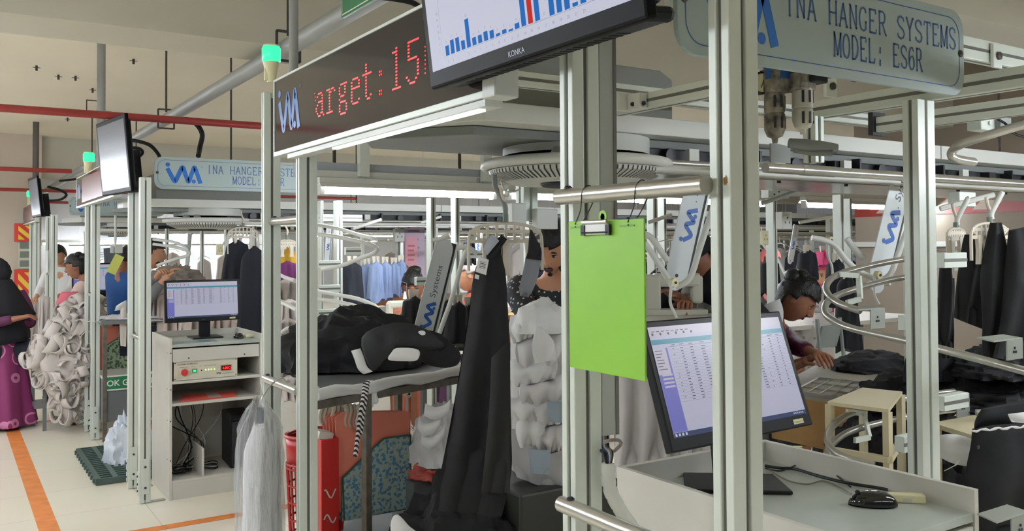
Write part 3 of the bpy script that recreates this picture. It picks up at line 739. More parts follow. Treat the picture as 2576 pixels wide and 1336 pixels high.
# ================================================================ computer cabinets and what stands on them
def cabinet(x0, x1, y0, y1, zt, label, open_front=True, rim=.055):
    """laminate cabinet open towards -Y, zt = worktop height"""
    t = thing('computer_cabinet', label, 'cabinet', ((x0+x1)/2, (y0+y1)/2, 0), 'laminate computer cabinets')
    T = .017; zr = zt+rim
    mb = MB().bb(x0, x0+T, y0, y1, 0, zr); o = build('side_panel', mb, LAMI, t, bevel=.0015)
    build('side_panel', MB().bb(x1-T, x1, y0, y1, 0, zr), LAMI, t, bevel=.0015)
    build('back_rim', MB().bb(x0+T, x1-T, y1-T, y1, zt-.03, zr), LAMI, t, bevel=.0015)
    build('back_panel', MB().bb(x0+T, x1-T, y1-.012, y1-.004, .12, zt-.03), GREYM if False else LAMI, t)
    build('worktop', MB().bb(x0+T, x1-T, y0+.003, y1-T, zt-.02, zt), LAMI_TOP, t, bevel=.0015)
    build('drawer_front', MB().bb(x0+T+.004, x1-T-.004, y0+.002, y0+.018, zt-.112, zt-.03), LAMI, t, bevel=.0015)
    mb = MB()
    for f in (.2, .8): mb.lathe([(0, 0), (.005, 0), (.005, .002)], (x0+(x1-x0)*f, y0+.002, zt-.092), (0, -1, 0), 10)
    build('drawer_studs', mb, DARK, t)
    for z in (zt-.235, zt-.375):
        build('shelf', MB().bb(x0+T, x1-T, y0+.004, y1-.02, z-.018, z), LAMI, t, bevel=.0015)
    build('bottom_board', MB().bb(x0+T, x1-T, y0+.004, y1-.02, .105, .122), LAMI, t, bevel=.0015)
    build('plinth', MB().bb(x0+T, x1-T, y0+.006, y0+.02, 0, .105), LAMI, t, bevel=.0015)
    build('divider', MB().bb(x0+.205, x0+.22, y0+.02, y1-.14, .122, .30), LAMI, t, bevel=.0015)
    mb = MB()
    for z in (.25, .5, .7, .93):
        mb.lathe([(0, 0), (.004, 0), (.003, .0015)], (x0, y0+.06, z), (-1, 0, 0), 8)
        mb.lathe([(0, 0), (.004, 0), (.003, .0015)], (x0+T*.5, y0, z), (0, -1, 0), 8)
    build('screws', mb, DARK, t)
    return t
C2 = cabinet(1.197, 1.790, 5.870, 6.43, .985, 'open white computer cabinet standing behind the aluminium post, beside the aisle', rim=.04)
C1 = cabinet(1.475, 2.040, 1.145, 1.785, .968, 'near white computer cabinet with worktop at the lower right, carrying mouse and monitor', rim=.055)

def monitor(pos, wd, ht, yaw, tilt, label, rows, sticker, seed=1, base_yaw=0):
    """pos = centre of the bottom edge of the front, faces -Y turned by yaw, tipped back by tilt"""
    pos = Vector(pos); R = Matrix.Rotation(yaw, 3, 'Z') @ Matrix.Rotation(-tilt, 3, 'X')
    def L(x, y, z): return pos+R@V(x, y, z)
    t = thing('computer_monitor', label, 'monitor', pos, 'office computer monitors')
    build('housing', MB().box(L(0, .012, ht/2), (wd, .024, ht), R).box(L(0, .035, ht/2), (wd*.6, .03, ht*.6), R), BLACK, t, bevel=.004)
    b = .016; bb_ = .030; u = R@V(1, 0, 0); v = R@V(0, 0, 1); o = L(-wd/2+b, 0, bb_); sw = wd-2*b; sh = ht-b-bb_
    build('screen', MB().poly([(0, 0), (sw, 0), (sw, sh), (0, sh)], o, u, v, .0008), mat('monitor_white', (182, 182, 204), .3, emit=.62), t)
    rr = random.Random(seed)
    mb = MB(); mb.poly([(0, sh*.915), (sw, sh*.915), (sw, sh), (0, sh)], o, u, v, .0012)
    build('window_bar', mb, mat('monitor_pale', (190, 184, 200), .3, emit=.62), t)
    mb = MB(); mb.poly([(sw*.0, sh*.835), (sw, sh*.835), (sw, sh*.88), (0, sh*.88)], o, u, v, .0014)
    build('teal_bar', mb, mat('monitor_teal', (66, 150, 172), .3, emit=.5), t)
    mb = MB(); mb.poly([(0, .012), (sw*.098, .012), (sw*.098, sh*.80), (0, sh*.80)], o, u, v, .0013)
    build('side_menu', mb, mat('monitor_violet', (118, 118, 200), .3, emit=.55), t)
    mb = MB(); mb.poly([(0, sh*.56), (sw*.085, sh*.56), (sw*.085, sh*.80), (0, sh*.80)], o, u, v, .0016)
    for k in range(4): mb.poly([(sw*.02, sh*(.44+.035*k)), (sw*.09, sh*(.44+.035*k)), (sw*.09, sh*(.458+.035*k)), (sw*.02, sh*(.458+.035*k))], o, u, v, .0016)
    build('menu_boxes', mb, mat('monitor_pale', (190, 184, 200), .3, emit=.62), t)
    mb = MB(); mb.poly([(0, 0), (sw, 0), (sw, .011), (0, .011)], o, u, v, .0014)
    build('task_bar', mb, mat('monitor_navy', (62, 74, 122), .3, emit=.4), t)
    mb = MB()
    for k in range(4): mb.poly([(.004+.011*k, .003), (.010+.011*k, .003), (.010+.011*k, .009), (.004+.011*k, .009)], o, u, v, .0018)
    for k in range(6): mb.poly([(sw-.05+.007*k, .004), (sw-.046+.007*k, .004), (sw-.046+.007*k, .008), (sw-.05+.007*k, .008)], o, u, v, .0018)
    build('task_icons', mb, mat('monitor_icon', (200, 205, 225), .3, emit=.6), t)
    mb = MB(); cols = [.13, .185, .25, .33, .42, .5, .585, .64, .74, .8, .86, .93]; 
    for c in cols:
        mb.stroke([(sw*c, sh*.82), (sw*c+rr.uniform(.008, .02), sh*.82)], .0016, o, u, v, .0018)
    mb.stroke([(sw*.11, sh*.806), (sw*.99, sh*.806)], .0006, o, u, v, .0018)
    for r_ in range(rows):
        z = sh*.785-r_*sh*.0262
        for ci, c in enumerate(cols):
            if ci in (0, 7, 9) and rr.random() < .6: continue
            a = sw*c+rr.uniform(0, .002); L_ = [.004, .010, .012, .016, .018, .012, .020, .005, .013, .004, .008, .006][ci]*rr.uniform(.7, 1.15)
            mb.stroke([(a, z), (a+L_, z)], .0017, o, u, v, .0018)
        mb.stroke([(sw*.11, z-sh*.012), (sw*.99, z-sh*.012)], .00025, o, u, v, .0017)
    for k in range(7): mb.stroke([(.004, sh*(.775-.028*k)), (.004+rr.uniform(.012, .03), sh*(.775-.028*k))], .0016, o, u, v, .002)
    for k in range(8): mb.stroke([(.008+k*.016, sh*.955), (.018+k*.016, sh*.955)], .0018, o, u, v, .0018)
    for k in range(6): mb.disc((.010+k*.026, sh*.93), .0035, o, u, v, .0018, 8)
    build('screen_text', mb, mat('monitor_ink', (96, 96, 124), .3, emit=.15), t)
    mb = MB(); mb.poly([(0, 0), (.040, 0), (.040, .012), (0, .012)], L(wd/2-.075, 0, .009), u, v, .001); st = build('sticker', mb, CREAM, t)
    mb = MB(); text_into(mb, 'Computer No: 2', L(wd/2-.073, 0, .0125), u, v, .0062, .0016); build('sticker_text', mb, BLACK, st)
    build('maker_badge', text_into(MB(), 'DELL', L(-.013, 0, .009), u, v, .011, .001), mat('badge_grey', (120, 122, 126), .3, .5), t)
    return t, L
ink = 1
M1, L1 = monitor((1.613, 1.462, 1.138), .512, .302, math.radians(3), math.radians(19), 'large near computer monitor tipped back, half hidden by the post and clipboard', 19, True, 3)
zt = .968
build('neck', MB().box((1.66, 1.585, zt+.13), (.07, .03, .25), Matrix.Rotation(math.radians(-6), 3, 'X')), BLACK, M1, bevel=.004)
Rb = Matrix.Rotation(math.radians(-38), 3, 'Z')
mbb = MB().prism([(-.135, -.085), (.135, -.085), (.12, .085), (-.12, .085)], (1.74, 1.63, zt+.001), Rb@V(1, 0, 0), Rb@V(0, 1, 0), (0, 0, .010))
build('foot', mbb, BLACK, M1, bevel=.003)
M2, L2 = monitor((1.487, 6.2, 1.098), .505, .286, math.radians(2), math.radians(6), 'computer monitor on the white cabinet showing a pale table', 16, True, 8)
build('neck', MB().box((1.50, 6.235, 1.06), (.075, .025, .15)), BLACK, M2, bevel=.003)
build('foot', MB().bb(1.40, 1.60, 6.12, 6.30, .986, .996), BLACK, M2, bevel=.003)
# third, far monitor
C3 = cabinet(1.25, 1.83, 10.6, 11.1, .985, 'far computer cabinet seen between the posts behind the pink-dressed woman', rim=.04)
M3, L3 = monitor((1.48, 10.75, 1.10), .62, .34, 0, math.radians(4), 'small far computer monitor between the posts behind the pink-dressed woman', 10, True, 9)
build('neck', MB().box((1.48, 10.785, 1.06), (.07, .025, .15)), BLACK, M3); build('foot', MB().bb(1.38, 1.58, 10.7, 10.88, .986, .996), BLACK, M3)

def mouse(c, ang, label, s=1.0):
    t = thing('computer_mouse', label, 'mouse', c, 'computer mice'); c = Vector(c); R = Matrix.Rotation(ang, 3, 'Z')
    prof = []
    mb = MB()
    def fn(u, v):
        a = 2*PI*u; ph = v*PI/2
        rx = .057*s*math.cos(ph)**.55*(1-.05*math.cos(a)); ry = .031*s*math.cos(ph)**.6
        x = rx*math.cos(a); y = ry*math.sin(a)*(1-.10*math.cos(a)); z = .004+.031*s*math.sin(ph)*(1-.30*(x/(.06*s))**2-.10*x/(.06*s))
        return c+R@V(x, y, z)
    mb.grid(fn, 36, 12, wrap=True)
    mb.add([c+R@V(.055*s*math.cos(a), .029*s*math.sin(a), .001) for a in [2*PI*k/36 for k in range(36)]], [tuple(range(36))])
    build('shell', mb, BLACKG, t, smooth=True, angle=80)
    build('wheel', MB().tube([c+R@V(.032*s, -.004*s, .030*s), c+R@V(.032*s, .004*s, .030*s)], .006*s, 12), DARK, t, smooth=True)
    build('side_seam', MB().tube([c+R@V(.052*s*math.cos(a), .0295*s*math.sin(a), .0125) for a in [PI*1.15+PI*.7*k/14 for k in range(15)]], .0008, 5), CHROME, t)
    return t
mc = atZ(2193, 1272, zt)
mouse((mc.x, mc.y, zt), math.radians(137), 'black computer mouse on the near worktop', 1.0)
mouse((1.675, 6.03, .986), math.radians(100), 'small black mouse on the far white cabinet beside the monitor', .95)
def hub(c, ang, L_, label):
    t = thing('usb_hub', label, 'hub', c, 'cream plug boxes'); R = Matrix.Rotation(ang, 3, 'Z'); c = Vector(c)
    build('body', MB().box(c+V(0, 0, .0105), (L_, .026, .021), R), CREAM, t, bevel=.004)
    build('label', MB().poly([(-.012, .004), (.01, .004), (.01, .012), (-.012, .012)], c+R@V(0, -.0131, 0), R@V(1, 0, 0), V(0, 0, 1), .0004), LAMI, t)
    build('end_hole', MB().poly([(-.0016, .008), (.0016, .008), (.0016, .012), (-.0016, .012)], c+R@V(L_/2+.0002, 0, 0), R@V(0, 1, 0), V(0, 0, 1), .0004), BLACK, t)
    return t
hc = atZ(2280, 1263, zt)
hub((hc.x, hc.y, zt), math.radians(-43), .085, 'cream plug box beside the mouse on the near worktop')
hub((1.745, 6.02, .986), math.radians(10), .06, 'tiny cream plug box on the far white cabinet')
# cables on the near worktop
def zc(pts, z): return [V(atZ(x, y, z).x, atZ(x, y, z).y, z) for x, y in pts]
cable('worktop_cable', zc([(1925, 1178), (1960, 1185), (1985, 1178), (2020, 1165), (2060, 1172), (2095, 1190), (2140, 1225)], zt+.006), .0022, BLACK, 'thin black cable curving over the near worktop')
cable('worktop_cable', zc([(1925, 1172), (1965, 1178), (2000, 1180), (2060, 1198), (2130, 1215), (2200, 1226), (2232, 1232)], zt+.008), .0042, BLACK, 'thick black cable running to the cream plug box')
cable('worktop_cable', zc([(1930, 1180), (1980, 1208), (2030, 1218), (2070, 1210), (2110, 1225), (2142, 1243)], zt+.004), .002, mat('cable_grey', (120, 110, 100), .5), 'thin grey mouse cable on the near worktop')

# ---- interior of the middle cabinet
t = thing('interface_unit', 'system interface box with red knob and green button inside the white cabinet', 'device', (1.44, 6.05, .75))
x0, x1, z0, z1 = 1.226, 1.628, .752, .873; y = 5.885
build('case', MB().bb(x0+.008, x1-.004, y+.003, y+.28, z0+.006, z1-.004), CREAM, t)
build('front_plate', MB().bb(x0, x1, y-.001, y+.003, z0, z1), mat('device_front', (212, 208, 190), .4), t, bevel=.001)
o = V(x0, y-.001, z0); u = V(1, 0, 0); v = V(0, 0, 1); Hh = z1-z0; W = x1-x0
mb = MB(); text_into(mb, 'SYSTEMS INTERFACE', o+u*.022+v*(Hh-.024), u, v, .0135, .0006, bold=.01)
text_into(mb, 'EMERGENCY STOP', o+u*.035+v*(Hh-.040), u, v, .006); text_into(mb, 'SWITCH', o+u*.108+v*(Hh-.040), u, v, .006); text_into(mb, 'RESET', o+u*.158+v*(Hh-.040), u, v, .006)
text_into(mb, 'LINK  SYNC  READY  DIAG', o+u*.186+v*(Hh-.040), u, v, .0065); text_into(mb, 'ina', o+u*.267+v*.022, u, v, .022, bold=.02, sx=1.1); text_into(mb, 'INA HANGER SYSTEM', o+u*.305+v*.022, u, v, .0075)
build('lettering', mb, DARK, t)
mb = MB().lathe([(0, 0), (.012, 0), (.012, .012), (.021, .014), (.022, .024), (.018, .03), (0, .031)], o+u*.062+v*.052, (0, -1, 0), 20)
build('stop_button', mb, mat('knob_red', (200, 62, 54), .4), t, smooth=True)
b_ = build('green_button', MB().box(o+u*.127+v*.056+V(0, -.004, 0), (.028, .010, .022)), mat('button_rim', (60, 150, 90), .4), t, bevel=.002)
build('button_light', MB().box(o+u*.127+v*.056+V(0, -.010, 0), (.016, .002, .013)), mat('led_green', (50, 240, 120), .4, emit=2.2), b_)
mb = MB()
for k in range(4): mb.disc((.198+.0185*k, .056), .0045, o, u, v, .0012, 10)
build('status_lights', mb, mat('led_lime', (190, 245, 80), .4, emit=2.5), t)
build('reset_hole', MB().disc((.172, .055), .005, o, u, v, .0008, 10), BLACK, t)
d_ = build('digit_window', MB().box(o+u*.328+v*.060+V(0, -.002, 0), (.070, .006, .036)), mat('window_frame_tan', (150, 132, 110), .4), t, bevel=.001)
build('window_glass', MB().poly([(.298, .046), (.358, .046), (.358, .074), (.298, .074)], o+V(0, -.0052, 0), u, v), mat('dark_red_glass', (96, 12, 14), .2, emit=.3), d_)
build('digits', text_into(MB(), '4.80C-', o+V(0, -.0056, 0)+u*.303+v*.052, u, v, .022, bold=.01), LEDR, d_)
mb = MB()
for a in (.008, W-.010):
    for b in (.010, Hh-.010): mb.disc((a, b), .0038, o, u, v, .0008, 10)
build('corner_screws', mb, DARK, t)
# red folder on shelf
fz = .985-.375
t = thing('folder', 'flat red cardboard folder lying on the cabinet shelf', 'folder', (1.47, 5.98, fz))
build('cover', MB().prism([(-.20, -.085), (.16, -.07), (.19, .08), (-.15, .09)], (1.47, 5.98, fz+.002), (1, 0, 0), (0, 1, .06), (0, 0, .012)), mat('folder_red', (204, 84, 70), .6), t, bevel=.001)
build('flap_label', MB().prism([(-.02, -.079), (.06, -.075), (.07, .06), (-.01, .06)], (1.47, 5.98, fz+.0145), (1, 0, 0), (0, 1, .06), (0, 0, .001)), mat('label_grey', (170, 150, 145), .6), t)
# pc tower
t = thing('computer_tower', 'black computer tower on the bottom board of the white cabinet', 'computer', (1.69, 6.12, .122))
Rp = Matrix.Rotation(math.radians(-4), 3, 'Z')
build('case', MB().box((1.695, 6.13, .122+.175), (.15, .30, .35), Rp), BLACK, t, bevel=.006)
build('front_grille', MB().box((1.685, 5.975, .122+.16), (.135, .012, .30), Rp), mat('grille', (28, 30, 32), .5, bump=.8, bscale=150), t, bevel=.003)
build('drive_slot', MB().box((1.685, 5.970, .122+.325), (.11, .006, .004), Rp), DARK, t)
ob = V(1.66, 5.968, .235); build('badge', MB().stroke(arc(0, 0, .011, .011, 0, 360, 18), .0022, ob, (1, 0, 0), (0, 0, 1), .0008, closed=True), STEEL, t)
# cable tangles in the cabinet
rr = random.Random(11)
for i in range(9):
    xa = 1.25+rr.random()*.36; pts = [V(xa, 6.28, .60), V(xa+rr.uniform(-.05, .05), 6.25, .45), V(1.3+rr.random()*.2, 6.15, .27), V(1.24+rr.random()*.13, 6.08, .15), V(1.3+rr.random()*.08, 6.0, .13+i*.006)]
    cable('loose_cable', pts, rr.choice([.0028, .004, .0022]), BLACK if i % 3 else mat('cable_white', (200, 200, 195), .5), 'loose cable hanging down inside the white cabinet', 'loose cables in the cabinet')
for i in range(7):
    c = V(1.305+rr.uniform(-.01, .01), 6.05+rr.uniform(-.02, .02), .128+i*.007); r_ = .06+rr.uniform(-.015, .012)
    single('coiled_cable', MB().tube([c+V(r_*math.cos(a), r_*.9*math.sin(a), .004*math.sin(3*a)) for a in [2*PI*k/24 for k in range(24)]], .0035, 6, closed=True), BLACK if i != 4 else mat('cable_white', (200, 200, 195), .5), 'coil of cable lying in the bottom left of the white cabinet', 'cable', 'coiled cables in the cabinet', smooth=True)
for i in range(4):
    c = V(1.50, 6.08, .128+i*.008); r_ = .05
    single('coiled_cable', MB().tube([c+V(r_*math.cos(a), r_*1.1*math.sin(a), .004*math.sin(2*a)) for a in [2*PI*k/24 for k in range(24)]], .003, 6, closed=True), BLACK if i != 2 else mat('cable_white', (200, 200, 195), .5), 'coil of cable between the divider and the computer tower', 'cable', 'coiled cables behind the divider', smooth=True)
wp = cat_path([V(1.345, 6.30, .60), V(1.355, 6.27, .45), V(1.375, 6.25, .33), V(1.39, 6.2, .24)], 8)
single('spiral_cable', MB().tube(wp, [.008 if i % 2 else .0065 for i in range(len(wp))], 8), WHITE, 'white spiral-wrapped cable hanging inside the white cabinet', 'cable', smooth=True)
# papers / blue glossy sheet on the cabinet top
single('document_sheet', MB().prism([(0, 0), (.28, 0), (.28, .15), (0, .15)], (1.235, 5.90, .9853), (1, 0, 0), (0, 1, 0), (0, 0, .0015)), mat('sheet_blue', (150, 172, 184), .15), 'pale blue glossy sheet lying on the white cabinet top', 'sheet')
# green anti-slip floor grid
t = thing('floor_mat', 'dark green slotted plastic floor grid lying on the tiles', 'mat', (1.0, 7.05, 0))
MG = mat('mat_green', (72, 92, 86), .5)
mb = MB(); x0, x1, y0, y1 = .875, 1.42, 6.52, 7.60
for k in range(19):
    y = y0+(y1-y0)*k/18; mb.bb(x0, x1, y-.008, y+.008, .004, .045)
for k in range(6):
    x = x0+(x1-x0)*k/5; mb.bb(x-.016, x+.016, y0, y1, .002, .046)
for k in range(10):
    y = y0+(y1-y0)*(k+.5)/10; mb.bb(x0-.03, x0, y-.02, y+.015, .01, .04)
build('grid', mb, MG, t)
# ================================================================ overhead conveyor lines
GREYBOX = mat('grey_cover', (126, 130, 126), .55, var=.04)
SLOTD = mat('slot_shadow', (40, 42, 44), .7)
TRAY = mat('tray_sheet', (186, 188, 184), .22, .85, bump=.35, bscale=9)
def conveyor(cx, cy, dz, xe, which, x_end_box, detail=True):
    """one overhead line: cx,cy = centre of the end wheel, runs towards +X"""
    yn = cy-.28; z = dz
    t = thing('conveyor_channel', 'long pale cover of the overhead conveyor, '+which, 'conveyor', (cx, cy, 1.987+z), 'overhead conveyor channels')
    P = [(x_end_box, yn), (xe, yn), (xe, yn+.56), (x_end_box-.16, yn+.56), (x_end_box-.16, yn+.30)]
    build('cover', MB().prism(P, (0, 0, 1.987+z), (1, 0, 0), (0, 1, 0), (0, 0, .062)), WHITE, t, bevel=.003)
    P = [(x_end_box+.02, yn+.10), (xe, yn+.10), (xe, yn+.62), (x_end_box-.1, yn+.62), (x_end_box-.22, yn+.40)]
    build('lower_tray', MB().prism(P, (0, 0, 1.955+z), (1, 0, 0), (0, 1, 0), (0, 0, .03)), GREYBOX, t, bevel=.003)
    mb = MB(); k = x_end_box+1.2
    while k < min(xe, 14): mb.bb(k-.003, k+.003, yn-.001, yn, 1.987+z, 2.049+z); k += 1.25
    build('joint', mb, ALU_IN, t)
    k = x_end_box+.7
    while k < xe:
        build('hanger_rod', MB().tube([(k, yn+.45, 2.045+z), (k, yn+.45, 3.385)], .008, 6), IRON, t); k += 3.1
    t = thing('motor_housing', 'grey motor housing on top of the conveyor, '+which, 'housing', (cx-.1, cy, 2.05+z), 'motor housings')
    build('cover', MB().prism([(0, 0), (.86, 0), (.86, .17), (.80, .20), (0, .20)], (x_end_box+.04, cy-.16, 2.049+z), (1, 0, 0), (0, 0, 1), (0, .36, 0)), GREYBOX, t, bevel=.006)
    # end wheel
    t = thing('turning_wheel', 'big slotted turning wheel under the conveyor end, '+which, 'wheel', (cx, cy, 1.83+z), 'turning wheels')
    build('skirt', MB().lathe([(.262, 0), (.27, .0), (.27, .058), (.262, .058), (.262, 0)], (cx, cy, 1.928+z), n=48), WHITE, t, smooth=True)
    mb = MB().lathe([(0.02, 0), (.16, 0), (.20, .02), (.20, .045)], (cx, cy, 1.932+z), n=40); build('drive_plate', mb, CHROME, t, smooth=True)
    mb = MB().lathe([(.06, 0), (.075, .0), (.075, .10), (.02, .10)], (cx, cy, 1.86+z), n=24)
    for a in range(6):
        q = V(cx+.13*math.cos(a), cy+.13*math.sin(a), 1.90+z); mb.box(q, (.03, .05, .03), Matrix.Rotation(a, 3, 'Z'))
    build('drive_shaft', mb, DARK, t)
    ring = [V(cx+.335*math.cos(a), cy+.335*math.sin(a), 1.893+z) for a in [2*PI*k/64 for k in range(64)]]
    build('upper_rim', MB().tube(ring, .018, 10, closed=True), WHITE, t, smooth=True)
    mb = MB().lathe([(.27, .026), (.31, .022), (.322, .012), (.318, -.002), (.24, -.034), (.12, -.040), (.0, -.04)], (cx, cy, 1.862+z), n=72)
    build('disc', mb, WHITE, t, smooth=True)
    mb = MB(); ns = 96
    for k in range(ns):
        a = 2*PI*k/ns; c_, s_ = math.cos(a), math.sin(a); e = .0026
        def q(r, h, sgn): return V(cx+r*c_-sgn*e*s_, cy+r*s_+sgn*e*c_, 1.862+z+h)
        mb.quad(q(.3225, .010, -1), q(.3225, .010, 1), q(.3190, -.0035, 1), q(.3190, -.0035, -1))
        mb.quad(q(.3188, -.0040, -1), q(.3188, -.0040, 1), q(.262, -.0270, 1), q(.262, -.0270, -1))
    build('slots', mb, SLOTD, t)
    build('hub_plate', MB().lathe([(0, 0), (.10, 0), (.11, .006), (.11, .012)], (cx-.06, cy-.05, 1.812+z), n=32), DARK, t)
    for k in range(2): build('guide_knob', MB().lathe([(.0, .03), (.02, .028), (.028, .012), (.028, 0)], (cx-.22+.07*k, cy-.20-.045*k, 1.905+z), n=18), GREYBOX, t, smooth=True)
    # drive rail with guide tubes and tray
    t = thing('drive_rail', 'dark drive rail with steel guide tubes, '+which, 'rail', (cx+.4, cy, 1.86+z), 'drive rails')
    x0 = cx+.10
    build('chain_case', MB().bb(x0, xe, yn+.12, yn+.40, 1.912+z, 1.955+z), DARK, t)
    k = x0+.2; i = 0; rr = random.Random(int(cy*10)); RB = mat('roller_black', (34, 36, 40), .35)
    while k < min(xe, cx+(9 if detail else 4)):
        w_ = rr.uniform(.03, .12); mb = MB()
        if i % 3 == 0: mb.tube([(k, yn+.09, 1.93+z), (k, yn+.13, 1.93+z)], .028, 16)
        elif i % 3 == 1: mb.bb(k, k+w_, yn+.075, yn+.12, 1.915+z, 1.955+z)
        else: mb.bb(k, k+.012, yn+.06, yn+.12, 1.90+z, 1.97+z)
        build('roller', mb, RB, t)
        k += w_+rr.uniform(.05, .2); i += 1
    k = x0+.25
    while k < min(xe, cx+6): build('rail_clamp', MB().bb(k, k+.05, yn+.05, yn+.07, 1.905+z, 1.955+z), WHITE, t); k += .9
    build('guide_tube', MB().tube([(x0+.05, yn+.04, 1.897+z), (xe, yn+.04, 1.897+z)], .013, 12), STEEL, t, smooth=True)
    build('guide_tube', MB().tube([(x0-.06, yn, 1.870+z), (xe, yn, 1.870+z)], .015, 12), WHITE, t, smooth=True)
    build('tray_sheet', MB().bb(x0+.05, xe, yn+.01, yn+.46, 1.851+z, 1.855+z), TRAY, t)
    mb = MB()
    for k in range(8): mb.lathe([(0, 0), (.008, 0), (.008, .008), (0, .008)], (x0+.3+k*.42, yn+.035, 1.843+z), n=10)
    build('tray_bolts', mb, DARK, t)
conveyor(1.95, 2.58, 0.0, 7.94, 'the nearest line', 1.385)
conveyor(1.78, 7.25, -.075, 16, 'the line behind the computer cabinet', 1.30)
conveyor(1.9, 12.2, -.06, 16, 'the far third line', 1.4, False)
conveyor(7.0, 17.0, -.02, 22, 'the farthest line at the back', 6.4, False)

# light trunking with its drop straps
t = thing('light_trunking', 'grey-blue trunking above the nearest bright tube lights', 'trunking', (5, 4.95, 2.0))
TRK = mat('trunking_paint', (168, 174, 182), .5)
build('box', MB().bb(1.72, 7.95, 4.90, 5.04, 2.014, 2.10), TRK, t, bevel=.003)
build('lower_lip', MB().bb(1.72, 7.95, 4.885, 4.90, 2.012, 2.05), WHITE, t)
for px in (908, 1215, 1490):
    p = atY(px, 400, 4.9)
    build('drop_strap', MB().bb(p.x-.03, p.x+.03, 4.84, 4.885, 2.02, 2.32), ALU, t)
    build('strap_head', MB().bb(p.x-.05, p.x+.05, 4.83, 4.95, 2.30, 2.33), ALU, t)
for px in (841, 1156):
    p = atY(px, 400, 4.95); build('drop_rod', MB().tube([(p.x, 4.95, 2.07), (p.x, 4.95, 3.38 if px > 900 else 3.38)], .011, 8), IRON, t)
mb = MB(); text_into(mb, '01', atY(1199, 462, 4.879), (1, 0, 0), (0, 0, 1), .055, .001); build('number', mb, mat('faint_grey', (146, 152, 160), .5), t)
for a, b, zz in ((2.2, 6.4, 2.33),): beam('ceiling_rail', (a-.6, 4.95, zz+.01), (b+4, 4.95, zz+.01), .05, .03, 'thin horizontal rail holding the drop straps of the near tube lights')
# column with control boxes under the near wheel
c = at(1325, 470, 3.45)
t = thing('drop_column', 'short aluminium column hanging from the near turning wheel, with white boxes', 'column', (c.x, c.y, 1.70))
build('profile', groove_post(MB(), c.x-.033, c.x+.033, c.y-.03, c.y+.03, 1.70, 1.845), ALU, t, bevel=.002)
build('control_box', MB().bb(c.x-.10, c.x-.035, c.y-.05, c.y, 1.685, 1.765), WHITE, t, bevel=.004)
build('control_box', MB().bb(c.x+.0, c.x+.10, c.y-.07, c.y-.035, 1.665, 1.745), WHITE, t, bevel=.003)
# two cable loops below the wheel
for i, P in enumerate([[(1263, 440), (1262, 460), (1270, 478), (1292, 482), (1310, 474)], [(1300, 462), (1285, 472), (1262, 480), (1252, 486), (1275, 494), (1280, 482)]]):
    cable('white_wire', [at(x, y, 3.4) for x, y in P], .0035, WHITE, 'thin white wire looping under the near turning wheel, '+['upper', 'lower'][i]+' one')

# long thick return tube on the right
p0 = atY(1925, 403, 2.0); p1 = atY(2640, 481, 2.0); p0.z = p1.z = (p0.z+p1.z)/2
t = thing('return_tube', 'long thick satin steel tube running along the top right under the channel', 'tube', (3, 2.0, p0.z))
build('tube', MB().tube([p0, p1+V(3, 0, 0)], .0175, 16), STEEL, t, smooth=True)
build('sleeve', MB().tube([p0+V(.18, 0, 0), p0+V(.36, 0, 0)], .0192, 16), STEEL, t, smooth=True)
build('support_plate', MB().bb(p0.x+.05, p0.x+.10, 2.0, 2.30, p0.z+.017, p0.z+.027).bb(p1.x-.1, p1.x-.05, 2.0, 2.30, p0.z+.017, p0.z+.027), ALU, t)
# frame members on the right
R1 = rpost(2.162, 2.241, 1.36, 1.405, 0, 1.985, 'inner aluminium frame post at the right, behind the near cabinet')
zb = 2.012
beam('upper_beam', (2.252, .6, zb), (2.252, 1.76, zb), .05, .052, 'grooved beam running under the right end of the big sign')
rpost(2.18, 2.222, 1.70, 1.745, 1.845, 1.985, 'short aluminium post hanging at the left end of the beam behind the big sign')
beam('upper_beam', (1.9, 1.66, 2.062), (1.9, 2.28, 2.062), .05, .05, 'grooved beam between the two tall posts, ending at the motor housing')
t = thing('beam_bracket', 'small bright clamp bracket where the beam meets the motor housing', 'bracket', (1.87, 2.2, 2.04))
build('plate', MB().bb(1.84, 1.872, 2.10, 2.16, 2.035, 2.085).bb(1.80, 1.872, 2.16, 2.165, 2.03, 2.09), WHITE, t, bevel=.002)
build('bolts', MB().lathe([(0, 0), (.007, 0), (.007, .005)], (1.835, 2.13, 2.05), (0, -1, 0), 10).lathe([(0, 0), (.007, 0), (.007, .005)], (1.855, 2.098, 2.05), (0, -1, 0), 10), DARK, t)
a = atX(2213, 325, 2.9); b = atX(2600, 252, 2.9); zz = (a.z+b.z)/2
beam('upper_beam', (2.9, a.y, zz), (2.9, b.y-.6, zz), .05, .055, 'pale beam behind the inner right post, with a dark cut end')
t = thing('beam_end_cap', 'dark open end cap on the pale beam behind the inner right post', 'cap', (2.9, a.y+.01, zz)); build('cap', MB().box((2.9, a.y+.012, zz+.005), (.075, .02, .085)), DARK, t)
a = atY(1225, 213, 2.21); b = atY(1440, 240, 2.21)
beam('upper_beam', (a.x, 2.21, 2.105), (3.2, 2.21, 2.105), .04, .045, 'grooved beam along the front of the nearest motor housing')
a = atY(2435, 120, 1.55); b = atY(2640, 172, 1.55); zz = (a.z+b.z)/2
beam('upper_beam', (a.x-.3, 1.55, zz), (b.x+1, 1.55, zz), .04, .07, 'white grooved beam at the right edge beside the big sign')
t = thing('beam_bracket', 'small square bracket with a dull bolt on the beam right of the big sign', 'bracket', atY(2506, 142, 1.52))
q = atY(2506, 142, 1.52); build('plate', MB().box(q, (.05, .012, .075)), ALU, t, bevel=.002); build('bolt', MB().lathe([(0, 0), (.013, 0), (.013, .008), (.005, .010)], q-V(0, .006, 0), (0, -1, 0), 12), mat('dull_screw', (84, 80, 72), .5, .6), t)
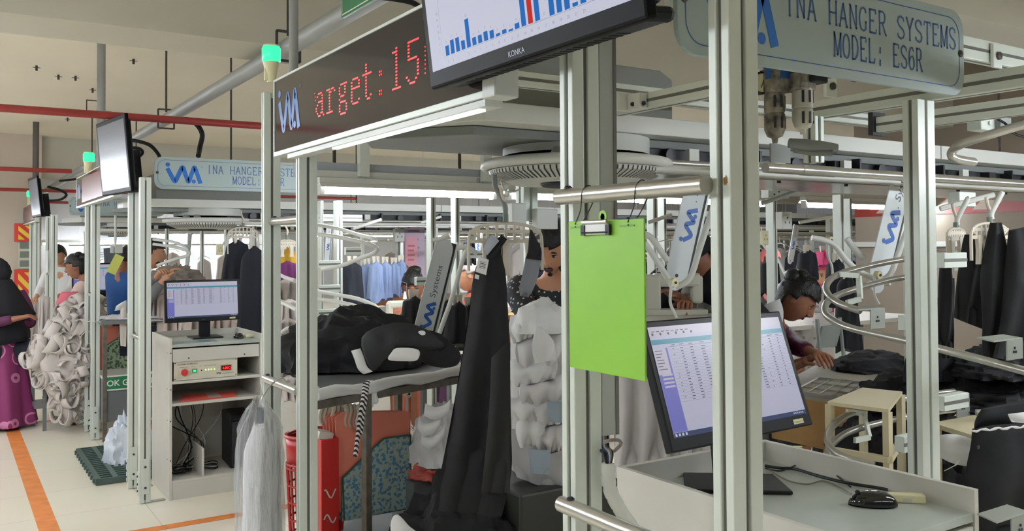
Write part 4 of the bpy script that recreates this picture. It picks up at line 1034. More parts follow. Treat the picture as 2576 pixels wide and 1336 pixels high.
t = thing('beam_bracket', 'small square bracket with a dull bolt right of the air filter', 'bracket', at(2088, 218, 2.45))
q = at(2088, 218, 2.45); build('plate', MB().box(q, (.045, .012, .06)), ALU, t, bevel=.002); build('bolt', MB().lathe([(0, 0), (.010, 0), (.010, .008), (.005, .010)], q-V(0, .006, 0), (0, -1, 0), 12), mat('dull_screw', (84, 80, 72), .5, .6), t)

# air filter regulator
DIRT = mat('dirty_plastic', (150, 142, 126), .6, var=.25, vscale=40, col2=(70, 66, 58))
t = thing('air_filter_regulator', 'dirty two-bowl air filter regulator with gauge and blue top under the big sign', 'regulator', at(1990, 240, 2.1))
q = at(1990, 205, 2.1); X_ = V(1, 0, 0)
def rr_(dx, dz, dy=0): return at(1990+dx, 205+dz, 2.1)+V(0, dy, 0)
s = 2.1/2203
mb = MB().box(rr_(-40, 0), (.052, .055, .058)).box(rr_(20, -2), (.062, .055, .052)); build('valve_body', mb, DIRT, t, bevel=.005)
build('dark_body', MB().box(rr_(55, -20), (.05, .05, .05)).box(rr_(14, -28), (.07, .045, .022)), DARK, t, bevel=.004)
build('blue_cap', MB().lathe([(.031, 0), (.031, .05), (.024, .062), (0, .063)], rr_(-36, -14)-V(0, 0, .01), n=20), mat('cap_blue', (32, 84, 150), .4), t, smooth=True)
g = rr_(-74, 4)-V(0, .0, 0); gd = (V(-.35, -1, 0)).normalized()
ga = build('gauge', MB().lathe([(0, -.03), (.024, -.03), (.0275, -.012), (.0275, .004), (.024, .006), (.023, .002), (0, .002)], g, gd, 28), BLACK, t, smooth=True)
build('dial', MB().lathe([(0, .0025), (.0225, .0025), (.0225, .0035), (0, .0036)], g, gd, 24), CREAM, ga)
nx = gd.cross(V(0, 0, 1)).normalized()*-1
build('needle', MB().bar(g+gd*.005-nx*.004-V(0, 0, .012), g+gd*.005+nx*.006+V(0, 0, .014), .0016, .0012), BLACK, ga)
for dx, zz0, hh, m in ((-42, 30, .108, DIRT), (28, 18, .098, mat('bowl_white', (196, 194, 180), .5, var=.1, vscale=20))):
    b = rr_(dx, zz0)
    o = build('filter_bowl', MB().lathe([(.024, 0), (.0245, -.045), (.022, -.048), (.0245, -.052), (.0245, -hh+.02), (.018, -hh+.004), (.008, -hh), (.006, -hh-.012), (0, -hh-.012)], b, n=24), m, t, smooth=True)
    for aa in (-2.4, -1.7, -.9):
        for h0 in (-.008, -.058): build('bowl_window', MB().box(b+V(.0245*math.cos(aa), .0245*math.sin(aa), h0-.014), (.006, .002, .028), Matrix.Rotation(aa+PI/2, 3, 'Z')), DARK, o)
build('outlet_pipe', MB().tube([rr_(60, -12), rr_(95, -18), rr_(140, -28)], .011, 10), DIRT, t, smooth=True)
build('outlet_loop', MB().tube([rr_(160+14*math.cos(a), -22+18*math.sin(a)) for a in [2*PI*k/16 for k in range(16)]], .006, 8, closed=True), BLACK, t, smooth=True)
# guide shoe under the regulator
t = thing('rail_guide_shoe', 'grey moulded guide shoe on a drilled plate above the right return tube', 'bracket', at(2050, 372, 2.5))
build('drilled_plate', MB().prism([(0, 0), (.085, 0), (.085, .05), (.035, .055), (0, .055)], at(1940, 408, 2.55), (1, 0, 0), (0, 0, 1), (0, .006, 0)), GREYBOX, t)
q0 = at(1985, 360, 2.5); q1 = at(2105, 374, 2.5)
build('shoe', MB().tube([q0, q0.lerp(q1, .3), q0.lerp(q1, .7), q1], [.014, .017, .017, .014], 12).tube([q0-V(-.02, 0, .018), q0.lerp(q1, .5)-V(0, 0, .02), q1-V(.02, 0, .014)], .009, 10), GREYBOX, t, smooth=True)

# helical hanger rails at the right
def rails(name, curves, r, m, label, clips=()):
    t = thing(name, label, 'rail', curves[0][0], 'curved hanger rails')
    for c in curves: build('rail_tube', MB().tube(cat_path(c, 8), r, 12), m, t, smooth=True)
    for (a, b, c_, d) in clips:
        mb = MB()
        for p, q in ((a, b), (b, c_), (c_, d)): mb.bar(p, q, .010, .018)
        build('clip', mb, ALU, t)
    return t
def pt(*l): return [at(*p) for p in l]
rails('curved_rail', [
    pt((2330, 644, 3.35), (2230, 660, 3.3), (2150, 678, 3.2), (2100, 695, 3.1), (2079, 718, 3.0), (2084, 742, 2.9), (2115, 765, 2.82), (2165, 782, 2.76)),
    pt((2330, 690, 3.35), (2240, 704, 3.3), (2170, 722, 3.2), (2110, 742, 3.1), (2080, 762, 3.0), (2076, 788, 2.9), (2100, 808, 2.8), (2150, 828, 2.7), (2300, 862, 2.5), (2450, 900, 2.35), (2620, 945, 2.2))],
    .0115, STEEL, 'upper pair of curved steel hanger rails bending round at the right',
    [(at(2112, 690, 3.1), at(2160, 694, 3.12), at(2164, 752, 3.1), at(2130, 762, 3.0))])
rails('curved_rail', [
    pt((2400, 985, 3.2), (2300, 998, 3.15), (2200, 1020, 3.1), (2130, 1045, 3.0), (2092, 1075, 2.9), (2082, 1105, 2.8), (2092, 1130, 2.72), (2125, 1150, 2.65), (2200, 1170, 2.6)),
    pt((2400, 1030, 3.2), (2300, 1045, 3.15), (2210, 1065, 3.1), (2140, 1085, 3.0), (2100, 1110, 2.9), (2082, 1135, 2.8), (2080, 1165, 2.7))],
    .0115, STEEL, 'lower pair of curved steel hanger rails bending round at the right',
    [(at(2130, 1036, 3.0), at(2172, 1040, 3.05), at(2188, 1100, 3.0), at(2150, 1108, 2.95))])
t = thing('straight_rail', 'straight steel rail at the right edge in front of the hung black garments', 'rail', at(2500, 655, 3.0)); build('tube', MB().tube([at(2450, 662, 3.05), at(2620, 648, 3.0)], .012, 12), STEEL, t, smooth=True)
t = thing('straight_rail', 'straight steel rail at the right edge above the cream table', 'rail', at(2500, 1038, 3.0)); build('tube', MB().tube([at(2455, 1038, 3.05), at(2640, 1038, 3.0)], .012, 12), STEEL, t, smooth=True)
def channel_bracket(p, L_, label, drop=.06, holes=True):
    """folded plate bracket: top plate + front cheek"""
    p = Vector(p); t = thing('rail_bracket', label, 'bracket', p, 'folded rail brackets')
    mb = MB().prism([(0, 0), (L_, 0), (L_*.98, .05), (.01, .05)], p, (1, 0, 0), (0, 1, .1), (0, 0, .004)).bb(p.x+L_*.45, p.x+L_, p.y, p.y+.004, p.z-drop, p.z)
    build('folded_plate', mb, mat('bracket_aluminium', (158, 163, 155), .45, .2), t, bevel=.001)
    mb = MB()
    for dx, dz in ((.70, .4), (.66, .6), (.74, .6)): mb.lathe([(0, 0), (.0035, 0), (.0035, .0015)], (p.x+L_*dx, p.y-.0005, p.z-drop*dz), (0, -1, 0), 8)
    build('bolts', mb, DARK, t); return t
channel_bracket(at(2160, 782, 2.72), .135, 'folded bracket with three bolts on the upper curved rail')
channel_bracket(at(2378, 634, 3.2), .125, 'folded bracket on the rail right of the inner post, upper one', .07)
channel_bracket(at(2380, 1002, 3.1), .15, 'folded bracket on the rail right of the inner post, lower one', .08)
channel_bracket(at(2500, 862, 2.2), .14, 'folded bracket at the right edge above the long descending rail', .05)
channel_bracket(at(2508, 1318, 1.95), .14, 'folded bracket at the lower right corner', .05)
# cross pieces fixed to the inner right post
for i, (x, y, L_, lab) in enumerate([(2270, 812, .09, 'short grooved cross piece joining the upper curved rail to the inner post'), (2364, 655, .12, 'grooved cross piece right of the inner post, upper one'), (2364, 1015, .13, 'grooved cross piece right of the inner post, lower one'), (2262, 1118, .11, 'grooved cross piece at the foot of the inner post, behind the cabinet rim')]):
    p = at(x, y, [2.55, 2.6, 2.6, 2.45][i]); beam('cross_piece', p, p+V(L_, 0, 0), .03, .045, lab)
# sensor box and curved arm, top right
t = thing('sensor_box', 'small grey sensor box on a bracket at the upper right', 'sensor', at(2465, 312, 3.0)); q = at(2470, 312, 3.0)
build('box', MB().box(q, (.10, .05, .05)), ALU, t, bevel=.003); build('side_box', MB().box(q+V(.07, -.02, .0), (.07, .05, .045)), GREYBOX, t, bevel=.002); build('knob', MB().lathe([(0, 0), (.008, 0), (.008, .006)], q+V(.0, -.025, .0), (0, -1, 0), 12), WHITE, t)
t = thing('bent_tube', 'thick grey tube bending down at the upper right below the sensor box', 'tube', at(2400, 370, 3.0))
build('tube', MB().tube(cat_path([at(*p) for p in [(2640, 300, 2.8), (2560, 318, 2.85), (2480, 342, 2.9), (2420, 362, 2.95), (2396, 380, 3.0), (2400, 398, 3.0), (2450, 408, 3.05)]], 8), .015, 12), STEEL, t, smooth=True)
cable('black_hose', [at(*p) for p in [(2510, 300, 2.9), (2530, 312, 2.9), (2545, 332, 2.9), (2575, 344, 2.9), (2620, 344, 2.9)]], .004, BLACK, 'thin black cable drooping from the sensor box at the upper right')
# ================================================================ cloth, garments, trolleys
def nz(p, s=1.0, o=0): return noise.noise(Vector((p[0]*s+o, p[1]*s, p[2]*s)))
def ridge(p, s=1.0, o=0): return 1-abs(noise.noise(Vector((p[0]*s+o, p[1]*s+o*.7, p[2]*s))))*2
def garment_mb(top, wd, ln, yaw=0, depth=.06, shoulder=.12, flare=1.0, folds=7, amp=.25, seed=0, lean=(0, 0), hem=.02, neck=.25):
    """closed soft body hanging below point top (centre of its upper edge)"""
    top = Vector(top); R = Matrix.Rotation(yaw, 3, 'Z'); mb = MB(); rr = random.Random(seed); ph = [rr.uniform(0, 6.28) for _ in range(4)]
    nu, nv = 48, 26
    def fn(u, v):
        a = 2*PI*u; ww = neck+(1-neck)*min(1, (v/shoulder)**.6) if v < shoulder else 1+(flare-1)*(v-shoulder)/(1-shoulder)
        k = min(1, v/shoulder)
        rip = 1+amp*k*(math.sin(folds*a+ph[0]+2*v)+.5*math.sin((folds+3)*a+ph[1]-3*v))*(.35+.65*v)
        x = wd/2*ww*math.cos(a)*(1+.03*math.sin(5*v+ph[2])); y = depth/2*(.5+.5*k)*(1+.5*v)*math.sin(a)*rip
        z = -ln*v+(hem*math.sin(3*a+ph[3]) if v > .97 else 0)-.02*(1-k)*abs(math.cos(a))
        x += lean[0]*v; y += lean[1]*v
        return top+R@V(x, y, z)
    mb.grid(fn, nu, nv, wrap=True)
    mb.add([fn(i/nu, 0) for i in range(nu)], [tuple(range(nu))[::-1]])
    mb.add([fn(i/nu, 1) for i in range(nu)], [tuple(range(nu))])
    return mb
def hanger_mb(top, wd, ht, yaw=0):
    """moulded hanger frame with windows; top = middle of its upper bar"""
    top = Vector(top); R = Matrix.Rotation(yaw, 3, 'Z'); mb = MB(); x = R@V(1, 0, 0); z = V(0, 0, 1); y = R@V(0, 1, 0)
    def P(a, b): return top+x*(a*wd/2)+z*(b*ht)
    th = .010
    n = 14; outer = [P(math.cos(math.radians(180-180*k/n))*1.0 if 0 < k < n else (-1 if k == 0 else 1), -.42+.42*math.sin(math.radians(180*k/n))**.55) for k in range(n+1)]
    outer = [P(-1, -.95), P(-1.0, -.65)]+outer+[P(1.0, -.65), P(1, -.95)]
    mb.tube(cat_path(outer, 3), .0055, 8)
    for k in range(-3, 4):
        a = k/4.0*.98
        zt = -.42+.42*(1-a*a)**.275; zb2 = -.34
        mb.bar(P(a, zt), P(a, zb2), .010, .006, up=y)
    mb.bar(P(-.97, -.16), P(.97, -.16), .012, .008, up=y); mb.bar(P(-.99, -.36), P(.99, -.36), .012, .008, up=y)
    mb.bar(P(-.97, -.16), P(-.6, -.36), .006, .005, up=y); mb.bar(P(.97, -.16), P(.6, -.36), .006, .005, up=y)
    return mb, P
def clip_mb(mb, p, yaw, L_=.09):
    R = Matrix.Rotation(yaw, 3, 'Z'); p = Vector(p)
    mb.prism([(-.014, 0), (.014, 0), (.009, -.05), (.012, -L_), (-.012, -L_), (-.009, -.05)], p-R@V(0, .006, 0), R@V(1, 0, 0), V(0, 0, 1), R@V(0, .012, 0)); return mb
def hanger(top, wd, ht, yaw, label, group, hook=.06, clips=(-.5, .5)):
    t = thing('frame_hanger', label, 'hanger', top, group); mb, P = hanger_mb(top, wd, ht, yaw)
    build('frame', mb, HANGP, t, smooth=True)
    mb = MB()
    for c in clips: clip_mb(mb, P(c, -.30), yaw, ht*.75)
    build('clips', mb, HANGP, t)
    tp = Vector(top)
    build('hook', MB().tube(cat_path([tp, tp+V(0, 0, hook*.5), tp+V(.004, 0, hook), tp+V(-.01, 0, hook*1.5), tp+V(-.02, 0, hook*2.2)], 4), .006, 8), HANGP, t, smooth=True)
    build('connector', MB().tube([tp+V(0, 0, .004), tp+V(0, 0, hook*.55)], .010, 10), mat('connector_green', (110, 124, 110), .5), t)
    return t, P
def slab(mb, pts, up, th):
    n = len(pts); vs = [Vector(p) for p in pts]+[Vector(p)+Vector(up)*th for p in pts]
    mb.add(vs, [tuple(range(n))[::-1], tuple(range(n, 2*n))]+[(i, (i+1) % n, (i+1) % n+n, i+n) for i in range(n)]); return mb
def heap_mb(c, r, seed=0, amp=.2, sc=6, n=56, m=26, flat=.0, cut=-.15):
    """soft pile: lumpy half ellipsoid with creases"""
    c = Vector(c); mb = MB()
    def fn(u, v):
        a = 2*PI*u; b = PI/2-(PI/2-cut)*v if False else (PI/2)*(1-v)+cut*v
        d = V(math.cos(b)*math.cos(a), math.cos(b)*math.sin(a), math.sin(b))
        k = 1+amp*(ridge(d*1.0, sc*.35, seed)-.5)+amp*.5*(ridge(d, sc*.9, seed+5)-.5)+amp*.18*nz(d, sc*2.4, seed+9)
        return c+V(d.x*r[0]*k, d.y*r[1]*k, max(d.z, -.02)*r[2]*k)
    mb.grid(fn, n, m, wrap=True); mb.add([fn(i/n, 1) for i in range(n)], [tuple(range(n))])
    return mb
def strip_mb(pts, wd, nrm, th=.004):
    """folded band of cloth: centre line pts, width along nrm"""
    mb = MB(); pts = cat_path(pts, 5); nrm = Vector(nrm).normalized()
    a = [p-nrm*wd/2 for p in pts]; b = [p+nrm*wd/2 for p in pts]
    n = len(pts); mb.add(a+b, [(i, i+1, n+i+1, n+i) for i in range(n-1)]); return mb

# ---- green clipboard hung on the tie rail
t = thing('clipboard', 'bright green clipboard hanging by two wires from the tie rail', 'clipboard', (1.0, 1.27, 1.4))
BX = .985
tl, tr, bl, br_ = atX(1427, 560, BX), atX(1612, 547, BX), atX(1435, 930, BX), atX(1631, 955, BX)
def clip_fix(p, y, z): return V(BX, y, z)
yl = (tl.y+bl.y)/2; yr = (tr.y+br_.y)/2; zt_ = (tl.z+tr.z)/2; zb_ = (bl.z+br_.z)/2
build('board', MB().prism([(0, 0), (yl-yr, 0), (yl-yr, zt_-zb_), (0, zt_-zb_)], (BX, yl, zb_), (0, -1, 0), (0, 0, 1), (.004, 0, 0)), BGREEN, t, bevel=.0012)
W = yl-yr; cyy = (yl+yr)/2
mb = MB(); mb.lathe([(.006, 0), (.0115, 0), (.0115, .003), (.006, .003), (.006, 0)], (BX, cyy+.004, zt_+.006), (1, 0, 0), 20)
build('hanging_loop', mb, BGREEN, t)
yc = yl-W*.415
cm = MB().bb(BX-.006, BX-.0005, yc-.036, yc+.036, zt_-.026, zt_-.002); cm.tube([(BX-.007, yc-.036, zt_-.003), (BX-.007, yc+.036, zt_-.003)], .004, 10)
cl = build('metal_clip', cm, STEEL, t, bevel=.001)
build('clip_jaw', MB().bb(BX-.0075, BX-.002, yc-.041, yc-.030, zt_-.027, zt_-.008).bb(BX-.0075, BX-.002, yc+.030, yc+.041, zt_-.027, zt_-.008).tube([(BX-.008, yc-.036, zt_-.022), (BX-.008, yc+.036, zt_-.022)], .0016, 6), DARK, cl)
for f in (.13, .80):
    y = yl-W*f; k = build('raised_slot', MB().bb(BX-.0012, BX, y-.019, y+.019, zt_-.013, zt_-.010), mat('slot_green', (110, 160, 44), .5), t)
for f in (.115, .82):
    y = yl-W*f; z0 = zt_-.006; zr = 1.695
    loop = [V(BX-.001, y+.002, z0), V(BX+.006, y-.006, (z0+zr)/2), V(.9905, y-.012, zr+.004), V(1.005, y-.013, zr+.0175), V(1.0195, y-.014, zr+.002), V(BX+.015, y-.022, (z0+zr)/2), V(BX+.005, y-.004, z0-.003), V(BX-.003, y, z0-.004)]
    build('wire', MB().tube(cat_path(loop, 6), .0011, 6), DARK, t, smooth=True)

# ---- plastic garment bag between the posts
t = thing('garment_bag', 'clear plastic garment bag with white shirt hanging in front of the aluminium posts', 'bag', (.94, 3.12, .2))
ctr = V(.93, 3.10, 1.055)
g = garment_mb(V(.945, 3.12, .985), .195, .86, yaw=math.radians(62), depth=.085, shoulder=.10, flare=1.18, folds=9, amp=.5, seed=4, neck=.3)
build('white_garment', g, mat('bag_shirt', (244, 245, 248), .7, var=.05, vscale=8), t, smooth=True, angle=80)
def bag(u, v):
    a = 2*PI*u; k = .32+.68*min(1, v/.10)**.7; rip = 1+.13*math.sin(9*a+3*v)*(1-.5*v)+.10*nz(V(math.cos(a)*2, math.sin(a)*2, v*7), 1.6, 3)
    q = V(.121*k*math.cos(a)*rip*(1+.12*v), .07*k*math.sin(a)*rip*(1+.2*v), -v*.93+.03*math.sin(2*a+1)*(1-v)**6+.02*math.sin(5*a)*(1-v)**8)
    return V(.938, 3.11, 1.06)+Matrix.Rotation(math.radians(62), 3, 'Z')@q
def film():
    m = bpy.data.materials.new('garment_bag_film2'); m.use_nodes = True; nt = m.node_tree; b = nt.nodes['Principled BSDF']
    b.inputs['Base Color'].default_value = (.9, .92, .95, 1); b.inputs['Roughness'].default_value = .12; b.inputs['Alpha'].default_value = .32
    tc = nt.nodes.new('ShaderNodeTexCoord'); n = nt.nodes.new('ShaderNodeTexNoise'); mp = nt.nodes.new('ShaderNodeMapping'); mp.inputs['Scale'].default_value = (30, 30, 6)
    nt.links.new(tc.outputs['Object'], mp.inputs['Vector']); nt.links.new(mp.outputs['Vector'], n.inputs['Vector']); n.inputs['Scale'].default_value = 1.6; n.inputs['Detail'].default_value = 6
    bp = nt.nodes.new('ShaderNodeBump'); bp.inputs['Strength'].default_value = 1.0; bp.inputs['Distance'].default_value = .08
    nt.links.new(n.outputs['Fac'], bp.inputs['Height']); nt.links.new(bp.outputs['Normal'], b.inputs['Normal'])
    return m
FILM = film()
mb = MB().grid(bag, 64, 40, wrap=True); build('plastic_film', mb, FILM, t, smooth=True, angle=80)
build('hanger_hook', MB().tube(cat_path([V(.945, 3.12, .98), V(.95, 3.13, 1.05), V(.985, 3.14, 1.10), V(1.03, 3.145, 1.125), V(1.05, 3.15, 1.10)], 5), .003, 6), STEEL, t, smooth=True)
build('hanger_neck', MB().tube([V(.945, 3.12, .975), V(.945, 3.12, 1.03)], .012, 8), mat('neck_blue', (60, 70, 90), .6), t)

# ---- near trolley with the black clothes
ZT = 1.06
a_ = atZ(806, 985, ZT); b_ = atZ(1190, 922, ZT); dirv = (b_-a_).normalized(); per = V(-dirv.y, dirv.x, 0)
T0 = a_-dirv*.02; L_ = (b_-a_).length+.05; Wd = .52
t = thing('clothes_trolley', 'dark steel trolley with white-edged top carrying the black clothes pile', 'trolley', (T0.x+.3, T0.y+.2, 0))
def tp_(s, q, z): return T0+dirv*max(s, q*.62)+per*q+V(0, 0, z-ZT)
slabp = [tp_(0, 0, ZT-.03), tp_(L_, 0, ZT-.03), tp_(L_, Wd, ZT-.03), tp_(0, Wd, ZT-.03)]
build('top_board', slab(MB(), slabp, (0, 0, 1), .026), GREYM, t)
mb = MB()
edge = []
for (s0, q0), (s1, q1) in (((0, 0), (L_, 0)), ((0, Wd), (L_, Wd)), ((0, 0), (0, Wd)), ((L_, 0), (L_, Wd))):
    p = [tp_(s0+(s1-s0)*k/10, q0+(q1-q0)*k/10, ZT-.012+.006*math.sin(k*1.7)) for k in range(11)]
    mb.tube(p, [.022+.003*math.sin(k*2.3) for k in range(11)], 10)
build('cloth_edge', mb, CLOTH_W, t, smooth=True)
legs = [( (atZ(926, 965, ZT)-T0).dot(dirv), .012), ((atZ(926, 965, ZT)-T0).dot(dirv)+.0, Wd-.03), ((atZ(1112, 940, ZT)-T0).dot(dirv), Wd-.06), (L_-.03, .012), (L_-.03, Wd-.03)]
for s, q in legs: build('leg', MB().bar(tp_(s, q, 0), tp_(s, q, ZT-.03), .030, .030, up=dirv), LEGM, t, bevel=.002)
build('frame_bar', MB().bar(tp_(0, .012, ZT-.05), tp_(L_, .012, ZT-.05), .025, .03).bar(tp_(0, Wd-.03, ZT-.05), tp_(L_, Wd-.03, ZT-.05), .025, .03), LEGM, t)
zs = .36
build('lower_shelf', slab(MB(), [tp_(-.02, 0, zs), tp_(L_, 0, zs), tp_(L_, Wd, zs), tp_(-.02, Wd, zs)], (0, 0, 1), .018), GREYM, t)
# knotted cloth and striped cord on the leg
kp = atZ(930, 960, ZT)
mb = MB().ell(kp+V(-.005, -.025, -.005), (.022, .018, .014), n=14, m=8)
for i, (dx, L2) in enumerate(((-.01, .10), (.012, .085))):
    mb.tube(cat_path([kp+V(0, -.03, -.01), kp+V(dx*.6, -.035, -.05), kp+V(dx, -.03, -L2)], 5), [.010, .012, .013, .012, .010, .008, .010, .012, .013, .010, .006][:11], 8)
single('knotted_cloth', mb, CLOTH_W, 'white knotted cloth tie at the corner of the near trolley top', 'cloth', smooth=True)
def cord_mat():
    m = bpy.data.materials.new('striped_cord'); m.use_nodes = True; nt = m.node_tree; b = nt.nodes['Principled BSDF']
    tc = nt.nodes.new('ShaderNodeTexCoord'); wv = nt.nodes.new('ShaderNodeTexWave'); wv.bands_direction = 'DIAGONAL'; wv.inputs['Scale'].default_value = 34
    r = nt.nodes.new('ShaderNodeValToRGB'); r.color_ramp.interpolation = 'CONSTANT'; r.color_ramp.elements[0].color = rgb((30, 28, 34)); r.color_ramp.elements[1].position = .5; r.color_ramp.elements[1].color = rgb((214, 208, 206))
    nt.links.new(tc.outputs['Object'], wv.inputs['Vector']); nt.links.new(wv.outputs['Fac'], r.inputs['Fac']); nt.links.new(r.outputs['Color'], b.inputs['Base Color']); b.inputs['Roughness'].default_value = .8
    return m
kc = [at(*p) for p in [(918, 965, 3.3), (914, 1000, 3.28), (906, 1050, 3.28), (900, 1100, 3.28), (894, 1148, 3.28)]]
single('striped_cord', MB().tube(cat_path(kc, 6), .009, 8).tube(cat_path([p+V(.012, 0, .01) for p in kc[:4]], 6), .008, 8), cord_mat(), 'black and white twisted cord hanging from the trolley corner', 'cord', smooth=True)
# black clothes pile
pc = atZ(968, 928, ZT+.01)+per*.22
o = single('black_clothes_pile', heap_mb((pc.x, pc.y, ZT+.012), (.34, .23, .235), seed=2, amp=.22, sc=3.6, n=90, m=44), CLOTH_K, 'rounded pile of black clothes on the near trolley', 'clothes', smooth=True)
def drape(name, pix, D, m, label, cat='clothes', group=None, th=.006, depthfn=None, nu=30, nv=20, amp=.012, seed=0, rip=6):
    """cloth panel given by left and right edges (lists of photo points top->bottom), modelled as a rippled sheet"""
    Lp = [p[0] for p in pix]; Rp = [p[1] for p in pix]; Dl = D if isinstance(D, (list, tuple)) else [D]*len(pix)
    Lc = [at(p[0], p[1], d) for p, d in zip(Lp, Dl)]; Rc = [at(p[0], p[1], d) for p, d in zip(Rp, Dl)]
    def samp(c, v):
        q = v*(len(c)-1); i = min(int(q), len(c)-2); return c[i].lerp(c[i+1], q-i)
    fw = V(FWD.x, FWD.y, 0).normalized()
    def fn(u, v):
        a = samp(Lc, v); b = samp(Rc, v); p = a.lerp(b, u)
        r_ = math.sin(u*PI*rip+seed+2*v)*amp*(.4+.6*v)+amp*.8*nz(p, 9, seed)
        bulge = -.5*amp*4*math.sin(u*PI)
        return p+fw*(r_+bulge)
    mb = MB().grid(fn, nu, nv)
    return single(name, mb, m, label, cat, group, smooth=True, solid=th, angle=80)
# folds lying over the pile
def fold_sheet(name, poly, D, m, label, cat='clothes', th=.01, bulge=.03, group=None):
    c = Vector((0, 0, 0)); P = [at(x, y, D) for x, y in poly]
    for p in P: c += p
    c /= len(P); mb = MB(); fw = V(FWD.x, FWD.y, -.2).normalized(); rings = 12; n = len(P)*4
    Q = []
    for i in range(len(P)):
        p0, p1, p2, p3 = P[i-1], P[i], P[(i+1) % len(P)], P[(i+2) % len(P)]
        for k in range(4):
            f = k/4; Q.append(0.5*((2*p1)+(-p0+p2)*f+(2*p0-5*p1+4*p2-p3)*f*f+(-p0+3*p1-3*p2+p3)*f**3))
    vs = []
    for r_ in range(rings):
        f = 1-r_/rings
        for q in Q:
            p = c.lerp(q, f); vs.append(p-fw*(bulge*(1-f*f)*(1 if bulge < .02 else .75+.6*ridge(p, 11, 2)*.5)+(.006 if bulge < .02 else .016)*nz(p, 16, 3)))
    vs.append(c-fw*bulge); fs = []
    for r_ in range(rings-1):
        for k in range(n): k2 = (k+1) % n; fs.append((r_*n+k, r_*n+k2, (r_+1)*n+k2, (r_+1)*n+k))
    for k in range(n): fs.append(((rings-1)*n+k, (rings-1)*n+(k+1) % n, rings*n))
    mb.add(vs, fs)
    return single(name, mb, m, label, cat, group, smooth=True, solid=th, angle=70)
fold_sheet('black_shirt', [(912, 850), (985, 815), (1060, 825), (1120, 870), (1060, 880), (1000, 885), (960, 905), (935, 930)], 3.32, mat('black_shirt_cloth', (34, 35, 38), .7, bump=.15, bscale=200), 'black folded shirt front lying on the black clothes pile', bulge=.05)
fold_sheet('black_shirt', [(1050, 850), (1090, 835), (1150, 880), (1152, 915), (1110, 922), (1060, 905)], 3.36, CLOTH_K, 'black bunched shirt at the right end of the clothes pile', bulge=.05)
single('white_collar_strip', strip_mb([at(*p) for p in [(895, 880, 3.27), (903, 900, 3.25), (912, 925, 3.25), (926, 938, 3.26)]], .035, (1, -.3, .25)), CLOTH_W, 'white curved collar lining on the left front of the black clothes pile', 'collar', smooth=True, solid=.003)
fold_sheet('white_cuff', [(985, 888), (1000, 876), (1052, 880), (1050, 905), (1020, 908), (978, 905)], 3.25, CLOTH_W, 'white shirt cuff lying flat on the black clothes pile', 'cuff', .004, .008)
fold_sheet('white_badge', [(1050, 838), (1060, 832), (1070, 836), (1066, 848), (1056, 852)], 3.3, CLOTH_W, 'small round white piece at the top right of the black clothes pile', 'badge', .003, .004)
# file boxes of corrugated board on the lower shelf
def paper_mat(name, c1, c2, sc=38):
    m = bpy.data.materials.new(name); m.use_nodes = True; nt = m.node_tree; b = nt.nodes['Principled BSDF']
    tc = nt.nodes.new('ShaderNodeTexCoord'); n = nt.nodes.new('ShaderNodeTexVoronoi'); n.distance = 'CHEBYCHEV'; n.inputs['Scale'].default_value = sc
    n2 = nt.nodes.new('ShaderNodeTexNoise'); n2.inputs['Scale'].default_value = sc*1.1; n2.inputs['Detail'].default_value = 1
    mx = nt.nodes.new('ShaderNodeMath'); mx.operation = 'ADD'; nt.links.new(tc.outputs['Object'], n.inputs['Vector']); nt.links.new(tc.outputs['Object'], n2.inputs['Vector'])
    nt.links.new(n.outputs['Distance'], mx.inputs[0]); nt.links.new(n2.outputs['Fac'], mx.inputs[1])
    r = nt.nodes.new('ShaderNodeValToRGB'); r.color_ramp.interpolation = 'CONSTANT'; r.color_ramp.elements[0].color = rgb(c1); r.color_ramp.elements[1].position = .88; r.color_ramp.elements[1].color = rgb(c2)
    e = r.color_ramp.elements.new(.80); e.color = rgb(tuple((x+y)/2 for x, y in zip(c1, c2)))
    nt.links.new(mx.outputs[0], r.inputs['Fac']); nt.links.new(r.outputs['Color'], b.inputs['Base Color']); b.inputs['Roughness'].default_value = .6
    return m
CORAL = mat('coral_board', (238, 140, 116), .7, var=.05, vscale=5)
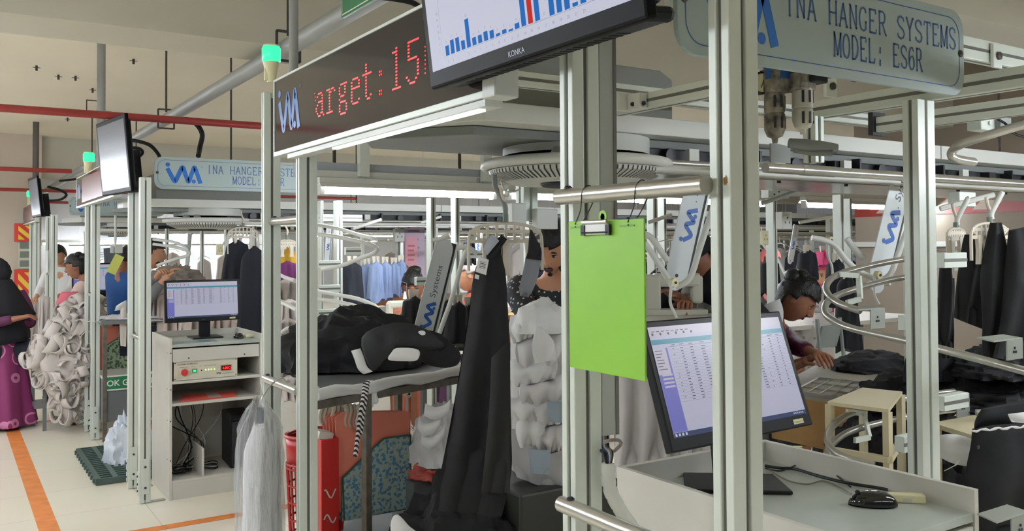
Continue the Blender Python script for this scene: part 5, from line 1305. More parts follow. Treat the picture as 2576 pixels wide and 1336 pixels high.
def file_box(D, front, coral, backs, m, label, text=None, dep=.10, edgec=(60, 100, 80)):
    """open file box: patterned lower part with slanted front cut, coral boards standing in it"""
    base = at(front[0][0], front[0][1], D)
    t = thing('file_box', label, 'box', at(*front[-1], D), 'file boxes')
    Rt = V(1, 0, 0); y0 = at((front[0][0]+front[2][0])/2, front[0][1], D).y
    pj = lambda q: atY(q[0], q[1], y0)
    P = [pj(q) for q in front]; mb = MB()
    n = len(P); mb.add(P+[p+V(0, .006, 0) for p in P], [tuple(range(n)), tuple(range(n, 2*n))[::-1]]+[(i, (i+1) % n, (i+1) % n+n, i+n) for i in range(n)])
    build('front_panel', mb, m, t)
    lo = P[0]; xs = sorted(p.x for p in P); x0, x1 = xs[0], xs[-1]; zb = min(p.z for p in P)
    lz = P[1].z; mb = MB().bb(x0-.002, x0+.004, y0, y0+dep, zb, lz).bb(x1-.004, x1+.002, y0, y0+dep, zb, max(p.z for p in P)).bb(x0, x1, y0+dep-.004, y0+dep, zb, max(p.z for p in P)).bb(x0, x1, y0, y0+dep, zb, zb+.004)
    build('side_panels', mb, m, t)
    mb = MB()
    for i in range(1, n-2): mb.bar(P[i]+V(0, -.001, 0), P[i+1]+V(0, -.001, 0), .006, .006)
    mb.bar(P[0]+V(0, -.001, 0), P[1]+V(0, -.001, 0), .006, .006); mb.bar(P[n-2]+V(0, -.001, 0), P[n-1]+V(0, -.001, 0), .004, .006)
    build('binding', mb, mat('binding_green', edgec, .5), t)
    Q = [pj(q)+V(0, .012, 0) for q in coral]; n = len(Q)
    mb = MB().add(Q+[p+V(0, .006, 0) for p in Q], [tuple(range(n)), tuple(range(n, 2*n))[::-1]]+[(i, (i+1) % n, (i+1) % n+n, i+n) for i in range(n)])
    cb = build('coral_board', mb, CORAL, t)
    for k in range(backs):
        mb = MB(); o2 = V(-.008*(k+1), .014*(k+1), -.004*(k % 2)); mb.add([p+o2 for p in Q]+[p+o2+V(0, .005, 0) for p in Q], [tuple(range(n)), tuple(range(n, 2*n))[::-1]]+[(i, (i+1) % n, (i+1) % n+n, i+n) for i in range(n)]); build('coral_board', mb, CORAL, t)
    if text:
        s, q, sz = text; p = pj(q)+V(0, .011, 0); build('lettering', text_into(MB(), s, p, (-1, 0, 0), (0, 0, -1), sz, -.0012), mat('print_brown', (90, 40, 44), .6), cb)
    return t
BP = paper_mat('blue_pattern_paper', (84, 136, 176), (168, 186, 172), 62)
file_box(3.62, [(866, 1308), (862, 1203), (935, 1130), (966, 1103), (1033, 1094), (1033, 1280)], [(856, 1290), (846, 1052), (862, 1038), (1034, 1036), (1034, 1260)], 4, BP, 'large file box with blue patterned front and coral boards under the near trolley', ('REAZ EXPORT APPARELS LTD', (1046, 1072), .030), .12)
# little strip of collar pieces, red carton, red basket
def basket(c, w_, d_, h_, m, label, rows=4):
    t = thing('plastic_basket', label, 'basket', c); c = Vector(c); n = 18; mb = MB()
    mb.lathe([(1, 0)], c) if False else None
    def el(a, z, k=1.0): return c+V(w_/2*math.cos(a)*(.86+.14*z/h_)*k, d_/2*math.sin(a)*(.86+.14*z/h_)*k, z)
    rim = [el(2*PI*k/36, h_) for k in range(36)]; mb = MB().tube(rim, .008, 8, closed=True)
    mb.tube([el(2*PI*k/36, h_*.72) for k in range(36)], .006, 6, closed=True)
    build('rim', mb, m, t, smooth=True)
    mb = MB()
    for r_ in range(rows+1): mb.tube([el(2*PI*k/36, h_*.68*r_/rows) for k in range(36)], .005, 6, closed=True)
    for k in range(24): mb.tube([el(2*PI*k/24, 0), el(2*PI*k/24, h_*.72)], .005, 5)
    build('lattice', mb, m, t)
    mb = MB().grid(lambda u, v: el(2*PI*u, h_*(.74+.24*v), .995), 36, 3, wrap=True); build('band', mb, m, t, smooth=True, solid=.003)
    return t
REDP = mat('basket_red', (170, 24, 26), .35)
c = at(800, 1200, 3.75); zz = zs+.02
basket((c.x, c.y+.02, zz), .26, .22, .42, REDP, 'red plastic lattice basket behind the near post, beside the red carton')
c = at(828, 1200, 3.52)
t = thing('carton', 'red soft-drink style carton standing left of the blue patterned file box', 'carton', (c.x, c.y, zz))
z1 = at(828, 1105, 3.52).z; zb0 = at(828, 1300, 3.52).z
build('body', MB().box((c.x+.005, c.y+.05, (z1+zz)/2), (.075, .10, z1-zz)), mat('carton_red', (196, 40, 36), .4), t, bevel=.003)
build('top_flap', MB().box((c.x-.01, c.y+.05, z1+.012), (.06, .09, .028), Matrix.Rotation(.25, 3, 'Y')), mat('carton_white', (214, 206, 196), .5), t)
oo = V(c.x-.03, c.y-.0008, zz)
mb = MB()
for k in range(2): mb.stroke(cat2 if False else [(.008+.05*i/8, .13+.10*k+.018*math.sin(i*.8+k)) for i in range(9)], .006, oo, (1, 0, 0), (0, 0, 1))
for k in range(2): mb.poly([(.004+.026*k, .02), (.024+.026*k, .02), (.024+.026*k, .065), (.004+.026*k, .065)], oo, (1, 0, 0), (0, 0, 1))
build('print', mb, mat('carton_white', (214, 206, 196), .5), t)
# hangers stacked under the trolley top
zh = at(860, 1048, 3.7).z
for k in range(11):
    x = 806+k*10.5; p = at(x, 1004+k*1.6, 3.62+.01*(k % 3)); mb = MB()
    mb.tube(cat_path([p, p+V(.006, 0, -.03), p+V(-.004, 0, -.075), p+V(0.005, .0, -.10)], 4), [.007, .008, .009, .010, .010, .009, .009, .009, .008, .008, .008, .008, .006][:13], 6)
    mb.ell(p+V(.002, 0, -.012), (.011, .006, .013), n=8, m=6)
    single('clip_hanger', mb, HANGP, 'cream clip hanger above the red basket, '+['first', 'second', 'third', 'fourth', 'fifth', 'sixth', 'seventh', 'eighth', 'ninth', 'tenth', 'last'][k]+' from the left', 'hanger', 'clip hangers in the row under the trolley', smooth=True)
# white shirts on the lower shelf at the right and black bundle
def clothes_heap(c, r, m, label, seed, amp=.32, sc=6, group=None, n=70, mm=34):
    return single('clothes_heap', heap_mb(c, r, seed, amp, sc, n, mm), m, label, 'clothes', group, smooth=True)
c = at(1112, 1100, 3.8); sh_ = at(1090, 1130, 3.8).z
clothes_heap((c.x, c.y, at(1085, 1120, 3.8).z-.06), (.135, .14, .22), CLOTH_W, 'heap of white shirts beside the blue patterned file box', 21, .2, 3.4)
for i, P in enumerate([[(1052, 1062), (1070, 1082), (1095, 1072), (1110, 1052)], [(1060, 1100), (1085, 1115), (1105, 1100), (1120, 1080)], [(1068, 1030), (1092, 1040), (1115, 1035), (1132, 1020)]]):
    single('white_shirt_fold', strip_mb([at(x, y, 3.55) for x, y in P], .05, (.2, .1, 1)), CLOTH_W, 'fold of a white shirt on the heap beside the file box, '+['middle', 'lowest', 'topmost'][i]+' one', 'shirt', 'white shirt folds by the file box', smooth=True, solid=.004)
c = at(1095, 1165, 3.75); clothes_heap((c.x, c.y, c.z-.05), (.10, .1, .07), mat('coral_cloth', (206, 110, 96), .7), 'small coral cloth bundle below the white shirts', 8)
single('support_crate', MB().box((at(1090, 1200, 3.85).x, at(1090, 1200, 3.85).y, .38+(at(1090, 1165, 3.8).z-.38)/2-.03), (.30, .22, max(.05, at(1090, 1165, 3.8).z-.38-.05))), GREYM, 'grey crate under the white shirts on the trolley shelf', 'crate', bevel=.004)
c = at(1150, 1280, 3.3)
clothes_heap((c.x+.05, c.y+.05, .30), (.30, .24, .40), CLOTH_K, 'big low heap of black clothes at the bottom centre, below the hung black trousers', 14, .25, 5)
fold_sheet('white_label_strip', [(985, 1310), (1000, 1295), (1030, 1325), (1050, 1345), (990, 1345)], 2.95, CLOTH_W, 'white cloth corner at the bottom edge below the patterned file box', 'cloth', .004, .01)

# ---- the big black garment on the hanger, centre
hp = at(1272, 562, 3.0); yawh = math.radians(-14)
H1, P1_ = hanger(hp, .265, .17, yawh, 'cream frame hanger in the centre holding the long black trousers', 'cream frame hangers', .055, (-.55, -.02, .62))
build('hook', MB().tube(cat_path([hp+V(0, 0, .02), hp+V(-.002, 0, .055), at(1262, 500, 3.0), at(1254, 484, 3.0), at(1246, 470, 3.0), at(1244, 440, 3.0)], 6), .009, 10), GREYBOX, H1, smooth=True)
pix = [((1224, 640), (1262, 600)), ((1205, 655), (1262, 640)), ((1190, 700), (1272, 690)), ((1180, 780), (1278, 780)), ((1165, 880), (1283, 880)), ((1148, 980), (1284, 985)), ((1128, 1090), (1286, 1090)), ((1108, 1190), (1286, 1190)), ((1092, 1282), (1262, 1300))]
t = thing('black_trousers', 'very long black trousers hanging from the centre frame hanger', 'trousers', at(1200, 1290, 2.95), 'garment on the centre hanger')
def drape_mb(pix, D, amp=.012, rip=6, seed=0, nu=40, nv=60, thick=.03):
    Dl = D if isinstance(D, (list, tuple)) else [D]*len(pix)
    Lc = [at(p[0][0], p[0][1], d) for p, d in zip(pix, Dl)]; Rc = [at(p[1][0], p[1][1], d) for p, d in zip(pix, Dl)]
    def samp(c, v):
        q = v*(len(c)-1); i = min(int(q), len(c)-2); a, b = c[i], c[i+1]; f = q-i
        p0 = c[max(i-1, 0)]; p3 = c[min(i+2, len(c)-1)]
        return 0.5*((2*a)+(-p0+b)*f+(2*p0-5*a+4*b-p3)*f*f+(-p0+3*a-3*b+p3)*f**3)
    fw = V(FWD.x, FWD.y, 0).normalized()
    def fn(u, v):
        a = 2*PI*u; s = .5-.5*math.cos(a); L0 = samp(Lc, v); R0 = samp(Rc, v); p = L0.lerp(R0, s)
        side = math.sin(a)
        r_ = amp*(.3+.9*v)*math.sin(s*PI*rip+seed+1.5*v+nz(p, 3, seed)*1.5)+amp*.5*nz(p, 14, seed)
        return p-fw*(thick*side*(.35+.65*math.sin(PI*min(1, v*1.2+.05)) if v < .8 else thick*side))+fw*(r_ if side >= 0 else -r_*.4)
    mb = MB().grid(fn, nu*2, nv, wrap=True)
    mb.add([fn(i/(nu*2), 1) for i in range(nu*2)], [tuple(range(nu*2))]); mb.add([fn(i/(nu*2), 0) for i in range(nu*2)], [tuple(range(nu*2))[::-1]])
    return mb
build('body', drape_mb(pix, [3.0, 3.0, 2.99, 2.97, 2.95, 2.93, 2.92, 2.9, 2.9], .014, 3.2, 1, thick=.035), CLOTH_K, t, smooth=True, angle=80)
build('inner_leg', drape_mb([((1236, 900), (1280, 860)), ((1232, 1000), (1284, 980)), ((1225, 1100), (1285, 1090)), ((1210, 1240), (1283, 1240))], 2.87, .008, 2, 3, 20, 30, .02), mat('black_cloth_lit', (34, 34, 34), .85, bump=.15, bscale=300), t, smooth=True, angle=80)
wb = build('waistband', drape_mb([((1214, 648), (1232, 655)), ((1226, 630), (1246, 648)), ((1240, 612), (1258, 628)), ((1262, 590), (1276, 602))], 2.975, .003, 1, 2, 10, 12, .01), CLOTH_K, t, smooth=True)
build('grey_lining', drape_mb([((1215, 628), (1226, 642)), ((1228, 600), (1246, 618)), ((1240, 590), (1256, 606))], 2.955, .003, 1, 2, 10, 12, .006), mat('lining_grey', (172, 178, 188), .7), t, smooth=True)
lab = at(1213, 664, 2.925); ux = (at(1228, 648, 2.925)-at(1203, 640, 2.925)).normalized()
tg = build('paper_tag', MB().prism([(0, 0), (.036, 0), (.036, .052), (0, .052)], at(1197, 684, 2.93), (at(1222, 692, 2.93)-at(1197, 684, 2.93)).normalized(), (at(1205, 640, 2.93)-at(1197, 684, 2.93)).normalized(), (0, .001, 0)), CLOTH_W, t)
mb = MB(); u_ = (at(1222, 692, 2.93)-at(1197, 684, 2.93)).normalized(); v_ = (at(1205, 640, 2.93)-at(1197, 684, 2.93)).normalized()
for k in range(5): mb.stroke([(.008, .018+.005*k), (.029, .019+.005*k)], .0022 if k % 2 else .0012, at(1197, 684, 2.93), u_, v_, .0008)
build('tag_print', mb, DARK, tg)
build('small_tag', MB().prism([(0, 0), (.014, 0), (.014, .014), (0, .014)], at(1194, 700, 2.92), u_, v_, (0, .001, 0)), CLOTH_W, t)
t = thing('black_grey_sleeve', 'black and grey sleeve hanging from the right clip of the centre hanger', 'garment', at(1325, 745, 3.0))
build('black_tip', drape_mb([((1333, 578), (1338, 578)), ((1330, 605), (1352, 605)), ((1328, 632), (1362, 628)), ((1322, 650), (1362, 655))], 2.98, .004, 2, 1, 16, 12, .014), CLOTH_K, t, smooth=True)
build('grey_sleeve', drape_mb([((1322, 648), (1362, 652)), ((1314, 690), (1352, 700)), ((1306, 725), (1338, 735)), ((1309, 744), (1326, 748))], 2.99, .006, 2, 2, 16, 14, .016), mat('sleeve_grey', (124, 126, 134), .8), t, smooth=True)
# white garment mass right of it
t = thing('white_garments_stack', 'tall overhanging stack of white ruffled garments between the black trousers and the tall post', 'garments', at(1350, 1210, 3.3))
WG = mat('white_garment', (236, 236, 236), .8, var=.04, vscale=6); WG2 = mat('offwhite_garment', (222, 220, 220), .8, var=.05, vscale=6)
build('back_sheet', drape_mb([((1284, 800), (1440, 780)), ((1284, 900), (1440, 900)), ((1284, 1050), (1440, 1050)), ((1284, 1180), (1440, 1235))], 3.45, .02, 5, 2, 30, 30, .05), WG2, t, smooth=True, angle=80)
mc_ = at(1365, 800, 3.4)
build('top_mound', heap_mb((mc_.x, mc_.y, mc_.z-.05), (.125, .10, .12), 33, .16, 3, 50, 22), WG, t, smooth=True)
rr = random.Random(4)
layers = [((1284, 795, 1345, 780), 70), ((1300, 850, 1412, 835), 80), ((1284, 905, 1400, 890), 70), ((1310, 955, 1425, 940), 70), ((1284, 1000, 1360, 1005), 60), ((1345, 1010, 1425, 995), 65), ((1300, 1050, 1370, 1045), 75), ((1350, 1075, 1425, 1065), 70)]
for i, ((xa, ya, xb, yb), h_) in enumerate(layers):
    d = 3.36-.008*i
    build('ruffle', drape_mb([((xa, ya), (xb, yb)), ((xa-4, ya+h_*.5), (xb+2, yb+h_*.5)), ((xa+8, ya+h_), (xb-6, yb+h_+rr.uniform(-10, 14)))], [d+.02, d-.02, d-.005], .016, 3+rr.random()*3, i*1.3, 24, 12, .014), [WG, WG2][i % 2], t, smooth=True, angle=80)
build('triangular_collar', drape_mb([((1350, 820), (1362, 822)), ((1338, 870), (1395, 862)), ((1345, 915), (1398, 905))], 3.28, .006, 2, 0, 16, 10, .01), WG, t, smooth=True)
for i, (xa, ya, xb, yb) in enumerate([(1375, 1010, 1425, 1060), (1330, 1130, 1385, 1190)]):
    build('blue_cuff', drape_mb([((xa, ya), (xb, ya+3)), ((xa+4, yb), (xb-4, yb+4))], 3.25, .005, 2, i, 12, 8, .01), mat('pale_blue_cloth', (158, 172, 186), .8), t, smooth=True)
build('lower_fall', drape_mb([((1284, 1080), (1440, 1080)), ((1284, 1150), (1440, 1180)), ((1300, 1200), (1440, 1250))], 3.36, .012, 4, 5, 30, 14, .02), mat('offwhite_garment2', (184, 184, 186), .8), t, smooth=True)
mb = MB().box(at(1380, 1290, 3.5)-V(0, 0, .2), (.5, .35, .7)); single('machine_base', mb, mat('dark_green_metal', (54, 56, 52), .5), 'dark machine base at the bottom, under the white garments stack', 'machine', bevel=.01)
# white sheet behind the near monitor
t = thing('white_sheet', 'large white hanging sheet behind the near monitor and cable duct', 'sheet', at(1640, 1165, 2.75))
build('cloth', drape_mb([((1545, 930), (1800, 900)), ((1545, 1000), (1800, 1000)), ((1545, 1100), (1800, 1080)), ((1545, 1200), (1800, 1190))], 2.75, .022, 9, 2, 60, 24, .03), mat('sheet_grey_white', (196, 192, 192), .8, var=.03), t, smooth=True, angle=80)
# ================================================================ people
def skinned(nodes, edges, sub=2, root=0):
    me = bpy.data.meshes.new('tmp'); me.from_pydata([tuple(n[0]) for n in nodes], edges, []); me.update()
    ob = bpy.data.objects.new('tmp', me); COL.objects.link(ob)
    ob.modifiers.new('s', 'SKIN'); md = ob.modifiers.new('u', 'SUBSURF'); md.levels = sub; md.render_levels = sub
    for i, n in enumerate(nodes):
        sv = me.skin_vertices[0].data[i]; r = n[1]
        sv.radius = (r, r) if not isinstance(r, tuple) else r; sv.use_root = (i == root)
    dg = bpy.context.evaluated_depsgraph_get(); m2 = bpy.data.meshes.new_from_object(ob.evaluated_get(dg))
    vs = [v.co.copy() for v in m2.vertices]; fs = [tuple(p.vertices) for p in m2.polygons]
    bpy.data.objects.remove(ob); bpy.data.meshes.remove(me); bpy.data.meshes.remove(m2)
    return vs, fs
def headpt(d, s=1.0, off=0.0):
    x, y, z = d; X = x*.074; Y = y*.094; Z = z*.118
    if z < 0: X *= 1-.38*(-z)**1.6; Y = Y*(1-.12*(-z)) - .012*(-z) if y < 0 else Y*(1-.45*(-z))
    if y < 0:
        f = -y
        Y -= f*(.026*math.exp(-(x/.13)**2-((z+.16)/.15)**2) + .012*math.exp(-(x/.09)**2-((z-.06)/.22)**2))
        Y += .009*f*(math.exp(-((abs(x)-.38)/.18)**2-((z-.10)/.13)**2))
        Y -= .006*f*math.exp(-(x/.5)**2-((z-.30)/.10)**2)
        Y -= .009*f*math.exp(-(x/.26)**2-((z+.48)/.10)**2)
        Y -= .010*f*math.exp(-(x/.30)**2-((z+.86)/.16)**2)
    v = Vector((X, Y, Z)); return (v*(1+off/.1))*s
def head_into(mb, c, R, s=1.0, beard=False):
    """material slots: 0 skin, 1 dark, 2 eye white, 3 lips"""
    c = Vector(c); n, m = 48, 36
    def T(v): return c+R@v
    mb.m = 0
    def fn(u, v):
        a = 2*PI*u; b = PI*(v*.998+.001); d = (math.sin(b)*math.cos(a), math.sin(b)*math.sin(a), math.cos(b)); return T(headpt(d, s))
    mb.grid(fn, n, m, wrap=True)
    for sx in (-1, 1):
        mb.ell(T(Vector((sx*.076, .010, -.004))*s), (.008*s, .018*s, .031*s), R@Matrix.Rotation(sx*.35, 3, 'Z'), 10, 8)
        mb.m = 2; mb.ell(T(Vector((sx*.030, -.0765, .010))*s), (.0125*s, .006*s, .006*s), R, 10, 6)
        mb.m = 1; mb.ell(T(Vector((sx*.030, -.0825, .0095))*s), (.0055*s, .003*s, .0055*s), R, 8, 6)
        mb.ell(T(Vector((sx*.030, -.0805, .0160))*s), (.0145*s, .004*s, .0022*s), R, 8, 5)
        mb.ell(T(Vector((sx*.031, -.0845, .0315))*s), (.019*s, .004*s, .0034*s), R@Matrix.Rotation(sx*.12, 3, 'Y'), 8, 5)
        mb.ell(T(Vector((sx*.008, -.1105, -.0285))*s), (.003*s, .002*s, .002*s), R, 6, 4)
        mb.m = 0; mb.ell(T(Vector((sx*.012, -.098, -.024))*s), (.010*s, .010*s, .008*s), R, 10, 6)
    mb.m = 3
    mb.ell(T(Vector((0, -.0905, -.050))*s), (.022*s, .007*s, .0040*s), R, 12, 6); mb.ell(T(Vector((0, -.0895, -.0575))*s), (.019*s, .007*s, .0048*s), R, 12, 6)
    mb.m = 1; mb.ell(T(Vector((0, -.0945, -.0535))*s), (.020*s, .003*s, .0010*s), R, 10, 4)
    if beard:
        mb.ell(T(Vector((0, -.0925, -.043))*s), (.021*s, .004*s, .0026*s), R, 12, 5)
        mb.ell(T(Vector((0, -.083, -.083))*s), (.012*s, .006*s, .010*s), R, 10, 6)
        for sx in (-1, 1): mb.ell(T(Vector((sx*.045, -.052, -.070))*s), (.008*s, .020*s, .016*s), R, 10, 6)
    mb.m = 0
def hair_mb(c, R, s=1.0, off=.014, low=-.2, front=.42, seed=0):
    c = Vector(c); mb = MB(); n, m = 48, 30; vs = []; keep = {}
    for j in range(m):
        for i in range(n):
            a = 2*PI*i/n; b = PI*(j+.02)/m; d = Vector((math.sin(b)*math.cos(a), math.sin(b)*math.sin(a), math.cos(b)))
            o2 = off*(1+.35*nz(d, 5, seed)+.2*nz(d, 14, seed)); p = headpt(d, s, o2); vs.append(c+R@p)
            ok = True
            if d.z < low-.15*max(0, d.y): ok = False
            if -d.y > .12 and d.z < front-.15*abs(d.x): ok = False
            if abs(d.x) > .75 and d.z < -.02 and d.y < .45: ok = False
            keep[(i, j)] = ok
    fs = []
    for j in range(m-1):
        for i in range(n):
            if keep[(i, j)] and keep[((i+1) % n, j)] and keep[(i, j+1)] and keep[((i+1) % n, j+1)]:
                fs.append((j*n+i, j*n+(i+1) % n, (j+1)*n+(i+1) % n, (j+1)*n+i))
    mb.add(vs, fs); return mb
def hand_nodes(nodes, edges, wi, wrist, d, pn, curl=.5, side=1, s=1.0):
    """five fingers; d = direction of the hand, pn = palm normal, side = which side the thumb is on"""
    d = Vector(d).normalized(); pn = Vector(pn); pn = (pn-d*pn.dot(d)).normalized(); x = d.cross(pn)*side
    def add(p, r, e): nodes.append((p, r)); edges.append((e, len(nodes)-1)); return len(nodes)-1
    palm = add(wrist+d*.045*s, (.024*s, .024*s), wi); pe = add(wrist+d*.070*s, (.030*s, .020*s), palm)
    for k, (ox, L) in enumerate(((.028, .070), (.010, .078), (-.010, .073), (-.027, .058))):
        b = add(wrist+d*.084*s+x*ox*s, .0095*s, pe); cur = b; p = nodes[b][0]; ang = curl*.4
        for q in range(3):
            ang += curl*.5; dd = d*math.cos(ang)+pn*math.sin(ang); p = p+dd*(L/3*s); cur = add(p, (.0085-.001*q)*s, cur)
    t = add(wrist+d*.035*s+x*.034*s+pn*.006, .011*s, palm); t = add(wrist+d*.060*s+x*.052*s+pn*.016, .0095*s, t); add(wrist+d*.085*s+x*.056*s+pn*.028, .0085*s, t)
def ik(a, b, l1, l2, pole):
    a = Vector(a); b = Vector(b); v = b-a; D = min(v.length, (l1+l2)*.995); v.normalize(); b = a+v*D
    q = (l1*l1-l2*l2+D*D)/(2*D); h = math.sqrt(max(l1*l1-q*q, 0)); pl = Vector(pole); pl = (pl-v*pl.dot(v)).normalized()
    return a+v*q+pl*h, b
def rotm(yaw, pitch=0, roll=0):
    """yaw = compass heading the face looks to (0 = towards -Y), pitch>0 looks down"""
    return Matrix.Rotation(yaw, 3, 'Z') @ Matrix.Rotation(pitch, 3, 'X') @ Matrix.Rotation(roll, 3, 'Y')
def person(label, head, yaw, headyaw=None, pitch=.3, roll=0, lean=.1, hands=None, seated=False, skin=SKIN, top=None, top_name='shirt', bottom=None, hair='short', hairm=HAIR, s=1.0, beard=False, group=None, scarf=None, bun=False, sleeves=True, bottom_name='trousers', feet=True, curl=.6, wide=1.0):
    head = Vector(head); Ry = Matrix.Rotation(yaw, 3, 'Z'); F = Ry@V(0, -1, 0); Rt = Ry@V(-1, 0, 0); U = V(0, 0, 1)
    Rh = rotm(headyaw if headyaw is not None else yaw, pitch, roll)
    sp = (U*math.cos(lean)+F*math.sin(lean)).normalized()
    skull = head+Rh@V(0, .03, -.09)*s
    neck = skull-(sp*.055+F*.02)*s
    chest = neck-sp*.17*s; belly = neck-sp*.36*s; pel = neck-sp*.52*s
    if seated: pel = V(pel.x, pel.y, max(pel.z, .52))
    t = thing('person', label, 'person', V(pel.x, pel.y, 0), group)
    sh = [neck-sp*.055*s+Rt*k*.165*s*wide for k in (-1, 1)]
    nodes = [(pel, (.135*s, .115*s)), (belly, (.12*s, .10*s)), (chest, (.145*s, .105*s)), (neck-sp*.04*s, (.075*s, .065*s)), (neck+U*.02, .052*s), (skull+U*.02, .050*s)]
    edges = [(0, 1), (1, 2), (2, 3), (3, 4), (4, 5)]
    cn = [(pel-U*.05*s, (.15*s, .13*s)), (belly, (.137*s, .118*s)), (chest, (.163*s, .122*s)), (neck-sp*.045*s, (.088*s, .074*s))]; ce = [(0, 1), (1, 2), (2, 3)]
    if hands is None: hands = [head+F*.30*s-U*.50*s+Rt*k*.12*s for k in (-1, 1)]
    for k, (S, hnd) in enumerate(zip(sh, hands)):
        if hnd is None: hnd = S-U*.48*s+F*.10*s
        el, wr = ik(S, hnd, .285*s, .25*s, Rt*(-1, 1)[k]*.5-U*.9-F*.25)
        i0 = len(nodes); nodes += [(S, .056*s), (S.lerp(el, .5), .046*s), (el, .038*s), (el.lerp(wr, .45), .036*s), (wr, .025*s)]
        edges += [(2, i0), (i0, i0+1), (i0+1, i0+2), (i0+2, i0+3), (i0+3, i0+4)]
        hand_nodes(nodes, edges, i0+4, wr, (wr-el).normalized(), -U+F*.2, curl, (1, -1)[k], s)
        j0 = len(cn); e2 = el.lerp(wr, .82) if sleeves else S.lerp(el, .75)
        cn += [(S, .068*s), (S.lerp(el, .5), .06*s), (el if sleeves else S.lerp(el, .75), .052*s)]; ce += [(2, j0), (j0, j0+1), (j0+1, j0+2)]
        if sleeves: cn += [(el.lerp(wr, .45), .048*s), (e2, .040*s)]; ce += [(j0+2, j0+3), (j0+3, j0+4)]
    hips = [pel+Rt*k*.085*s-U*.03 for k in (-1, 1)]; ln = [(pel, (.15*s, .13*s))]; le = []
    for k, hp_ in enumerate(hips):
        if seated: kn = hp_+F*.40*s; ft = V(kn.x, kn.y, .07)+F*.03
        else: kn = V(hp_.x, hp_.y, pel.z*.52)+F*.03; ft = V(hp_.x, hp_.y, .07)
        toe = V(ft.x, ft.y, .03)+F*.15*s; i0 = len(nodes)
        nodes += [(hp_, .085*s), (hp_.lerp(kn, .5), .075*s), (kn, .055*s), (kn.lerp(ft, .4), .052*s), (ft, .036*s), (toe, .028*s)]
        edges += [(0, i0)]+[(i0+q, i0+q+1) for q in range(5)]
        j0 = len(ln); ln += [(hp_, .10*s), (hp_.lerp(kn, .5), .09*s), (kn, .072*s), (ft+U*.04, .062*s)]; le += [(0, j0)]+[(j0+q, j0+q+1) for q in range(3)]
    vs, fs = skinned(nodes, edges)
    mb = MB(); mb.add(vs, fs); head_into(mb, head, Rh, s, beard)
    build('body', mb, [skin, HAIR, mat('eye_white', (205, 198, 190), .3), mat('lips', (120, 66, 60), .5)], t, smooth=True, angle=80)
    vs, fs = skinned(cn, ce); top = top or CLOTH_W
    build(top_name, MB().add(vs, fs), top, t, smooth=True, angle=80)
    if bottom:
        vs, fs = skinned(ln, le); build(bottom_name, MB().add(vs, fs), bottom, t, smooth=True, angle=80)
    if hair in ('short', 'long'):
        build('hair', hair_mb(head, Rh, s, .016, -.25 if hair == 'short' else -.6, .44), hairm, t, smooth=True, solid=.006)
        if bun:
            mb = MB().ell(head+Rh@V(0, .085, .075)*s, (.055*s, .045*s, .045*s), Rh, 18, 12).ell(head+Rh@V(.01, .05, .115)*s, (.05*s, .04*s, .03*s), Rh, 16, 10); build('hair_bun', mb, hairm, t, smooth=True)
    if hair == 'hijab':
        mb = hair_mb(head, Rh, s, .022, -.95, .50)
        build('headscarf', mb, hairm, t, smooth=True, solid=.008)
        def fn(u, v):
            a = 2*PI*u; r = (.085+.13*v**.8)*s; q = head+Rh@V(0, .015, -.06)*s*(1-v)+(chest-head)*0; c_ = (head+Rh@V(0, .02, -.05)*s).lerp(chest-sp*.06, v)
            return c_+Rt*math.cos(a)*r*(1+.3*v)+F*math.sin(a)*r*(.9+.03*math.sin(7*a))+U*(.0)
        build('headscarf_drape', MB().grid(fn, 36, 12, wrap=True), hairm, t, smooth=True, solid=.006)
    if scarf:
        def fn(u, v):
            a = 2*PI*u; r = (.075+.07*v)*s; c_ = neck.lerp(chest+F*.02, v*.55)
            return c_+Rt*math.cos(a)*r*1.25+F*math.sin(a)*r*(1+.05*math.sin(6*a))+U*.015*math.sin(3*a)
        build('shawl', MB().grid(fn, 36, 8, wrap=True), scarf, t, smooth=True, solid=.008)
    return t
def pattern(name, base, dot, scale, thr, ring=False, rough=.7, metal=0):
    m = bpy.data.materials.new(name); m.use_nodes = True; nt = m.node_tree; b = nt.nodes['Principled BSDF']
    tc = nt.nodes.new('ShaderNodeTexCoord'); vo = nt.nodes.new('ShaderNodeTexVoronoi'); vo.inputs['Scale'].default_value = scale; vo.inputs['Randomness'].default_value = .35 if not ring else .8
    nt.links.new(tc.outputs['Object'], vo.inputs['Vector']); r = nt.nodes.new('ShaderNodeValToRGB'); r.color_ramp.interpolation = 'CONSTANT'
    e = r.color_ramp.elements
    if ring:
        e[0].color = rgb(base); e[1].position = thr; e[1].color = rgb(dot); q = e.new(thr+.06); q.color = rgb(base)
    else: e[0].color = rgb(dot); e[1].position = thr; e[1].color = rgb(base)
    nt.links.new(vo.outputs['Distance'], r.inputs['Fac']); nt.links.new(r.outputs['Color'], b.inputs['Base Color']); b.inputs['Roughness'].default_value = rough; b.inputs['Metallic'].default_value = metal
    return m
DOTS = pattern('dotted_shirt', (38, 40, 46), (205, 206, 206), 44, .25)
SEQ = mat('maroon_sequin', (96, 30, 66), .35, .35, var=.7, vscale=90, bump=.9, bscale=160)
MAROON = pattern('maroon_skirt', (134, 48, 100), (206, 130, 170), 5, .33, True)
# 1 man in dotted shirt
h = at(1386, 622, 3.95)
person('young man in dark dotted shirt looking down behind the white garments stack', h, math.radians(-40), math.radians(-50), .62, 0, .16, [at(1300, 850, 3.8), at(1400, 870, 3.6)], False, mat('skin_warm', (200, 146, 112), .5), DOTS, 'dotted_shirt', CLOTH_N, 'short', beard=True, s=1.06, wide=1.12)
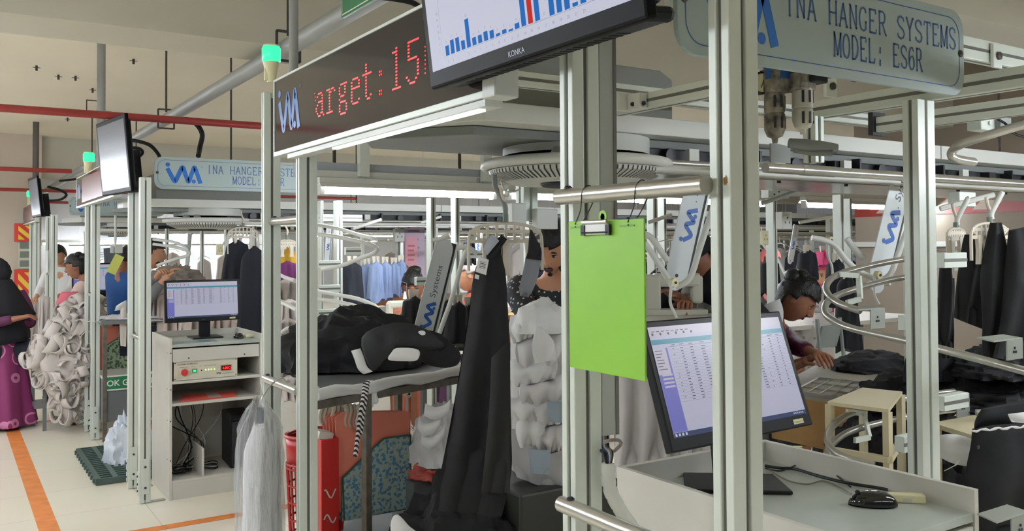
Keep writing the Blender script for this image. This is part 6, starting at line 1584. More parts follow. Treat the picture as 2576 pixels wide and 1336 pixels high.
# 2 woman at the sewing table, right
h = at(2002, 752, 4.5)
w2 = person('woman in maroon sequined top with white shawl bending over her sewing at the right', h, math.radians(40), math.radians(42), .72, 0, .14, [at(2070, 905, 4.05), at(2010, 915, 4.15)], True, SKIN, SEQ, 'sequined_top', CLOTH_N, 'long', s=1.0, bun=True, curl=.55)
build('white_shoulder_cloth', drape_mb([((1918, 770), (1962, 752)), ((1922, 800), (1972, 790)), ((1930, 840), (1962, 850))], 4.28, .006, 2, 1, 16, 10, .02), CLOTH_W, w2, smooth=True)
# 3 woman in black headscarf on the aisle
h = at(-6, 690, 7.9)
w3 = person('woman in long black headscarf and maroon dress standing at the left edge', h, math.radians(200), math.radians(230), .1, 0, .02, [at(48, 800, 7.7), at(10, 810, 7.8)], False, SKIN, mat('maroon_plain', (88, 34, 70), .7), 'blouse', CLOTH_N, 'hijab', mat('black_veil', (22, 23, 30), .9), s=1.0)
def skirt(t, waist, r0, r1, zb, m, name='skirt', n=60):
    waist = Vector(waist)
    def fn(u, v):
        a = 2*PI*u; r = (r0+(r1-r0)*v**.85)*(1+.09*v*math.sin(9*a)+.04*v*math.sin(14*a+2)); return V(waist.x+r*math.cos(a), waist.y+r*math.sin(a), waist.z+(zb-waist.z)*v)
    build(name, MB().grid(fn, n*2, 24, wrap=True), m, t, smooth=True, solid=.006, angle=80)
skirt(w3, h-V(0, 0, .50), .17, .31, .03, MAROON, 'long_dress')
def veil(t, top, r0, r1, zb, m):
    top = Vector(top)
    def fn(u, v):
        a = 2*PI*u; r = (r0+(r1-r0)*min(1, v*1.15)**.8)*(1+.04*v*math.sin(7*a)); return V(top.x+r*math.cos(a)*1.05, top.y+r*math.sin(a), top.z+(zb-top.z)*v+.03*v*math.cos(a))
    build('long_veil', MB().grid(fn, 60, 18, wrap=True), m, t, smooth=True, solid=.006, angle=80)
veil(w3, h-V(0, 0, .05), .105, .245, h.z-.62, MATS['black_veil'])
# 4 woman in pale pink, dark hair, at the garment heap
h = at(192, 672, 8.75)
FLOR = pattern('pink_floral', (208, 186, 178), (160, 110, 104), 18, .22)
person('woman in pale pink blouse with dark tied hair reaching to the pale garment heap', h, math.radians(-112), math.radians(-118), .25, 0, .15, [at(128, 842, 8.2), at(150, 835, 8.3)], False, SKIN, FLOR, 'floral_blouse', mat('pale_trousers', (196, 180, 172), .8), 'long', s=1.0, bun=True)
def sash(pts, wd, m, t, nrm=(0, -1, .1)):
    build('hanging_scarf', strip_mb(pts, wd, (.9, -.2, 0)), m, t, smooth=True, solid=.012)
pw = [o for o in bpy.data.objects if o.name.startswith('person') and 'pale pink blouse' in o.get('label', '')][0]
sash([at(176, 735, 8.3), at(160, 770, 8.2), at(165, 810, 8.2), at(158, 848, 8.2)], .14, mat('pink_scarf', (220, 110, 128), .8), pw)
# 5 man behind the grey pile, left
h = at(147, 642, 11.3)
person('man with short black hair looking down behind the pale pile, far left', h, math.radians(-30), math.radians(-38), .35, 0, .1, None, False, SKIN2, CLOTH_W, 'shirt', CLOTH_N, 'short', s=1.05)
# 6 man in profile behind the cabinet post
h = at(383, 640, 7.7)
person('man in grey shirt seen in profile behind the cabinet frame post, raising a garment', h, math.radians(75), math.radians(80), .1, 0, .05, [at(400, 690, 7.4), at(416, 700, 7.35)], False, SKIN2, mat('grey_shirt', (110, 110, 112), .8), 'shirt', CLOTH_N, 'short', s=1.05, beard=True)
# 7 person in blue, sliver between posts
h = at(322, 650, 9.2)
person('person in blue shirt half hidden behind the post with hanging white cloth', h, math.radians(120), None, .2, 0, .05, None, False, SKIN, mat('royal_blue', (30, 84, 150), .8), 'shirt', CLOTH_N, 'short', s=1.0)
# 8 women at sewing machines in the centre
h = at(1040, 722, 6.4)
person('woman with black hair and coral clothes sewing, centre behind the black pile', h, math.radians(-28), math.radians(-32), .45, 0, .25, [at(1010, 790, 6.0), at(1040, 790, 5.9)], True, SKIN, mat('coral_dress', (218, 128, 104), .8), 'dress', mat('coral_dress', (218, 128, 104), .8), 'long', s=1.0, bun=True)
h = at(1012, 708, 7.4)
person('woman in rust-orange headscarf behind the woman with black hair', h, math.radians(150), None, .3, 0, .2, None, True, SKIN, mat('rust_scarf', (158, 98, 62), .85), 'dress', None, 'hijab', mat('rust_scarf', (158, 98, 62), .85), s=1.0)
h = at(1172, 690, 6.2)
person('person with pale cap and violet clothes working left of the black trousers', h, math.radians(-105), math.radians(-112), .45, 0, .3, [at(1135, 760, 5.9), at(1150, 765, 5.9)], True, SKIN2, mat('violet_dress', (112, 78, 110), .85), 'dress', mat('violet_dress', (112, 78, 110), .85), 'short', mat('pale_cap', (176, 170, 166), .8), s=1.0, scarf=mat('coral_scarf', (206, 110, 92), .8))
# 9 worker in black with camouflage sleeve between clipboard and near post
h = at(1762, 655, 4.3)
CAMO = mat('camouflage', (120, 116, 100), .85, vscale=22, col2=(66, 64, 56))
person('worker in black headscarf sewing, seen between the clipboard and the nearest post', h, math.radians(-85), None, .6, 0, .45, [at(1712, 752, 4.0), at(1725, 765, 3.95)], True, SKIN, CAMO, 'camouflage_top', CLOTH_K, 'hijab', mat('black_veil2', (26, 26, 30), .9), s=1.0)
# 10 people behind the sewing woman
h = at(2066, 690, 7.2)
person('person in magenta far behind the sewing woman', h, math.radians(-30), None, .3, 0, .2, None, True, SKIN2, mat('magenta_dress', (176, 58, 100), .8), 'dress', None, 'hijab', mat('magenta_dress', (176, 58, 100), .8), s=1.0)
h = at(2056, 770, 6.2)
person('person in pale grey dress sitting back to back behind the sewing woman', h-V(0, 0, .0), math.radians(160), None, .3, 0, .1, None, True, SKIN, pattern('grey_floral', (176, 170, 166), (140, 130, 128), 20, .2), 'dress', mat('grey_cloth2', (150, 144, 140), .8), 'hijab', pattern('grey_floral2', (186, 180, 176), (150, 140, 138), 20, .2), s=1.0)
h = at(1935, 660, 8.2)
person('distant worker with a pink headscarf left of the sewing woman', h, 0, None, .3, 0, .2, None, True, SKIN, CLOTH_K, 'dress', None, 'hijab', mat('pink_scarf2', (196, 112, 106), .8), s=1.0)
# ================================================================ workstations and clutter behind
def lift_arm(corners, D, label, round_top=False, text=True, logo_at=.42, text_at=.62, tube=None, lsz=1.0):
    """leaning plate (faces -Y); corners BL, BR, TR, TL in the survey photo"""
    y = at(*corners[0], D).y; P = [atY(c[0], c[1], y) for c in corners]
    t = thing('garment_lift', label, 'lift', (P[0]+P[1])/2, 'leaning lift arms with the blue mark')
    ax = ((P[3]+P[2])/2-(P[0]+P[1])/2); L = ax.length; ax.normalize(); side = (P[1]-P[0]); Wd = side.dot(V(ax.z, 0, -ax.x)); sd = V(ax.z, 0, -ax.x); o = P[0]
    if Wd < 0: Wd = -Wd; sd = -sd
    pl = []
    if round_top: pl = [(0, 0), (Wd, 0), (Wd, L-Wd/2)]+[(Wd/2+Wd/2*math.cos(math.radians(a)), L-Wd/2+Wd/2*math.sin(math.radians(a))) for a in range(15, 180, 15)]+[(0, L-Wd/2)]
    else: pl = [(Wd*.12, 0)]+[(Wd/2-Wd*.42*math.cos(math.radians(a)), .0-Wd*.42*math.sin(math.radians(a))) for a in range(20, 180, 20)]+[(Wd*.88, 0), (Wd, Wd*.25), (Wd, L), (0, L), (0, Wd*.25)]
    build('face_plate', MB().prism(pl, o, sd, ax, (0, .004, 0)), mat('arm_white', (206, 212, 212), .4), t, bevel=.001)
    mb = MB(); mb.prism([(Wd*.55, Wd*.2), (Wd*1.12, Wd*.2), (Wd*1.12, L-Wd*.1), (Wd*.55, L-Wd*.1)], o+V(0, .006, 0), sd, ax, (0, .03, 0))
    build('belt_channel', mb, DARK, t)
    build('side_rail', MB().prism([(Wd*1.14, Wd*.1), (Wd*1.24, Wd*.1), (Wd*1.24, L), (Wd*1.14, L)], o+V(0, .004, 0), sd, ax, (0, .03, 0)), ALU, t)
    if text:
        lw = Wd*1.35*lsz; lh = Wd*.55*lsz
        mb = MB(); logo(mb, o+ax*(L*logo_at-lw*.4)+sd*(Wd*.80), ax, -sd, lw, lh, .0012)
        build('logo', mb, mat('arm_blue', (44, 96, 178), .45), t)
        mb = MB(); text_into(mb, '. Systems', o+ax*(L*text_at)+sd*(Wd*.66), ax, -sd, Wd*.42, .0012, sx=1.15); build('lettering', mb, mat('arm_print', (96, 100, 108), .5), t)
    build('screw', MB().lathe([(0, 0), (Wd*.06, 0), (Wd*.06, .003)], o+sd*Wd*.5+ax*(Wd*.1), (0, -1, 0), 10), DARK, t)
    return t
lift_arm([(1674, 690), (1728, 702), (1782, 468), (1722, 468)], 3.4, 'white leaning lift arm with blue mark, between the clipboard and the nearest post', logo_at=.55, text_at=.84, lsz=.92)
lift_arm([(2185, 690), (2235, 700), (2292, 470), (2238, 468)], 3.6, 'white leaning lift arm with blue mark, left of the inner right post', logo_at=.55, text_at=.80, lsz=.92)
lift_arm([(1040, 832), (1088, 840), (1150, 605), (1096, 592)], 4.2, 'white leaning lift arm with rounded top behind the black clothes pile', True, logo_at=.16, text_at=.32, lsz=.92)
lift_arm([(815, 662), (828, 664), (834, 570), (822, 568)], 6.5, 'small distant lift arm just right of the post under the display', False, lsz=.9)
lift_arm([(1190, 655), (1203, 658), (1215, 580), (1199, 578)], 6.2, 'small distant lift arm seen through the centre hanger', False, lsz=.9)
lift_arm([(1765, 650), (1772, 652), (1782, 575), (1772, 573)], 7.5, 'narrow distant lift arm just left of the nearest post', False, lsz=.9)
lift_arm([(1982, 655), (1994, 657), (2012, 566), (1996, 564)], 7.0, 'small distant lift arm above the sewing woman', False, lsz=.9)
lift_arm([(1932, 668), (1938, 668), (1946, 590), (1938, 588)], 9.0, 'smallest distant lift arm right of the nearest post', False, lsz=.9)
lift_arm([(466, 668), (474, 670), (482, 590), (472, 588)], 9.5, 'small distant lift arm above the garments behind the cabinet monitor', False, lsz=.9)

def vtubes(name, segs, label, pulley=None, D=3.3, r=.012, group='bent lift tubes'):
    t = thing(name, label, 'tube', at(segs[0][0][0], segs[0][0][1], D), group)
    for s in segs:
        dd = s[0][2] if len(s[0]) > 2 else D
        build('tube', MB().tube(cat_path([at(p[0], p[1], p[2] if len(p) > 2 else D) for p in s], 6), r, 10), WHITE, t, smooth=True)
    if pulley:
        x, y, rp = pulley; c = at(x, y, D-.03)
        build('pulley', MB().lathe([(0, 0), (rp, 0), (rp, .006), (rp*.85, .010), (rp, .014), (rp, .02), (0, .02)], c, (0, -1, 0), 24), CREAM, t, smooth=True)
        build('pulley_hub', MB().lathe([(0, 0), (rp*.3, 0), (rp*.3, .004)], c-V(0, .02, 0), (0, -1, 0), 12), DARK, t)
    return t
vtubes('lift_tube', [[(1622, 612), (1650, 652), (1680, 700), (1696, 722)], [(1700, 722), (1722, 712), (1740, 690), (1762, 620), (1795, 520)], [(1620, 588), (1640, 600), (1668, 640), (1680, 655)]], 'V-shaped white lift tube beside the arm right of the clipboard', (1690, 711, .017), 3.35)
vtubes('lift_tube', [[(2042, 598), (2072, 604), (2100, 618), (2125, 650), (2160, 682), (2198, 700)], [(2205, 708), (2225, 702), (2245, 680), (2270, 610), (2296, 545)]], 'V-shaped white lift tube beside the arm left of the inner right post', (2203, 692, .017), 3.55)
vtubes('lift_rod', [[(1690, 712), (1686, 760), (1698, 790), (1702, 800)]], 'thin cream rod hanging from the pulley right of the clipboard', None, 3.3, .006, 'cream pulley rods')
vtubes('lift_rod', [[(2201, 694), (2200, 740), (2212, 766)]], 'thin cream rod hanging from the pulley by the inner right post', None, 3.5, .005, 'cream pulley rods')
vtubes('lift_rod', [[(2083, 606), (2082, 640), (2092, 668), (2094, 690)]], 'thin cream rod with pulley above the sewing woman', (2083, 604, .016), 4.2, .006, 'cream pulley rods')
vtubes('lift_rod', [[(1024, 993), (1024, 1035)]], 'thin cream rod with pulley under the near trolley top', (1024, 990, .016), 3.95, .006, 'cream pulley rods')
vtubes('lift_tube', [[(1085, 605), (1110, 600), (1130, 590)], [(1178, 622), (1162, 660), (1140, 740), (1105, 838)], [(1150, 625), (1178, 622), (1200, 640)]], 'slanted white lift tube right of the rounded arm behind the black pile', None, 4.1, .011)
vtubes('lift_tube', [[(2130, 600), (2145, 620), (2172, 652)]], 'short thick white lift tube behind the upper curved rail', None, 3.7, .014)
# curved rails, left of centre (behind the near post)
def crail(pts, r, lab, n=2): 
    return vtubes('curved_rail', pts, lab, None, 5, r, 'curved hanger rails left of centre')
crail([[(795, 565, 5.0), (850, 575, 5), (900, 590, 4.9), (938, 600, 4.8), (946, 608, 4.8), (930, 612, 4.7)], [(795, 588, 4.8), (860, 598, 4.7), (920, 612, 4.6), (946, 622, 4.6), (942, 636, 4.6), (900, 652, 4.7), (860, 668, 4.8), (810, 678, 5.0)]], .011, 'upper pair of curved white rails left of centre')
crail([[(795, 732, 5.0), (850, 742, 4.9), (900, 752, 4.8), (940, 768, 4.7), (950, 778, 4.6)], [(795, 752, 4.8), (860, 762, 4.7), (920, 778, 4.6), (952, 796, 4.5)]], .011, 'lower pair of curved white rails left of centre')
crail([[(742, 706, 4.9), (722, 700, 5.0), (700, 690, 5.2)], [(748, 780, 4.2), (725, 768, 4.3), (690, 750, 4.4)], [(752, 822, 4.0), (722, 828, 4.0), (706, 845, 4.0), (716, 862, 3.9), (750, 890, 3.8)], [(752, 842, 4.0), (728, 850, 4.0), (712, 868, 3.9), (722, 882, 3.8), (752, 910, 3.7)]], .011, 'curved white rails between the two posts left of the near trolley')
crail([[(385, 602, 7), (430, 608, 7), (462, 618, 7), (474, 630, 7)], [(385, 614, 7), (430, 620, 7), (470, 630, 7), (474, 642, 7), (440, 652, 7), (395, 668, 7)]], .012, 'far curved rails above the garments behind the computer cabinet')
# plain uprights and cross members among the lines
def upright(x, y0, y1, D, wpx, label):
    a = at(x, y0, D); w_ = wpx/2203*D; zb = 0 if y1 > 560 else at(x, y1, D).z
    t = thing('frame_upright', label, 'post', (a.x, a.y, 0), 'aluminium uprights of the lines behind')
    build('profile', MB().bb(a.x-w_*.35, a.x+w_*.35, a.y-.03, a.y+.03, zb, min(a.z, 1.95)), ALU, t, bevel=.002)
    build('slot_dark', MB().bb(a.x-.005, a.x+.005, a.y-.0305, a.y-.029, zb, min(a.z, 1.95)), ALU_IN, t)
for i, (x, y0, D, wp, lab) in enumerate([(850, 505, 5.4, 22, 'aluminium upright with curved rails, right of the post under the display'), (806, 505, 5.6, 10, 'narrow aluminium upright behind the post under the display'),
    (1084, 498, 5.0, 20, 'aluminium upright behind the rounded lift arm'), (1145, 498, 5.3, 18, 'aluminium upright right of the rounded lift arm'), (1000, 540, 8.5, 12, 'distant upright with switch box behind the sewing women'),
    (1640, 500, 5.2, 20, 'aluminium upright behind the top of the clipboard'), (1665, 500, 5.5, 12, 'narrow aluminium upright right of the clipboard top'), (1940, 500, 5.3, 20, 'aluminium upright with socket box right of the nearest post'), (2108, 490, 5.5, 18, 'aluminium upright left of the small sign plate wall'),
    (2130, 500, 5.6, 12, 'narrow upright at the left edge of the pale side wall'), (2285, 480, 4.4, 16, 'aluminium upright just left of the inner right post'), (570, 560, 7.6, 12, 'pale upright carrying the black trousers behind the cabinet'),
    (508, 580, 9.0, 9, 'upright before the grey wall behind the cabinet monitor'), (420, 575, 9.5, 10, 'thin upright behind the man in profile'), (640, 565, 8, 10, 'thin upright near the black trousers left of the paired posts'), (228, 560, 13.5, 9, 'thin distant upright behind the second display posts')]):
    upright(x, y0, 800, D, wp, lab)
# cross members
for i, (x0, x1, y, D, lab) in enumerate([(800, 868, 665, 5.2, 'short cross member with curved rails, upper'), (800, 868, 727, 5.2, 'short cross member with curved rails, middle'), (800, 900, 788, 5.2, 'short cross member with curved rails, lower'), (800, 940, 548, 5.6, 'thin cross member under the bright tube light'), (868, 916, 632, 5.0, 'short white cross member holding the upper curved rails'), (868, 915, 790, 4.9, 'short white cross member holding the lower curved rails'), (1045, 1095, 708, 4.6, 'white bracket arm fixed to the upright by the rounded lift arm'), (1160, 1260, 640, 5.0, 'pale cross member behind the centre hanger')]):
    a = at(x0, y, D); b = at(x1, y, D); b = V(b.x, a.y, a.z); beam('cross_member', a, b, .03, .045, lab)
# brackets below the channel, small boxes
def sbox(x, y, D, w_, h_, m, label, cat='box', group=None, name='junction_box', d_=.05):
    c = at(x, y, D); t = thing(name, label, cat, c, group)
    build('case', MB().box(c, (w_, d_, h_)), m, t, bevel=.003)
    mb = MB()
    for k in range(3): mb.box(c+V((k-1)*w_*.22, -d_/2-.0004, (.15 if k == 1 else -.12)*h_), (w_*.08, .001, h_*.12))
    build('sockets', mb, DARK, t); return t
sbox(1972, 555, 5.1, .085, .10, WHITE, 'white socket box on the upright right of the nearest post', 'socket', 'socket boxes')
sbox(1918, 598, 4.9, .045, .08, CREAM, 'cream switch box right of the nearest post', 'socket', 'socket boxes')
sbox(1950, 487, 4.6, .16, .05, ALU, 'pale double bracket under the tray right of the nearest post', 'bracket', 'pale double brackets')
sbox(2420, 502, 3.6, .12, .06, ALU, 'pale double bracket under the tray right of the inner post', 'bracket', 'pale double brackets')
sbox(1003, 592, 8.3, .10, .12, WHITE, 'white switch box on the distant upright in the centre', 'socket', 'socket boxes')
sbox(553, 628, 7.4, .05, .09, CREAM, 'cream round-cornered switch on the upright behind the cabinet', 'socket', 'socket boxes')
sbox(957, 795, 5.2, .05, .12, WHITE, 'white upright box at the end of the lower curved rails', 'box', None, 'end_box')
sbox(1012, 590, 8.8, .01, .01, WHITE, 'tiny white knob beside the distant switch box', 'knob')
# leaning tubes far behind, right
for i, (a, b, D) in enumerate([((1915, 512), (2010, 480), 4.2), ((2365, 525), (2500, 490), 3.4), ((1630, 560), (1690, 540), 5), ((2010, 560), (2100, 545), 6), ((600, 575), (560, 615), 7.6), ((1905, 596), (1940, 640), 6.5), ((1950, 640), (1975, 690), 7), ((1060, 560), (1110, 545), 7), ((890, 575), (960, 552), 6)]):
    single('slanting_rod', MB().tube([at(*a, D), at(*b, D)], .011, 8), WHITE, ['slanting rod under the tray right of the nearest post', 'slanting rod under the tray right of the inner post', 'slanting rod behind the clipboard top', 'slanting rod in front of the distant lift arm', 'slanting dark rod above the black trousers, left', 'slanting rod beside the cream switch box', 'slanting rod left of the sewing woman', 'slanting rod near the top of the rounded lift arm', 'slanting rod above the blue shirts'][i], 'rod', 'slanting rods', smooth=True)

# ---- hung garments
def hung(px, py, D, wpx, hpx, m, label, name='hung_garment', yaw=0, cat='garment', hang=True, flare=1.25, folds=7, depth=.09, seed=0, group=None, shoulder=.14, amp=.22, neck=.3):
    top = at(px, py, D); s = D/2203
    t = thing(name, label, cat, (top.x, top.y, top.z-hpx*s), group)
    build('cloth', garment_mb(top, wpx*s*1.05, hpx*s, yaw, depth, shoulder, flare, folds, amp, seed, neck=neck), m, t, smooth=True, angle=80)
    if hang:
        mb = MB(); clip_mb(mb, top+V(-wpx*s*.15, 0, .03), yaw, .06); clip_mb(mb, top+V(wpx*s*.15, 0, .03), yaw, .06)
        build('clips', mb, HANGP, t)
    return t
NAVYT = mat('dark_navy_cloth', (30, 33, 44), .8, var=.1, vscale=15)
hung(597, 602, 6.9, 52, 112, NAVYT, 'short black garment on the far hanger left of the paired posts', flare=1.5, seed=1)
hung(640, 618, 6.7, 60, 235, NAVYT, 'long black trousers hanging behind the monitor on the white cabinet', flare=1.5, seed=2)
hanger(at(612, 572, 6.9), .24, .22, 0, 'far cream frame hanger holding the black garments behind the cabinet', 'cream frame hangers')
hung(622, 665, 7.1, 40, 150, mat('rose_white_cloth', (214, 196, 184), .8), 'pale pinkish garment hanging between the black ones behind the cabinet', hang=False, seed=3)
hung(665 if False else 722, 622, 5.6, 42, 85, mat('mustard_cloth', (206, 160, 48), .8), 'yellow garments hanging between the two paired posts', seed=5)
hung(724, 655, 5.4, 44, 60, mat('purple_cloth', (104, 40, 96), .8), 'purple garment below the yellow one between the paired posts', hang=False, seed=6)
hanger(at(722, 604, 5.5), .12, .10, 0, 'cream hanger with yellow garments between the paired posts', 'cream frame hangers')
TAU = mat('taupe_garment', (150, 140, 134), .85, var=.14, vscale=12)
for i, (x, y, w_, h_) in enumerate([(724, 700, 50, 70), (730, 752, 46, 60), (726, 800, 50, 72), (728, 850, 48, 70), (726, 900, 50, 66), (728, 945, 46, 60)]):
    hung(x, y, 5.2-.12*i, w_, h_, [TAU, CLOTH_G][i % 2], 'crumpled taupe garments between the paired posts, '+['topmost', 'second from the top', 'third from the top', 'fourth from the top', 'second lowest', 'lowest'][i], hang=False, flare=1.05, folds=9, amp=.5, seed=20+i, neck=.8)
hung(885, 655, 6.0, 50, 112, NAVYT, 'dark navy jacket hanging left of the pale blue shirts', seed=7, flare=1.15)
for i, (x, y, w_, h_, D) in enumerate([(922, 660, 34, 88, 6.6), (945, 655, 36, 100, 6.4), (968, 656, 34, 96, 6.5), (990, 658, 30, 84, 6.7), (1008, 652, 26, 80, 6.8)]):
    hung(x, y, D, w_, h_, CLOTH_B, 'pale blue shirt hanging in the centre background, '+['first', 'second', 'third', 'fourth', 'last'][i]+' from the left', seed=30+i, flare=1.2, group='pale blue shirts')
for i, (x, y, w_, h_, D) in enumerate([(1040, 742, 50, 105, 4.7), (1120, 752, 46, 95, 4.5), (1150, 756, 50, 110, 4.4), (1180, 762, 40, 110, 4.5)]):
    hung(x, y, D, w_, h_, CLOTH_K, 'black shirt on clip hangers around the rounded lift arm, '+['leftmost', 'second', 'third', 'rightmost'][i], seed=40+i, flare=1.5, group='black shirts by the rounded arm')
hung(1180, 600, 5.6, 20, 60, NAVYT, 'narrow black garment hanging just right of the upright by the rounded arm', seed=9, hang=False)
hung(1670, 665, 4.2, 90, 190, CLOTH_K, 'big black garment hanging right of the clipboard behind the lift arm', seed=10, flare=1.3, hang=False)
hung(1640, 690, 4.4, 60, 150, CLOTH_K, 'black garment edge just right of the clipboard', seed=11, flare=1.2, hang=False)
for i, (x, y, w_, h_, D, m) in enumerate([(2030, 628, 46, 70, 5.6, NAVYT), (1936, 650, 44, 90, 5.4, CLOTH_K), (2068, 628, 24, 40, 7, mat('magenta_dress', (176, 58, 100), .8)), (2102, 650, 40, 120, 5.2, NAVYT), (2130, 690, 50, 190, 5.0, CLOTH_K), (1790, 640, 60, 120, 6.5, CLOTH_K)]):
    hung(x, y, D, w_, h_, m, ['short black garment on pale hangers above the sewing woman', 'black garment hanging left of the sewing woman', 'magenta garment far behind the upper curved rail', 'dark garment hanging behind the curved rails', 'long black garment hanging right of the sewing woman', 'black garment far behind the nearest post'][i], seed=50+i, flare=1.2)
# big black trousers at the right
for i, (px, D) in enumerate([
    ([((2368, 640), (2392, 640)), ((2362, 760), (2398, 770)), ((2362, 900), (2398, 900))], 3.2),
    ([((2428, 590), (2462, 590)), ((2412, 680), (2482, 680)), ((2404, 800), (2472, 828))], 3.0),
    ([((2492, 560), (2516, 560)), ((2470, 680), (2540, 690)), ((2472, 790), (2540, 800)), ((2470, 900), (2530, 920))], 2.9),
    ([((2538, 580), (2590, 570)), ((2530, 680), (2620, 690)), ((2520, 800), (2620, 800)), ((2500, 900), (2620, 920))], 2.85),
    ([((2380, 700), (2400, 700)), ((2340, 800), (2400, 800)), ((2280, 900), (2400, 900)), ((2270, 960), (2400, 960))], 3.3)]):
    t = thing('black_trousers', 'black trousers hanging at the right edge, '+['narrow leg nearest the inner post', 'short one left of centre', 'long one in the middle', 'rightmost one cut by the picture edge', 'one spread low behind the inner post'][i], 'trousers', at(*px[-1][0], D), 'black trousers at the right')
    build('body', drape_mb(px, D, .012, 3, i, 24, 30, .035), CLOTH_K, t, smooth=True, angle=80)
hanger(at(2490, 562, 2.95), .23, .13, 0, 'large cream frame hanger at the right edge with black trousers', 'cream frame hangers', .04, (-.6, -.2, .2, .6))
hanger(at(2405, 575, 3.1), .11, .10, 0, 'small cream frame hanger just right of the inner post', 'cream frame hangers', .04)
for i, (x, y, D) in enumerate([(2494, 545, 2.95), (2408, 560, 3.1)]):
    vtubes('hanger_suspension', [[(x, y+6), (x, y-8), (x+12, y-32), (x+28, y-62)]], ['pale bent rod carrying the large frame hanger at the right edge', 'pale bent rod carrying the small frame hanger right of the inner post'][i], None, D, .009, 'bent hanger rods')

# ---- sewing table at the right
c0 = at(2075, 985, 3.7); zT = c0.z
t = thing('sewing_table', 'wooden sewing table with brown front panel behind the near monitor', 'table', (c0.x, c0.y, 0))
a = atZ(1925, 1062, .80); 
fr = [at(1930, 1072, 3.3), at(2085, 1110, 3.1)]
zT = .93
q1 = atZ(1940, 990, zT); q2 = atZ(2210, 1035, zT); q3 = atZ(2330, 960, zT); q4 = atZ(2050, 930, zT)
build('table_top', slab(MB(), [q1, q2, q3, q4], (0, 0, 1), .022), mat('table_metal_top', (166, 160, 144), .5, var=.1), t)
build('front_panel', slab(MB(), [q1-V(0, 0, .20), q2-V(0, 0, .20), q2, q1], (q4-q1).normalized(), .018), WOOD, t)
mb = MB()
for q in (q1, q2, q3, q4): mb.bar(q.lerp((q1+q3)/2, .06)-V(0, 0, zT), q.lerp((q1+q3)/2, .06), .04, .04)
build('legs', mb, DARK, t)
# metal grille on it
g1, g2, g3, g4 = [atZ(*p, zT+.028) for p in ((2000, 985), (2120, 1004), (2178, 966), (2062, 952))]
t = thing('wire_grille', 'slanting metal grille tray on the sewing table', 'grille', (g1+g3)/2)
mb = MB()
for p, q in ((g1, g2), (g2, g3), (g3, g4), (g4, g1)): mb.bar(p, q, .012, .014)
build('rim', mb, CHROME, t)
mb = MB()
for k in range(1, 4): mb.bar(g1.lerp(g2, k/4), g4.lerp(g3, k/4), .006, .008)
for k in range(1, 3): mb.bar(g1.lerp(g4, k/3), g2.lerp(g3, k/3), .005, .008)
build('bars', mb, CHROME, t)
# black cloth on the table
c = atZ(2195, 925, zT+.03)
clothes_heap((c.x, c.y, zT+.024), (.24, .17, .09), CLOTH_K, 'flat heap of black cloth on the sewing table in front of the woman', 61, .15, 4)
# cream frame box beside
c = at(2150, 1060, 2.9)
t = thing('cream_frame_table', 'cream painted box-frame table right of the near monitor', 'table', (c.x, c.y, 0))
e1 = at(2085, 1008, 2.95); zt2 = e1.z; e1, e2, e3, e4 = [atZ(*p, zt2) for p in ((2082, 1010), (2235, 1030), (2270, 985), (2170, 975))]
build('top_board', slab(MB(), [e1, e2, e3, e4], (0, 0, -1), .012), mat('cream_wood', (202, 192, 160), .6), t)
mb = MB()
for q in (e1, e2, e3, e4): mb.bar(q.lerp((e1+e3)/2, .05)-V(0, 0, zt2), q.lerp((e1+e3)/2, .05)-V(0, 0, .01), .022, .022)
for p, q in ((e1, e2), (e2, e3)): mb.bar(p-V(0, 0, .16), q-V(0, 0, .16), .02, .02)
build('legs', mb, mat('cream_wood', (202, 192, 160), .6), t)
# cream table right of the post with black clothes
zt3 = at(2400, 1080, 3.0).z; f1, f2, f3, f4 = [atZ(*p, zt3) for p in ((2345, 1075), (2480, 1118), (2680, 1080), (2480, 1050))]
t = thing('cream_frame_table', 'cream table top right of the inner post, covered by black garments', 'table', (f1.x, f1.y, 0))
build('top_board', slab(MB(), [f1, f2, f3, f4], (0, 0, 1), .016), mat('cream_wood', (202, 192, 160), .6), t)
mb = MB()
for q in (f1, f2, f3, f4): mb.bar(q.lerp((f1+f3)/2, .06)-V(0, 0, zt3), q.lerp((f1+f3)/2, .06), .025, .025)
build('legs', mb, mat('cream_wood', (202, 192, 160), .6), t)
t = thing('black_garment_bundle', 'black garment with white overlocked edge hanging over the cream table at the lower right', 'garment', at(2500, 1330, 2.7))
build('cloth', drape_mb([((2450, 1080), (2640, 1060)), ((2440, 1150), (2640, 1150)), ((2425, 1230), (2640, 1240)), ((2440, 1300), (2640, 1330)), ((2470, 1380), (2640, 1400))], 2.68, .02, 3, 2, 30, 26, .05), CLOTH_K, t, smooth=True, angle=80)
build('overlock_edge', MB().tube([at(2446+k*11, 1084-k*.9+2.5*math.sin(k*1.9), 2.57) for k in range(16)], [.0035+.0012*math.sin(k*2.7) for k in range(16)], 6), CLOTH_W, t, smooth=True)
build('button', MB().lathe([(.0, 0), (.006, 0), (.006, .003)], at(2460, 1125, 2.58), (0, -1, 0), 12), mat('button_black', (60, 62, 66), .3), t)
build('cloth_upper', drape_mb([((2470, 1030), (2640, 1000)), ((2455, 1060), (2640, 1050)), ((2450, 1082), (2640, 1072))], 2.75, .012, 3, 5, 24, 10, .04), CLOTH_K, t, smooth=True, angle=80)
build('white_corner', drape_mb([((2535, 1042), (2600, 1035)), ((2545, 1062), (2600, 1065))], 2.6, .004, 2, 1, 10, 8, .006), CLOTH_W, t, smooth=True)
c = at(2412, 1132, 2.85)
t = thing('white_cloth_roll', 'white oval rolled cloth tucked under the cream table at the right', 'cloth', c)
build('roll', MB().ell(c, (.042, .09, .052), Matrix.Rotation(-.5, 3, 'Y'), 24, 16), CLOTH_W, t, smooth=True)
